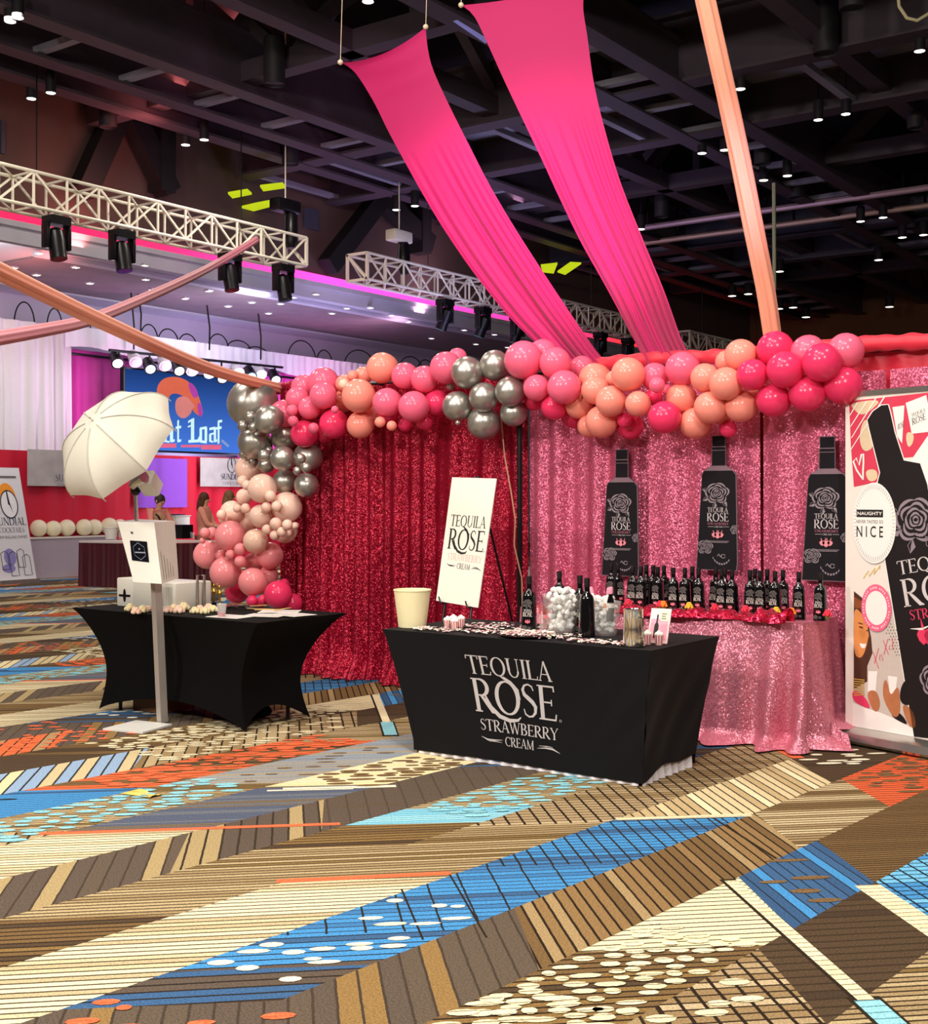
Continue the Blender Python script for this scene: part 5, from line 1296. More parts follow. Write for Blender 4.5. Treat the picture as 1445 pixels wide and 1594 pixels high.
# ================================================================ BALLOONS
def bmesh_balloon(m, name):
    prof = []
    for k in range(15):
        a = math.pi*k/14; r = math.sin(a); z = -math.cos(a)
        z = z*1.04 if z > 0 else z*1.0-0.10*abs(z)**4
        prof.append((max(r*(1 if z > -0.3 else 1-0.05*abs(z)), 0.03), z))
    prof = [(0.05, -1.22), (0.075, -1.2), (0.03, -1.15), (0.045, -1.09)]+prof[1:]
    b = MB(); b.lathe(prof, (0, 0, 0), 22); return b.build(name, m, None, org=(0, 0, 0), angle=60)
def latex(n, c, r=0.22): return mat(n, c, r, var=0.03, scale=3, transl=0.12, spec=0.45)
BM = dict(s=('chrome grey', mat('chrome_balloon', 'B4B1AA', 0.34, metal=0.8, var=0.02)), b=('pale peach', latex('latex_blush', 'FFD8C6')), c=('peach', latex('latex_peach', 'FF9C8C')),
          p=('coral pink', latex('latex_coral', 'FF9CA2')), r=('rose pink', latex('latex_rose', 'FB6E90')), h=('hot pink', latex('latex_hot', 'F43A6C')), y=('cream peach', latex('latex_cream', 'FBD3BC')))
BB = {}
A_ = lambda x, y: (300+x/3.6125, 520+y/3.6125)
B_ = lambda x, y: (660+x/3.6125, 500+y/3.6125)
C_ = lambda x, y: (1000+x/3.6125, 480+y/3.6125)
# (crop, x, y, radius, colour, layer) ; layer 0 nearest
BL = [
 # chrome cluster at the top of the column
 (A_,338,390,135,'s',1),(A_,430,480,78,'s',0),(A_,325,463,29,'s',0),(A_,283,516,31,'s',0),(A_,345,522,31,'s',0),(A_,350,610,90,'s',1),(A_,515,585,70,'s',2),(A_,290,675,29,'s',1),(A_,340,716,27,'s',1),(A_,404,682,33,'s',0),(A_,430,652,20,'s',1),(A_,412,738,42,'s',1),(A_,508,700,68,'s',0),(A_,650,690,80,'s',2),(A_,607,700,29,'s',0),(A_,640,750,29,'s',0),(A_,590,768,24,'s',0),(A_,520,830,66,'s',1),(A_,640,850,66,'s',1),
 # pale peach part of the column
 (A_,320,755,76,'b',2),(A_,283,825,30,'b',1),(A_,305,850,27,'b',0),(A_,290,915,44,'b',1),(A_,392,868,80,'b',0),(A_,437,911,31,'b',0),(A_,530,975,84,'b',1),(A_,475,968,29,'b',0),(A_,415,975,29,'b',0),(A_,385,1025,63,'b',0),(A_,222,1002,62,'b',1),(A_,250,980,23,'b',0),(A_,297,980,27,'b',0),(A_,163,1015,27,'b',0),(A_,172,1042,25,'b',0),(A_,468,1065,33,'b',0),(A_,533,1072,29,'b',0),(A_,575,1078,20,'b',1),(A_,418,1100,28,'b',0),(A_,502,1112,27,'b',0),(A_,535,1118,24,'b',1),(A_,462,1132,27,'b',0),(A_,520,1105,68,'b',2),(A_,355,1165,68,'y',0),(A_,310,1060,60,'b',2),
 # coral pink foot of the column
 (A_,212,1135,83,'p',0),(A_,70,1118,28,'p',0),(A_,110,1118,32,'p',1),(A_,55,1162,16,'p',0),(A_,85,1240,76,'p',1),(A_,160,1245,31,'p',0),(A_,213,1240,27,'p',0),(A_,268,1210,33,'p',0),(A_,268,1278,31,'p',0),(A_,345,1285,55,'p',2),(A_,435,1245,73,'p',1),(A_,185,1342,86,'p',0),(A_,340,1395,77,'p',0),(A_,425,1358,53,'p',1),(A_,250,1450,64,'h',2),(A_,482,1465,76,'h',0),(A_,335,1500,31,'h',0),(A_,397,1495,29,'h',0),(A_,370,1535,29,'h',0),(A_,515,1402,26,'h',1),(A_,560,1515,56,'h',2),
 # garland over the red drape
 (A_,625,300,68,'r',2),(A_,738,275,84,'r',1),(A_,590,362,64,'r',1),(A_,512,450,76,'r',0),(A_,560,430,32,'r',0),(A_,565,490,29,'r',0),(A_,660,415,62,'r',0),(A_,735,345,74,'r',0),(A_,770,376,38,'r',0),(A_,720,420,29,'r',0),(A_,800,425,21,'r',0),(A_,680,530,30,'r',0),(A_,630,560,74,'h',1),(A_,795,505,80,'h',1),(A_,525,560,46,'h',2),(A_,740,566,42,'h',2),
 (A_,855,280,50,'c',2),(A_,900,235,30,'c',1),(A_,850,282,28,'y',0),(A_,960,235,50,'c',2),(A_,845,375,64,'c',1),(A_,935,347,92,'c',0),(A_,1068,190,84,'c',1),(A_,945,510,74,'c',1),(A_,1055,495,30,'c',0),(A_,1120,516,28,'c',0),(A_,1000,450,60,'c',2),
 (A_,1195,235,73,'r',1),(A_,1305,255,74,'r',1),(A_,1095,385,79,'r',0),(A_,1245,408,84,'r',0),(A_,1375,385,70,'h',1),(A_,1195,510,38,'h',2),(A_,1310,495,44,'h',2),(A_,1100,440,60,'h',2),
 (B_,125,262,88,'r',1),(B_,190,205,52,'r',2),
 # chrome cluster
 (B_,245,290,88,'s',0),(B_,400,250,84,'s',1),(B_,150,362,29,'s',1),(B_,188,480,82,'s',0),(B_,338,428,80,'s',0),(B_,485,395,80,'s',0),(B_,505,515,74,'s',1),(B_,338,572,92,'s',1),(B_,190,572,14,'s',0),
 (B_,560,218,104,'r',0),(B_,670,185,80,'r',1),(B_,740,236,86,'r',0),(B_,635,375,72,'r',0),(B_,790,370,92,'r',0),(B_,890,265,68,'r',2),(B_,735,480,72,'h',1),(B_,845,528,72,'h',1),(B_,620,440,60,'h',2),
 (B_,960,322,84,'c',1),(B_,965,388,76,'c',0),(B_,872,470,76,'c',0),(B_,1052,450,84,'c',0),(B_,1150,300,92,'c',0),(B_,1068,325,46,'c',2),(B_,1205,465,70,'c',0),(B_,1000,565,88,'c',1),(B_,930,590,62,'c',2),
 (B_,1298,310,74,'r',1),(B_,1312,360,44,'r',0),(B_,1368,385,30,'r',0),(B_,1295,425,46,'h',1),(B_,1355,540,88,'h',0),(B_,1160,590,72,'h',2),(B_,1130,556,42,'h',1),
 # garland over the pink drape
 (C_,228,340,93,'r',1),(C_,220,503,82,'c',0),(C_,352,390,78,'c',0),(C_,475,300,62,'c',2),(C_,556,265,88,'c',1),(C_,470,425,90,'c',0),(C_,385,558,88,'c',0),(C_,300,645,86,'c',1),(C_,555,550,88,'c',1),(C_,450,600,52,'c',2),(C_,485,680,46,'h',2),
 (C_,750,232,100,'h',1),(C_,620,373,85,'h',0),(C_,805,345,100,'h',0),(C_,935,247,94,'r',1),(C_,1010,305,104,'h',0),(C_,1145,240,98,'r',1),(C_,740,515,92,'h',1),(C_,930,478,100,'h',1),(C_,1130,433,103,'h',0),(C_,640,500,54,'c',2)]
placed = []; order = sorted(range(len(BL)), key=lambda i: (BL[i][5], -BL[i][3]))
res = {}
for i in order:
    f, x, y, r, c, ly = BL[i]; px, py = f(x, y); rp = 1.05*r/3.6125
    col = px < 440 and py > 580
    base_v = 7.80+0.10*ly if not (px < 480 and py > 640) else 7.72+0.13*ly
    if r < 48 and ly == 0: base_v -= 0.06
    best = None
    for k in range(24):
        v = base_v+0.025*k; p = at_v(px, py, v); R = rp*depth_of(p)/FPX
        pen = max([0]+[(R+R2-(p-p2).length)/min(R, R2) for p2, R2 in placed])
        if best is None or pen < best[0]-0.02: best = (pen, p, R)
        if pen < 0.25: break
    placed.append((best[1], best[2])); res[i] = (best[1], best[2], px, py)
cnt = {}
zones = lambda px, py: ('in the chrome topped left column' if (px < 480 and py > 640) or px < 424 else ('over the red sequin drape' if px < 825 else 'over the pink sequin drape'))
sizes = lambda r: 'tiny' if r < 24 else ('small' if r < 50 else ('medium' if r < 72 else 'large'))
keyed = {}
for i, (f, x, y, r, c, ly) in enumerate(BL):
    p, R, px, py = res[i]; keyed.setdefault((sizes(r), c, zones(px, py)), []).append((px, i))
lab = {}
for (sz, c, zn), L in keyed.items():
    L.sort()
    for k, (px, i) in enumerate(L):
        if len(L) == 1: lab[i] = 'the only %s %s balloon %s' % (sz, BM[c][0], zn)
        else: lab[i] = '%s %s balloon %s, %s such from the left' % (sz, BM[c][0], zn, ORD[k])
q = random.Random(5)
for i, (f, x, y, r, c, ly) in enumerate(BL):
    p, R, px, py = res[i]
    if c not in BB: o = BB[c] = bmesh_balloon(BM[c][1], 'balloon')
    else: o = BB[c].copy(); COLL.objects.link(o)
    o.location = p; o.scale = (R, R, R)
    d = Vector((q.uniform(-0.6, 0.6), 1.0, q.uniform(-0.6, 0.6)))
    o.rotation_euler = (-d).to_track_quat('Z', 'Y').to_euler()
    tag(o, lab[i], 'balloon', 'balloons of the garland')
# ================================================================ STAGE SIDE
M_wdr = mat('white_drape', 'E9E7EC', 0.8, var=0.04)
M_pdr = mat('magenta_drape', 'E85AC0', 0.8, var=0.1)
M_rdr = mat('red_drape', 'C01030', 0.75, var=0.1)
M_prp = mat('violet_drape', '8A4AC0', 0.8, var=0.1)
RU = -21.0          # plane of the red stage drape
def udrape(name, label, px0, px1, ytop, ybot, u, m, amp, waves, seed, zfix=None, group='stage drapes', nz=8):
    a, c = at_u(px0, ytop, u), at_u(px1, ytop, u)
    z0 = at_u(px0, ybot, u).z if zfix is None else zfix[0]; z1 = a.z if zfix is None else zfix[1]
    n = int(abs(c.y-a.y)/0.035)
    b = drape(name, a.y, c.y, -u, z0, z1, m, amp, waves, seed, 0, max(20, min(n, 420)), nz, along='v')
    return tag(b.build(name, m, angle=80), label, 'drape', group)
udrape('red_drape', 'long red drape hanging to the floor behind the stage side tables', -40, 470, 0, 0, RU, M_rdr, 0.06, (6, 11, 17), 3, (0.03, 2.47))
udrape('white_drape', 'tall pleated white drape at the far left, above the red drape', -40, 112, 0, 0, RU-1.2, M_wdr, 0.15, (15, 24, 34), 5, (2.3, 5.15))
udrape('magenta_drape', 'magenta lit drape between the white drape and the screen', 104, 205, 0, 0, RU-1.6, M_pdr, 0.06, (9, 14, 22), 6, (2.3, 4.75))
udrape('magenta_drape', 'magenta lit drape at the right of the big screen', 368, 560, 0, 0, RU-1.6, M_pdr, 0.06, (9, 14, 22), 8, (2.3, 4.75))
# white swagged valance
a0 = at_u(96, 500, RU-0.9); a1 = at_u(600, 560, RU-0.9)
f7 = foldfn(77, 0.05, (3, 8, 17, 26))
b = MB(); b.grid(240, 8, lambda i, j: (RU-0.9+0.6*f7(a0.y+(a1.y-a0.y)*i, j*6)+0.1, a0.y+(a1.y-a0.y)*i, 4.66+0.46*j+0.06*math.sin(i*26)*(1-j)))
tag(b.build('swagged_valance', M_wdr, angle=80), 'white gathered valance running over the stage screen', 'drape', 'stage drapes')
tr = MB(); 
for z in (4.62, 5.1): tr.tube([(RU-1.38, a0.y-6, z), (RU-1.38, a1.y, z)], 0.03, 8)
for fr_ in (0.02, 0.35, 0.7, 0.98): tr.tube([(RU-1.38, a0.y-5.5+(a1.y-a0.y+5)*fr_, 0), (RU-1.38, a0.y-5.5+(a1.y-a0.y+5)*fr_, 5.1)], 0.03, 8)
tag(tr.build('drape_rail', M_black), 'black rail behind the white stage valance', 'rail')
# purple light curtain piece behind the people
udrape('violet_drape', 'violet lit drape strip under the screen between two red sections', 212, 292, 0, 0, RU+0.1, M_prp, 0.05, (9, 15), 12, (1.35, 2.4))
# big screen
SU = RU-0.55
c4 = [at_u(195, 573, SU), at_u(375, 593, SU), at_u(375, 713, SU), at_u(195, 691, SU)]
y0, y1 = c4[0].y, c4[1].y; z0 = (c4[2].z+c4[3].z)/2; z1 = (c4[0].z+c4[1].z)/2
scr = thing('stage_screen', 'large blue lit screen with white gothic lettering over the stage', 'screen', (SU, (y0+y1)/2, z0))
MB().box((SU-0.12, y0-0.04, z0-0.04), (SU-0.004, y1+0.04, z1+0.04)).build('frame', M_black, scr, smooth=False)
def emis(n, c, s=1.0):
    if n in MATS: return MATS[n]
    m = bpy.data.materials.new(n); m.use_nodes = True; nt = m.node_tree; nt.nodes.remove(nt.nodes['Principled BSDF'])
    e = N(nt, 'ShaderNodeEmission'); e.inputs['Strength'].default_value = s
    tc = N(nt, 'ShaderNodeTexCoord'); no = N(nt, 'ShaderNodeTexNoise'); no.inputs['Scale'].default_value = 3; nt.links.new(tc.outputs['Object'], no.inputs['Vector'])
    mr = N(nt, 'ShaderNodeMapRange'); mr.inputs['To Min'].default_value = 0.85; mr.inputs['To Max'].default_value = 1.15; nt.links.new(no.outputs['Fac'], mr.inputs['Value'])
    vm = N(nt, 'ShaderNodeVectorMath', operation='SCALE'); vm.inputs[0].default_value = hexc(c); nt.links.new(mr.outputs['Result'], vm.inputs['Scale'])
    nt.links.new(vm.outputs[0], e.inputs['Color']); nt.links.new(e.outputs[0], nt.nodes['Material Output'].inputs['Surface'])
    MATS[n] = m; return m
m_scr = bpy.data.materials.new('screen_blue'); m_scr.use_nodes = True; nt = m_scr.node_tree; nt.nodes.remove(nt.nodes['Principled BSDF'])
e = N(nt, 'ShaderNodeEmission'); ge = N(nt, 'ShaderNodeNewGeometry'); sp = N(nt, 'ShaderNodeSeparateXYZ'); nt.links.new(ge.outputs['Position'], sp.inputs[0])
mr = N(nt, 'ShaderNodeMapRange'); mr.inputs['From Min'].default_value = z0; mr.inputs['From Max'].default_value = z1; nt.links.new(sp.outputs['Z'], mr.inputs['Value'])
cr = N(nt, 'ShaderNodeValToRGB'); cr.color_ramp.elements[0].color = (*hexc('4A7FE8'), 1); cr.color_ramp.elements[1].color = (*hexc('1B3A78'), 1); nt.links.new(mr.outputs['Result'], cr.inputs[0]); nt.links.new(cr.outputs[0], e.inputs['Color']); nt.links.new(e.outputs[0], nt.nodes['Material Output'].inputs['Surface'])
e.inputs['Strength'].default_value = 0.9
MB().poly([(SU, y0, z0), (SU, y1, z0), (SU, y1, z1), (SU, y0, z1)]).build('display', m_scr, scr, smooth=False)
def spx(px, py, e=0.004): p = at_u(px, py, SU); return Vector((SU+e, p.y, min(max(p.z, z0), z1)))
Z4 = lambda x, y: (x/3.6125, 450+y/3.6125)
def sshape(name, polys, m, e):
    if name.endswith('_image'): polys = [chaik(p) for p in polys]
    return MB().shapes(polys, lambda x, y: spx(*Z4(x, y), e)).build(name, m, scr, smooth=False)
sshape('hair_image', [[(880, 590), (885, 540), (920, 500), (985, 490), (1050, 510), (1100, 560), (1130, 640), (1145, 720), (1090, 700), (1040, 600), (960, 580), (940, 640), (900, 620)]], emis('screen_orange', 'E06A50', 0.9), 0.004)
sshape('face_image', [[(985, 610), (1050, 600), (1080, 640), (1100, 662), (1078, 672), (1075, 700), (1030, 735), (985, 700)]], emis('screen_salmon', 'E88A86', 0.8), 0.006)
sshape('glow_image', [[(1050, 520), (1090, 535), (1120, 600), (1085, 620)], [(1105, 640), (1130, 640), (1140, 715), (1118, 720)]], emis('screen_magenta', 'C04AB0', 0.8), 0.007)
def goth(ch, x, y, w, h):   # broad-pen blackletter built from slanted strokes (y down)
    S = w*0.30; P = []
    V = lambda xx, a, c_: [(x+w*xx-S/2, y+h*a), (x+w*xx+S/2, y+h*(a-0.05)), (x+w*xx+S/2, y+h*c_), (x+w*xx-S/2, y+h*(c_+0.05))]
    D = lambda x0_, y0_, x1_, y1_, t=0.16: [(x+w*x0_, y+h*y0_), (x+w*x1_, y+h*y1_), (x+w*x1_, y+h*(y1_+t)), (x+w*x0_, y+h*(y0_+t))]
    if ch == 'a': P = [V(0.8, 0.08, 0.92), V(0.2, 0.48, 0.9), D(0.1, 0.06, 0.85, -0.02), D(0.15, 0.42, 0.8, 0.34, 0.12), D(0.1, 0.84, 0.6, 0.9, 0.12), D(0.75, 0.84, 1.1, 0.78)]
    if ch == 't': P = [V(0.45, -0.4, 0.9), D(0.05, -0.02, 0.95, -0.08), D(0.35, 0.84, 0.95, 0.78)]
    if ch == 'o': P = [V(0.2, 0.1, 0.9), V(0.8, 0.08, 0.9), D(0.1, 0.04, 0.9, -0.04), D(0.1, 0.84, 0.9, 0.9)]
    if ch == 'f': P = [V(0.4, -0.35, 1.05), D(0.3, -0.42, 1.0, -0.46), D(0.0, 0.02, 0.9, -0.04)]
    if ch == 'L': P = [V(0.38, -0.5, 0.85), D(-0.02, -0.38, 0.5, -0.58, 0.14), D(-0.05, -0.05, 0.3, -0.15, 0.1), D(0.0, 0.84, 1.0, 0.8, 0.18), [(x+w*0.82, y+h*0.82), (x+w*1.05, y+h*0.5), (x+w*1.1, y+h*0.95)]]
    return P
G = []
for ch, x, w in [('a', 915, 60), ('t', 985, 34), ('L', 1058, 62), ('o', 1118, 48), ('a', 1172, 44), ('f', 1214, 34)]: G += goth(ch, x, 775, w, 88)
sshape('lettering', G, emis('screen_ice', 'CFF4F6', 1.0), 0.010)
sshape('caption_bars', [rect(898, 868, 990, 892), rect(1016, 876, 1126, 890), rect(1130, 876, 1243, 902)], emis('screen_pink', 'EE6A8C', 0.9), 0.010)
sshape('light_streak', [seg((1245, 850), (1285, 885), 14)], emis('screen_haze', '9AB4EC', 0.7), 0.009)
# stage lights row in front of the screen top
M_glow = emis('lamp_glow', 'FFFFFF', 6.0); M_glowb = emis('lamp_glow_blue', 'A8D4FF', 5.0)
spos = [(182, 562, 0), (210, 560, 1), (233, 571, 2), (256, 566, 1), (278, 574, 0), (298, 574, 1), (325, 578, 1), (345, 586, 0), (370, 577, 1), (390, 583, 2), (405, 580, 1), (428, 588, 0)]
rail_a = at_u(170, 545, RU-0.35); rail_b = at_u(440, 572, RU-0.35)
tag(MB().tube([rail_a, rail_b], 0.03, 8).build('lamp_bar', M_black), 'black bar carrying the stage lamps above the screen', 'bar')
for i, (x, y, k) in enumerate(spos):
    p = at_u(x, y, RU-0.35); t = thing('stage_lamp', '%s %s from the left above the screen' % (ORD[i], ['black white-glowing stage lamp', 'pale housed stage lamp', 'black blue-glowing stage lamp'][k]), 'lamp', p, 'stage lamps above the screen')
    ax_ = Vector((0.75, -0.35, -0.65)).normalized(); Q = Vector((0, 0, 1)).rotation_difference(ax_).to_matrix()
    MB().lathe([(0.07, -0.26), (0.12, -0.22), (0.13, 0.02), (0.14, 0.10)], p, 14, Q).build('housing', [M_black, M_wdr, M_black][k], t)
    MB().lathe([(0.001, 0.10), (0.105, 0.10), (0.09, 0.125), (0.001, 0.13)], p, 14, Q, caps=False).build('lens', [M_glow, M_wdr if i % 2 else M_glow, M_glowb][k], t)
    MB().bar(p+Vector((0, 0, 0.05)), Vector((p.x, p.y, rail_a.z+(rail_b.z-rail_a.z)*(p.y-rail_a.y)/(rail_b.y-rail_a.y))), 0.03).build('bracket', M_black, t, smooth=False)
# sundial banners
M_bann = mat('mottled_banner', 'A9A2A0', 0.7, var=0.35, scale=3)
M_navy = mat('navy_ink', '23233A', 0.6)
def sundial(cx, cy, r):
    P = stroke(ellipse(cx, cy, r*0.72, r, 26)+[(cx+r*0.72, cy)], r*0.09)
    P += [[(cx-r*0.1, cy+r*1.05), (cx+r*0.05, cy+r*0.2), (cx+r*0.25, cy-r*0.7), (cx-r*0.02, cy+r*0.05)], [(cx-r*0.12, cy+r*1.1), (cx-r*0.02, cy+r*1.0), (cx+r*0.08, cy-r*0.1), (cx-r*0.1, cy+r*0.0)]]
    return P
for i, (x0, yt, x1, yb, lx, lab) in enumerate([(42, 699, 133, 757, 108, 'grey mottled logo banner on the red drape behind the flash umbrella'), (312, 712, 404, 758, 361, 'grey mottled logo banner on the red drape right of the big screen base')]):
    A, B = at_u(x0, yt, RU+0.14), at_u(x1, yb, RU+0.14)
    t = thing('hanging_banner', lab, 'banner', (RU+0.14, (A.y+B.y)/2, B.z), 'grey logo banners')
    ft_ = foldfn(50+i, 0.012, (5, 9))
    b = MB(); b.grid(30, 6, lambda u_, v_: (RU+0.14+ft_(A.y+(B.y-A.y)*u_, v_), A.y+(B.y-A.y)*u_, B.z+(A.z-B.z)*v_)); b.build('cloth', M_bann, t)
    C_1 = at_u(lx, 728, RU+0.16); P = sundial(0, 0.06, 0.17)+serif_text('SUNDIAL', -0.33, -0.27, 0.66, 0.13)
    MB().shapes(P, lambda x, y: (RU+0.165, C_1.y+x, C_1.z+y)).build('logo', M_navy, t, smooth=False)
    MB().shapes(serif_text('COCKTAILS', -0.27, -0.38, 0.54, 0.06), lambda x, y: (RU+0.165, C_1.y+x, C_1.z+y)).build('small_lettering', M_label, t, smooth=False)
# roll-up at the far left
S0, S1 = at_z(19, 909, 0), at_z(57, 906, 0); sd = Vector((S1.x-S0.x, S1.y-S0.y, 0))
Wd = 0.8; e_ = Vector((-0.05, 1.0, 0)).normalized()
nrm = Vector((e_.y, -e_.x, 0))
def sb_(x, y, e=0.0): return S1+e_*(x-Wd)+Vector((0, 0, 0.06+y))+nrm*(e+0.0)-nrm*(0.10*y)-e_*(0.115*y)
sr = thing('rollup_banner', 'white roll-up banner with an orange sundial logo at the far left', 'banner', S1-e_*Wd/2)
MB().prism(rect(0, 0, Wd, 2.05), lambda x, y: sb_(x, y), lambda x, y: sb_(x, y, -0.006)).build('sheet', mat('banner_pale', 'DEDCE2', 0.6, var=0.03), sr, smooth=False)
b = MB(); b.loft([[S1+e_*(x-Wd)+Vector((0, 0, z))+nrm*y for y, z in ((-0.09, 0.0), (0.09, 0.0), (0.07, 0.07), (-0.07, 0.07))] for x in (-0.02, Wd+0.02)]); b.build('cassette', M_steel, sr, smooth=False)
b = MB(); b.shapes([ellipse(0.44, 1.50, 0.19, 0.27, 24)], lambda x, y: sb_(x, y, 0.004)); b.build('sun_print', mat('sun_orange', 'F29A30', 0.6), sr, smooth=False)
b = MB(); b.shapes([ellipse(0.46, 1.38, 0.20, 0.25, 24)], lambda x, y: sb_(x, y, 0.006)); b.build('dial_print', mat('dial_white', 'ECEAEE', 0.6), sr, smooth=False)
b = MB(); b.shapes(sundial(0.46, 1.38, 0.25)+serif_text('SUNDIAL', 0.08, 1.0, 0.68, 0.14), lambda x, y: sb_(x, y, 0.008)); b.build('logo', M_navy, sr, smooth=False)
b = MB(); b.shapes(serif_text('COCKTAILS', 0.16, 0.87, 0.54, 0.09)+sans_text('NEW ENGLAND OWNED', 0.12, 0.76, 0.62, 0.05)+[rect(0.15, 1.86, 0.7, 1.9)], lambda x, y: sb_(x, y, 0.008)); b.build('small_lettering', M_label, sr, smooth=False)
b = MB(); P = []
for cx2, cy2, w, h in [(0.2, 0.35, 0.09, 0.3), (0.38, 0.28, 0.1, 0.4), (0.55, 0.38, 0.09, 0.3), (0.66, 0.25, 0.1, 0.34)]: P += stroke([(cx2-w, cy2-h/2), (cx2-w, cy2+h/2), (cx2, cy2+h*0.62), (cx2+w*0.6, cy2+h/2), (cx2+w*0.6, cy2-h/2), (cx2-w, cy2-h/2)], 0.012)
b.shapes(P, lambda x, y: sb_(x, y, 0.008)); b.build('can_prints', M_navy, sr, smooth=False)
b = MB(); b.shapes([ellipse(0.30, 0.42, 0.13, 0.16, 12), ellipse(0.24, 0.22, 0.14, 0.08, 12)], lambda x, y: sb_(x, y, 0.005)); b.build('violet_print', mat('violet_ink', '8C84C0', 0.6), sr, smooth=False)
# far tables
M_mar = mat('maroon_skirt', '4A0E1C', 0.6, var=0.25, scale=10); M_greyc = mat('grey_table_cloth', 'A698A2', 0.8, var=0.08)
mk = thing('skirted_table', 'maroon skirted table behind the photo booth', 'table', (-17.6, 14.6, 0))
A, B, D_ = at_z(123, 913, 0), at_z(228, 917, 0), at_z(345, 912, 0)
fm_ = foldfn(9, 0.03, (20, 33, 51))
def skirtf(P0, P1):
    d = (P1-P0).normalized(); n = Vector((d.y, -d.x, 0)); L = (P1-P0).length
    b.grid(int(L/0.02), 6, lambda i, j: tuple(P0+d*(L*i)+n*(fm_(L*i, j)*(1.1-j*0.7))+Vector((0, 0, 0.01+0.76*j))))
b = MB(); skirtf(A, B); skirtf(B, D_); b.build('skirt', M_mar, mk, angle=80)
E_ = D_+(A-B); Z = Vector((0, 0, 0.775))
MB().prism([(0, 0), (1, 0), (1, 1), (0, 1)], lambda x, y: A+(B-A)*x+(D_-B)*y+Z+Vector((0, 0, 0.03)), lambda x, y: A+(B-A)*x+(D_-B)*y+Z).build('tabletop', mat('pale_table_top', 'D9CFC6', 0.6), mk, smooth=False)
for k_, (x, y) in enumerate([(0.05, 0.05), (0.95, 0.05), (0.95, 0.95), (0.05, 0.95)]):
    P = A+(B-A)*x+(D_-B)*y; MB().tube([P, P+Vector((0, 0, 0.77))], 0.02, 6).build('leg', M_black, mk)
gt = thing('cloth_table', 'grey clothed table carrying the row of cream balloons', 'table', (-20.0, 15, 0))
g0, g1 = at_z(42, 903, 0), at_z(128, 904, 0)
fg = foldfn(12, 0.02, (5, 9)); n_ = Vector((1, 0, 0)); gd = Vector((0, 1, 0)); g1 = Vector((g0.x, g1.y, 0)); gy1 = g1.y+1.6
b = MB(); b.grid(70, 6, lambda i, j: (g0.x+fg(g0.y+(gy1-g0.y)*i, j)*(1-j), g0.y+(gy1-g0.y)*i, 0.01+0.76*j)); b.grid(10, 4, lambda i, j: (g0.x-0.7*j, g0.y+(gy1-g0.y)*i, 0.77)); b.build('cloth', M_greyc, gt)
b = MB(); b.box((g0.x-0.72, g0.y-0.03, 0.772), (g0.x+0.02, gy1, 0.80)); b.build('tabletop', mat('pale_table_top', 'D9CFC6', 0.6), gt, smooth=False)
M_cb = latex('latex_ivory', 'F4ECCB'); cb0 = None
for i, (x, y, r) in enumerate([(60, 833, 13.5), (83, 832, 12.5), (104, 832, 13), (131, 832, 13), (147, 832, 12.5), (170, 831, 13.5), (187, 833, 12)]):
    p = at_u(x, y, g0.x-0.3+0.08*(i % 2)); R = r*depth_of(p)/FPX; p.z = 0.80+R
    if cb0 is None: o = cb0 = bmesh_balloon(M_cb, 'balloon')
    else: o = cb0.copy(); COLL.objects.link(o)
    o.location = p; o.scale = (R,)*3; o.rotation_euler = (Vector((1, 0, 0.2))).to_track_quat('Z', 'Y').to_euler()
    tag(o, 'cream balloon lying on the grey table, %s from the left' % ORD[i], 'balloon', 'cream balloons on the far table')
def onM(px, py): p = at_z(px, py, 0.806); return Vector((p.x, p.y, 0.806))
p = onM(173, 839); t = thing('ice_tub', 'white plastic tub at the left end of the maroon skirted table', 'tub', p)
MB().lathe([(0.10, 0), (0.12, 0.20), (0.13, 0.205), (0.13, 0.215), (0.115, 0.21), (0.095, 0.01), (0.01, 0.01)], p, 20).build('wall', M_cr, t)
p = onM(272, 832); b = MB(); b.rbox((p.x-0.25, p.y-0.2, 0.806), (p.x+0.25, p.y+0.2, 1.18), 0.03)
lt_ = thing('white_cooler', 'white plastic case on the maroon table in front of the man', 'case', p); b.build('body', M_case, lt_, angle=50)
MB().box((p.x-0.26, p.y-0.21, 1.18), (p.x+0.26, p.y+0.21, 1.2)).build('lid', M_case, lt_, smooth=False)
b = MB(); b.box((p.x-0.35, p.y-0.25, 1.202), (p.x+0.15, p.y+0.15, 1.225)); tag(b.build('laptop', M_black, smooth=False), 'closed black laptop lying on the white case', 'laptop')
p = onM(285, 838); b = MB(); b.box((p.x-0.13, p.y-0.13, 0.806), (p.x+0.13, p.y+0.13, 1.06)); tag(b.build('black_box', M_black, smooth=False), 'black box standing on the maroon table right of the photo booth', 'box')
for i, (x, y) in enumerate([(187, 839), (193, 840), (297, 838), (301, 839)]):
    p = onM(x, y); t = thing('small_cup', 'small clear cup on the far maroon table, %s from the left' % ORD[i], 'cup', p, 'clear cups on the maroon table')
    MB().lathe([(0.025, 0), (0.035, 0.12), (0.032, 0.12), (0.02, 0.006)], p, 10).build('wall', M_glass, t)

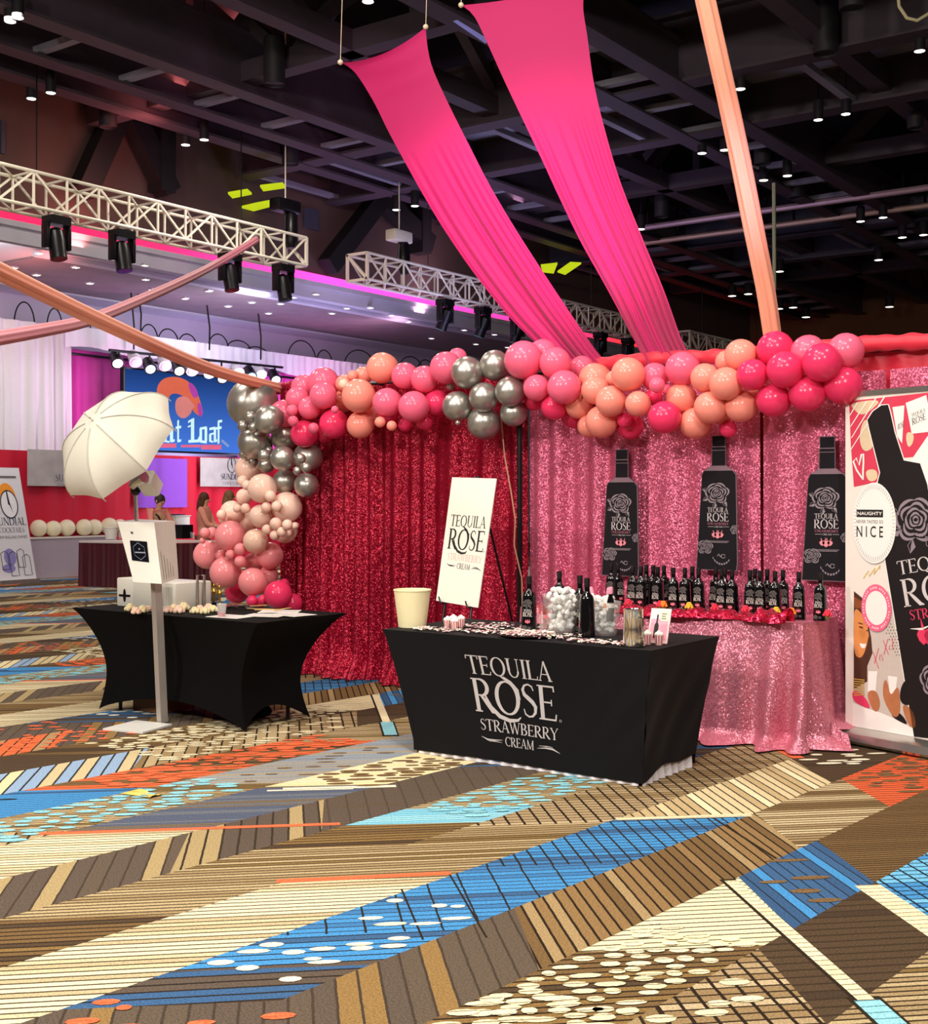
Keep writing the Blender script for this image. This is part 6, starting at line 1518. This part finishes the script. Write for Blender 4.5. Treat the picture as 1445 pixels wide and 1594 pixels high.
# ================================================================ PEOPLE
def skin_mesh(name, pts, edges, radii, m, parent, root=0, sub=2):
    me = bpy.data.meshes.new(name); o0 = wloc(parent)
    me.from_pydata([Vector(p)-o0 for p in pts], edges, []); me.materials.append(m)
    o = bpy.data.objects.new(name, me); COLL.objects.link(o); o.parent = parent; WL[o.name] = o0
    md = o.modifiers.new('Skin', 'SKIN'); md.use_smooth_shade = True
    sv = me.skin_vertices[0].data
    for i, r in enumerate(radii):
        sv[i].radius = r if isinstance(r, tuple) else (r, r); sv[i].use_root = (i == root)
    s = o.modifiers.new('Sub', 'SUBSURF'); s.levels = s.render_levels = sub
    return o
M_flesh = mat('skin', 'E0AC8A', 0.55, var=0.06, scale=20, sub=0.1)
def person(label, foot, face, height, shirt, hair, pose, longhair=True, trousers='2A2830', lean=0.0):
    """standing figure; face = horizontal facing direction; pose gives both hands in (forward, side, up) metres"""
    f = Vector((face[0], face[1], 0)).normalized(); s = Vector((f.y, -f.x, 0)); U = Vector((0, 0, 1))
    t = thing('person', label, 'person', foot)
    h = height
    def W(a, b_, c_): return Vector(foot)+f*a+s*b_+U*c_
    L = lean
    pel, waist_, chest, neck, chin, headc, crown = W(0, 0, .53*h), W(L*.3, 0, .62*h), W(L*.75, 0, .74*h), W(L*.98, 0, .83*h), W(L*1.15+.01, 0, .875*h), W(L*1.3+.02, 0, .93*h), W(L*1.38+.015, 0, .985*h)
    pts = [pel, waist_, chest, neck, chin, headc, crown]; ed = [(0, 1), (1, 2), (2, 3), (3, 4), (4, 5), (5, 6)]
    rad = [(.13, .10), (.12, .09), (.15, .10), .052, .062, .083, .055]
    arms = []
    for sd_, hand in ((1, pose[0]), (-1, pose[1])):
        sh = W(L*.92, sd_*.17, .805*h); hd = W(*hand); mid = (sh+hd)*0.5; el = mid+U*(-0.12)+s*(sd_*0.05)-f*0.03
        i0 = len(pts); pts += [sh, el, hd-(hd-el).normalized()*0.08, hd]; ed += [(2, i0), (i0, i0+1), (i0+1, i0+2), (i0+2, i0+3)]
        rad += [.055, .042, .03, .034]
        arms.append((sh, el, hd))
        d = (hd-el).normalized(); side = d.cross(U)
        if side.length < .1: side = f
        side.normalize()
        for k in range(5):   # five fingers, thumb to the side
            off = (k-1.5)*0.017 if k < 4 else -0.035*sd_
            i1 = len(pts); ln_ = [.055, .065, .06, .048, .04][k]; st_ = hd+side*off*0.8+d*(0.01 if k < 4 else -0.03)
            dd = (d*1.0+U*-0.35).normalized() if k < 4 else (d*0.7-side*0.7*sd_).normalized()
            pts += [st_, st_+dd*ln_, st_+dd*ln_*1.5+U*-0.012]; ed += [(i0+3, i1), (i1, i1+1), (i1+1, i1+2)]; rad += [.0095, .009, .008]
    for sd_ in (1, -1):
        i0 = len(pts); pts += [W(0, sd_*.09, .5*h), W(.02, sd_*.095, .28*h), W(-.02, sd_*.10, .05*h), W(.12, sd_*.11, .03*h)]; ed += [(0, i0), (i0, i0+1), (i0+1, i0+2), (i0+2, i0+3)]; rad += [.085, .06, .042, .035]
    body = skin_mesh('body', pts, ed, rad, M_flesh, t, 0, 2)
    # features of the face
    fb = MB()
    for sd_ in (1, -1): fb.sphere(headc+f*0.078+s*(0.032*sd_)+U*0.0, 0.011, 8, 6)
    fb.build('eyes', M_ink, body)
    nb = MB(); nb.sphere(headc+f*0.092+U*-0.025, 0.015, 8, 6, 1, 1, 1.4); 
    for sd_ in (1, -1): nb.sphere(headc+s*(0.085*sd_)+U*-0.01, 0.022, 8, 6, .7, .7, 1.3)
    nb.build('nose_and_ears', M_flesh, body)
    MB().tube([headc+f*0.083+s*-0.025+U*-0.055, headc+f*0.09+U*-0.06, headc+f*0.083+s*0.025+U*-0.055], 0.006, 6).build('mouth', mat('lips', 'A8504A', 0.5), body)
    # clothes
    ms = mat('shirt_'+shirt, shirt, 0.8, var=0.1, scale=20)
    sp_ = [W(0, 0, .50*h), waist_, chest, W(L*.96, 0, .81*h)]; se = [(0, 1), (1, 2), (2, 3)]; sr_ = [(.155, .12), (.14, .11), (.168, .118), .075]
    for (sh, el, hd) in arms:
        i0 = len(sp_); sp_ += [sh, el, el+(hd-el)*0.72]; se += [(2, i0), (i0, i0+1), (i0+1, i0+2)]; sr_ += [.072, .058, .046]
    skin_mesh('shirt', sp_, se, sr_, ms, t, 0, 2)
    tp = [pel+U*-0.0]; te = []; trr = [(.145, .115)]
    for sd_ in (1, -1):
        i0 = len(tp); tp += [W(0, sd_*.09, .47*h), W(.02, sd_*.095, .28*h), W(-.02, sd_*.10, .06*h)]; te += [(0, i0), (i0, i0+1), (i0+1, i0+2)]; trr += [.10, .075, .06]
    skin_mesh('trousers', tp, te, trr, mat('trousers_'+trousers, trousers, 0.8), t, 0, 2)
    hm = mat('hair_'+hair, hair, 0.6, var=0.3, scale=60)
    hb = MB(); hb.sphere(headc+U*0.022-f*0.028, 0.1, 16, 12, 0.98, 0.98, 1.05)
    if longhair:
        hb.tube([headc-f*0.05+U*0.04, headc-f*0.075-U*0.08, headc-f*0.095-U*0.2, headc-f*0.10-U*0.32], [0.07, 0.085, 0.075, 0.03], 12)
        for sd_ in (1, -1): hb.tube([headc+s*(0.075*sd_)+U*0.05-f*0.01, headc+s*(0.088*sd_)-U*0.06-f*0.02, headc+s*(0.075*sd_)-U*0.18-f*0.04], [0.03, 0.036, 0.015], 8)
    hb.build('hair', hm, t)
    return t
def foot_at(px, py_head, height, depth_):
    p = at_d(px, py_head, depth_); return Vector((p.x, p.y, 0.0))
w1 = foot_at(318, 770, 1.68, 23.6); person('person with long brown hair in a salmon top, looking towards the balloons', w1, (0.9, 0.5), 1.66, 'E89A84', '5A3520', ((.30, .10, 1.02), (.32, -.06, 1.0)), True, 'C77A68')
w2 = foot_at(357, 765, 1.70, 24.0); person('person with wavy light brown hair in a grey top beside the balloon column', w2, (0.5, 0.85), 1.70, 'A2A294', '80603C', ((.28, .14, 1.05), (.25, -.12, 1.0)), True)
m1 = foot_at(240, 790, 1.6, 23.4)
mp_ = person('person in a pink shirt with a black strap leaning over the white case', m1, (0.62, -0.1), 1.62, 'E58F80', '3A2A22', ((.42, .16, 1.12), (.40, -.18, 1.10)), False, '2A2830', 0.16)
hs = m1+Vector((0, 0, 0)); f = Vector((0.62, -0.1, 0)).normalized(); s = Vector((f.y, -f.x, 0))
st_ = MB(); st_.tube([hs+f*0.09+s*0.13+Vector((0, 0, 1.32)), hs+f*0.245+s*0.07+Vector((0, 0, 1.23)), hs+f*0.23+s*-0.02+Vector((0, 0, 1.1)), hs+f*0.17+s*-0.12+Vector((0, 0, .98))], 0.016, 6)
st_.build('strap', M_black, mp_)
cap = MB(); 

# ================================================================ TRUSSES AND MOVING HEADS
TU = -16.05
M_alu = mat('truss_aluminium', 'F2ECD8', 0.45, metal=0.1, var=0.1)
def truss(xa, xb, label, group='silver box trusses'):
    ya_ = at_u(xa, 254+0.243*xa, TU); yb_ = at_u(xb, 254+0.243*xb, TU)
    zt = 1.57+0.267*17.94; zt = ya_.z; zb = zt-0.52
    y0_, y1_ = ya_.y, yb_.y; t = thing('box_truss', label, 'truss', (TU, (y0_+y1_)/2, zb), group)
    b = MB()
    for u in (TU, TU-0.52):
        for z in (zb, zt): b.tube([(u, y0_, z), (u, y1_, z)], 0.028, 8)
    b.build('chords', M_alu, t)
    n = max(3, int((y1_-y0_)/0.55)); b = MB()
    for i in range(n):
        a, c = y0_+(y1_-y0_)*i/n, y0_+(y1_-y0_)*(i+1)/n
        for u in (TU, TU-0.52):
            b.bar((u, a, zb), (u, a, zt), 0.03); b.bar((u, a, zb if i % 2 else zt), (u, c, zt if i % 2 else zb), 0.03)
        for z in (zb, zt):
            b.bar((TU, a, z), (TU-0.52, c, z), 0.025); b.bar((TU, a, z), (TU-0.52, a, z), 0.03)
    b.build('lacing', M_alu, t, smooth=False)
    for y in (y0_, y1_):
        b = MB()
        for (p, q2) in (((TU, y, zb), (TU, y, zt)), ((TU-0.52, y, zb), (TU-0.52, y, zt)), ((TU, y, zb), (TU-0.52, y, zb)), ((TU, y, zt), (TU-0.52, y, zt)), ((TU, y, zb), (TU-0.52, y, zt))): b.bar(p, q2, 0.05)
        b.build('end_frame', M_alu, t, smooth=False)
    for fr_ in (0.2, 0.8):
        y = y0_+(y1_-y0_)*fr_; MB().tube([(TU-0.26, y, zt), (TU-0.26, y, 10.62)], 0.012, 6).build('hanger', M_black, t)
    return zb, y0_, y1_
zb, _, _ = truss(-60, 477, 'long silver box truss at the upper left with four black moving lights')
truss(572, 1000, 'silver box truss behind the pink fabric sails')
truss(1074, 1215, 'short silver box truss end seen above the right balloons')
heads = [(88, 'leftmost moving light under the long truss', 0), (190, 'second moving light from the left under the long truss', 0), (358, 'third moving light from the left under the long truss', 0), (441, 'moving light at the right end of the long truss', 0),
         (693, 'lit moving light at the left end of the middle truss', 1), (752, 'lit moving light, second on the middle truss', 1), (806, 'lit moving light beside the left pink sail', 1), (935, 'moving light between the two pink sails', 1), (978, 'moving light just left of the right pink sail', 0)]
M_lensb = emis('lens_blue', '8FD8FF', 2.0)
for x, l, lit in heads:
    y = at_u(x, 254+0.243*x, TU-0.05).y; p = Vector((TU-0.05, y, zb))
    t = thing('moving_light', 'black '+l, 'stage light', p, 'moving lights on the trusses')
    MB().box((p.x-0.13, p.y-0.17, p.z-0.20), (p.x+0.13, p.y+0.17, p.z-0.07)).build('base', M_black, t, smooth=False)
    MB().tube([p+Vector((0, 0, 0.02)), p+Vector((0, 0, -0.08))], 0.03, 8).build('clamp', M_alu, t)
    for s_ in (-1, 1):
        MB().rbox((p.x-0.08, p.y+s_*0.19-0.035, p.z-0.56), (p.x+0.08, p.y+s_*0.19+0.035, p.z-0.16), 0.03, 2).build('yoke_arm', M_black, t)
    R_ = Matrix.Rotation(math.radians(-12 if not lit else 25), 3, 'Y'); c = p+Vector((0, 0, -0.44))
    MB().lathe([(0.07, 0.2), (0.12, 0.16), (0.135, 0.0), (0.125, -0.2), (0.13, -0.28)], c, 16, R_).build('head', M_black, t)
    MB().lathe([(0.001, -0.284), (0.118, -0.283), (0.118, -0.279)], c, 16, R_, caps=False).build('lens', M_lensb if lit else mat('dark_lens', '2A3038', 0.1), t)
# chain motors on the trusses
for i, (x, l) in enumerate([(448, 'black chain hoist at the right end of the long truss'), (625, 'black chain hoist over the middle truss')]):
    y = at_u(x, 254+0.243*x, TU-0.2).y; p = Vector((TU-0.26, y, zb+0.52)); t = thing('chain_hoist', l, 'hoist', p, 'chain hoists')
    MB().rbox((p.x-0.14, p.y-0.3, p.z+0.45), (p.x+0.14, p.y+0.3, p.z+0.68), 0.05, 2).build('motor', M_black if i == 0 else M_alu, t)
    MB().tube([p, p+Vector((0, 0, 0.45))], 0.03, 6).build('hook', M_black, t)
    MB().tube([p+Vector((0, 0, 0.6)), Vector((p.x, p.y, 10.62))], 0.014, 6).build('chain', M_alu, t)
    b = MB(); b.lathe([(0.09, -0.5), (0.13, -0.4), (0.12, 0.1), (0.05, 0.2)], p+Vector((0.05, 0.1, 0.3)), 10); b.build('chain_bag', M_black, t)
# cable loops on the lavender wall above the valance
lp = [(38, 470, 16), (85, 480, 12), (128, 492, 14), (232, 505, 14), (262, 512, 16), (292, 520, 14), (340, 520, 16), (372, 530, 20), (400, 540, 18), (470, 530, 22), (505, 545, 12), (560, 545, 24), (640, 555, 20), (663, 560, 14)]
for i, (x, y, w) in enumerate(lp):
    u = RU-1.38; c0 = at_u(x-w, y+24, u); c1 = at_u(x+w, y+24, u); tp = at_u(x, y, u)
    c0.z = c1.z = 5.1
    pts = [c0]+[Vector((u, c0.y+(c1.y-c0.y)*(0.5-0.5*math.cos(a)), c0.z+(tp.z-c0.z)*math.sin(a)+0.0)) for a in [math.pi*k/12 for k in range(1, 12)]]+[c1]
    tag(MB().tube(pts, 0.016, 6).build('cable_loop', M_black), 'black cable loop above the white valance, %s from the left' % ORD[i], 'cable', 'cable loops over the stage')
for i, (x, y0p, y1p) in enumerate([(204, 395, 560), (215, 395, 520), (322, 430, 545), (402, 480, 560)]):
    u = RU-0.6; A, B = at_u(x, y0p, u), at_u(x+4, y1p, u); A.z = min(A.z, 5.98)
    tag(MB().tube([A, (A+B)/2+Vector((0, .05, 0)), B], 0.02, 6).build('hanging_cable', M_black), 'black cable dropping from the lower ceiling, %s from the left' % ORD[i], 'cable', 'cables over the stage')
# small square lights of the lower ceiling
M_sq = emis('square_lamp_glow', 'FFF4E6', 3.0)
sql = [(21, 416), (57, 427), (61, 393), (118, 415), (140, 440), (225, 412), (227, 434), (237, 450), (288, 464), (325, 452), (355, 476), (359, 437), (392, 470), (418, 487), (437, 472), (457, 462), (492, 457), (517, 487), (540, 479), (577, 478), (610, 490), (636, 500), (672, 526), (686, 507), (723, 513), (741, 535), (770, 520), (790, 540)]
sql.sort()
for i, (x, y) in enumerate(sql):
    p = at_z(x, y, 5.955); t = thing('recessed_light', 'small square lit lamp in the lavender lower ceiling, %s from the left' % ORD[i], 'ceiling light', p, 'square lamps of the lower ceiling')
    MB().box((p.x-0.07, p.y-0.07, 5.935), (p.x+0.07, p.y+0.07, 5.965)).build('frame', M_white, t, smooth=False)
    MB().box((p.x-0.05, p.y-0.05, 5.928), (p.x+0.05, p.y+0.05, 5.936)).build('diffuser', M_sq, t, smooth=False)
# ================================================================ LIGHTS OF THE DARK CEILING
M_can = mat('black_can', '232026', 0.6, var=0.1); M_disc = emis('downlight_glow', 'FFF6EA', 5.0)
dl = [(28, 28), (16, 34), (49, 154), (79, 145), (289, 226), (318, 218), (573, 3), (617, 327), (646, 321), (1153, 139), (1093, 239), (1128, 234), (1189, 281), (1226, 274), (1274, 187), (1317, 178), (1432, 80), (1340, 345), (1375, 339), (1405, 370), (1438, 366), (1368, 405), (1214, 423), (1140, 461), (1165, 458), (1213, 481), (1235, 479), (1255, 494), (1385, 478), (998, 357)]
dl.sort()
for i, (x, y) in enumerate(dl):
    zz = 7.85 if y < 300 else 7.7; p = at_z(x, y, zz); D = depth_of(p); r = min(0.13, 6.5*D/FPX*(1.0 if y < 300 else 0.9)); r = max(0.07, r)
    t = thing('ceiling_downlight', 'lit round downlight under the dark ceiling, %s from the left' % ORD[i], 'ceiling light', p, 'lit downlights')
    MB().lathe([(r*1.0, 0.02), (r*1.12, 0.0), (r*1.12, 0.3), (r*0.9, 0.34)], p, 16).build('housing', M_can, t)
    MB().lathe([(0.001, 0.0), (r, 0.0), (r, 0.018)], p, 16, caps=False).build('diffuser', M_disc, t)
    MB().tube([p+Vector((0, 0, 0.33)), Vector((p.x, p.y, 10.62))], 0.012, 5).build('stem', M_can, t)
cans = [(427, 132, 17), (1285, 84, 19), (1327, 14, 20), (1030, 338, 11), (1187, 256, 13), (1240, 308, 12), (1425, 200, 12), (168, 198, 14), (452, 256, 13), (1420, 356, 10)]
cans.sort()
for i, (x, y, r) in enumerate(cans):
    p = at_z(x, y, 7.9); R = r*depth_of(p)/FPX; t = thing('cylinder_light', 'unlit black cylinder lamp hanging from the ceiling, %s from the left' % ORD[i], 'ceiling light', p, 'unlit cylinder lamps')
    MB().lathe([(R*0.9, 0.03), (R*0.96, 0.0), (R, 0.01), (R, R*4.2), (R*0.8, R*4.4)], p, 20).build('housing', M_can, t)
    MB().lathe([(0.001, 0.03), (R*0.9, 0.031)], p, 20, caps=False).build('reflector', mat('lamp_reflector', '4A4650', 0.4), t)
    MB().tube([p+Vector((0, 0, R*4.2)), Vector((p.x, p.y, 10.62))], 0.03, 6).build('stem', M_can, t)
# lit pipes crossing the hall
for v, z, l, c in [(26.7, 8.0, 'upper lit rigging pipe crossing behind the peach fabric', 'C9A9B4'), (28.3, 8.0, 'lower lit rigging pipe crossing behind the peach fabric', 'D8B8A8'), ]:
    t = thing('rigging_pipe', l, 'pipe', (-10, v, z), 'rigging pipes'); mm = mat('pipe_'+c, c, 0.35, metal=0.3)
    MB().tube([(-15.5, v, z), (-4, v, z)], 0.07, 8).build('pipe', mm, t)
    for u in (-14, -11, -8, -5.5): MB().tube([(u, v, z), (u, v, 9.0)], 0.03, 6).build('hanger', M_black, t)
A = at_d(1205, 285, 24); B = at_d(1206, 450, 24); tag(MB().tube([A, B], 0.035, 6).build('drop_cable', mat('pale_cable', 'BFC4A0', 0.6)), 'pale cable dropping straight down right of the peach fabric', 'cable')
pts = [at_d(x, y, 15) for x, y in [(1398, -12), (1400, 10), (1412, 28), (1428, 32), (1445, 22), (1460, 5)]]
tag(MB().tube(pts, 0.02, 8).build('hanging_cable', mat('cream_cable', 'D8CFA0', 0.6)), 'cream cable looping down at the top right corner', 'cable')
# ceiling panels under yellow LED light, painted on as a glow of their own
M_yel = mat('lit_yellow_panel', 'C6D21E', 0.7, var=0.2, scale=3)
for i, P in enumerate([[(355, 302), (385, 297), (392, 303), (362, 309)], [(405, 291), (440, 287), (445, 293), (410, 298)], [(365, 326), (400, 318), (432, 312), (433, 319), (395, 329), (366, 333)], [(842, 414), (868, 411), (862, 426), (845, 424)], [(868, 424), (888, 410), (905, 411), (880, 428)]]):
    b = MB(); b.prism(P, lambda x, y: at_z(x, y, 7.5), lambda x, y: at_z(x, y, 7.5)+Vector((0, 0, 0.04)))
    tag(b.build('lit_panel', emis('painted_yellow_light', 'C8D820', 0.9), smooth=False), 'ceiling panel with painted-on yellow-green light %s' % ['above the long truss, leftmost of the three', 'above the long truss, rightmost of the three', 'above the long truss, lowest of the three', 'behind the right pink sail, left piece', 'behind the right pink sail, right piece'][i], 'ceiling panel', 'yellow-lit ceiling panels')
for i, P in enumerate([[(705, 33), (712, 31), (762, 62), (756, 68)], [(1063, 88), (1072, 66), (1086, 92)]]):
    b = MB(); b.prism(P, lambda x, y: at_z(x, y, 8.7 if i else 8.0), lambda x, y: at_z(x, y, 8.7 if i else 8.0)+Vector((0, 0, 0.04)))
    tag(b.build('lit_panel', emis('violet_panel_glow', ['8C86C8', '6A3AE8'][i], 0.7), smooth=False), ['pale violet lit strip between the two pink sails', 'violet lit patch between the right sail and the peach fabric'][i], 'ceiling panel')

# ================================================================ FABRIC SAILS
M_sail = mat('pink_stretch_fabric', 'B8085E', 0.65, var=0.03, scale=8, sheen=0.2, transl=0.15)
def interp(pts, t):
    d = [0]
    for a, c in zip(pts[:-1], pts[1:]): d.append(d[-1]+math.hypot(c[0]-a[0], c[1]-a[1]))
    x = t*d[-1]
    for i in range(len(d)-1):
        if x <= d[i+1] or i == len(d)-2:
            k = (x-d[i])/(d[i+1]-d[i]) if d[i+1] > d[i] else 0
            p0 = pts[max(i-1, 0)]; p1 = pts[i]; p2 = pts[i+1]; p3 = pts[min(i+2, len(pts)-1)]
            return tuple(0.5*((2*p1[j])+(-p0[j]+p2[j])*k+(2*p0[j]-5*p1[j]+4*p2[j]-p3[j])*k*k+(-p0[j]+3*p1[j]-3*p2[j]+p3[j])*k**3) for j in (0, 1))
def sail(label, Lp, Rp, top_sag, d0, seed, vend):
    q = random.Random(seed); ph = [(q.uniform(10, 60), q.uniform(0, 6.28)) for _ in range(7)]
    def fn(i, j):
        t = 1-j
        a, c = interp(Lp, t), interp(Rp, t)
        x, y = a[0]+(c[0]-a[0])*i, a[1]+(c[1]-a[1])*i
        y += top_sag*4*i*(1-i)*max(0, 1-t*7)
        dE = depth_of(at_v(x, y, vend)); d = d0+(dE-d0)*min(1, t)
        fold = sum(math.sin(w*i+p+t*1.5) for w, p in ph)/7
        amp = 0.09*max(0, (t-0.28)/0.72)**0.9
        d += fold*amp-0.25*math.sin(math.pi*t)*0
        return tuple(at_d(x, y, d))
    return fn
S1L = [(530, 97), (552, 112), (580, 155), (605, 205), (632, 255), (660, 305), (692, 358), (738, 425), (790, 490), (835, 535), (862, 562), (885, 585)]
S1R = [(663, 42), (666, 75), (675, 110), (700, 165), (730, 225), (762, 287), (800, 352), (850, 430), (900, 505), (928, 545), (945, 565), (958, 590)]
S2L = [(718, 8), (738, 25), (760, 70), (785, 125), (812, 182), (842, 245), (872, 310), (905, 378), (940, 440), (972, 500), (1000, 555), (1012, 585)]
S2R = [(912, -30), (908, 10), (915, 60), (924, 125), (940, 195), (965, 280), (1000, 370), (1035, 455), (1062, 530), (1078, 560), (1085, 575), (1092, 590)]
for Lp, Rp, sg, l, seed in [(S1L, S1R, 14, 'left hot pink stretched fabric sail rising from the backdrop to the ceiling', 2), (S2L, S2R, 6, 'right and larger hot pink stretched fabric sail rising to the ceiling', 5)]:
    t = thing('fabric_sail', l, 'fabric sail', at_v(Lp[-2][0], Lp[-2][1], BV), 'pink fabric sails')
    b = MB(); b.grid(72, 70, sail(l, Lp, Rp, sg, 9.7, seed, BV-0.02)); b.build('cloth', M_sail, t, angle=180)
    for (x, y) in (Lp[0], Rp[0]):
        p = at_d(x, y, 9.7); MB().tube([p, p+Vector((-0.05, 0.3, 10.62-p.z))], 0.0025, 5).build('cord', mat('pale_cord', 'C9B9A0', 0.6), t)
        MB().sphere(p, 0.022, 8, 6).build('corner_ring', mat('pale_cord', 'C9B9A0', 0.6), t)
M_peach = mat('peach_stretch_fabric', 'F0A084', 0.65, var=0.04, scale=8, sheen=0.2, transl=0.12)
M_dusty = mat('dusty_pink_fabric', 'D88C98', 0.65, var=0.04, scale=8, sheen=0.2)
def tubefab(pts, rad, m, name, label, tw=3.0):
    P = [at_d(x, y, d) for x, y, d in pts]; n = 60; rings = []
    def at(t):
        k = t*(len(P)-1); i = min(int(k), len(P)-2); k -= i
        p0, p1, p2, p3 = P[max(i-1, 0)], P[i], P[i+1], P[min(i+2, len(P)-1)]
        return 0.5*((2*p1)+(p2-p0)*k+(2*p0-5*p1+4*p2-p3)*k*k+(3*p1-p0-3*p2+p3)*k**3)
    b = MB()
    for s in range(n+1):
        t = s/n; c = at(t); d = (at(min(1, t+.01))-at(max(0, t-.01))).normalized(); a = d.cross(Vector((CS, SN, 0.2))).normalized(); e = d.cross(a); r = rad[0]+(rad[1]-rad[0])*t
        rings.append([c+(a*math.cos(2*math.pi*k/28)+e*math.sin(2*math.pi*k/28))*r*(1+0.16*math.cos(7*(2*math.pi*k/28)+tw*t)+0.07*math.sin(3*(2*math.pi*k/28)-tw*t)) for k in range(28)])
    b.loft(rings); return tag(b.build(name, m, angle=180), label, 'fabric', 'gathered fabric strips')
tubefab([(1090, -40, 8.3), (1118, 90, 8.35), (1146, 220, 8.45), (1172, 350, 8.5), (1192, 450, 8.58), (1205, 540, 8.66)], (0.062, 0.056), M_peach, 'fabric_strip', 'peach twisted fabric strip falling from the ceiling to the right end of the garland')
tubefab([(-40, 402, 6.6), (60, 452, 7.3), (170, 505, 8.3), (290, 560, 9.8), (360, 585, 10.6), (432, 604, 11.3)], (0.046, 0.046), M_peach, 'fabric_strip', 'peach twisted fabric strip reaching from the left edge to the drape corner')
tubefab([(-40, 532, 9.5), (60, 515, 10.3), (140, 498, 11.2), (230, 462, 12.8), (300, 430, 14.5), (345, 406, 15.7), (400, 372, 16.2)], (0.055, 0.04), M_dusty, 'fabric_strip', 'thin dusty pink fabric strip sagging across the stage side')
# floor scrap
p = at_z(218, 1238, 0.0); b = MB(); b.grid(8, 5, lambda i, j: (p.x-0.1+0.2*i, p.y-0.05+0.1*j+0.03*i, 0.006+0.012*math.sin(i*7)*math.sin(j*5)**2))
tag(b.build('wrapper', mat('yellow_wrapper', 'D8C25A', 0.3, var=0.2)), 'small yellow and clear wrapper lying on the carpet at the left', 'wrapper')
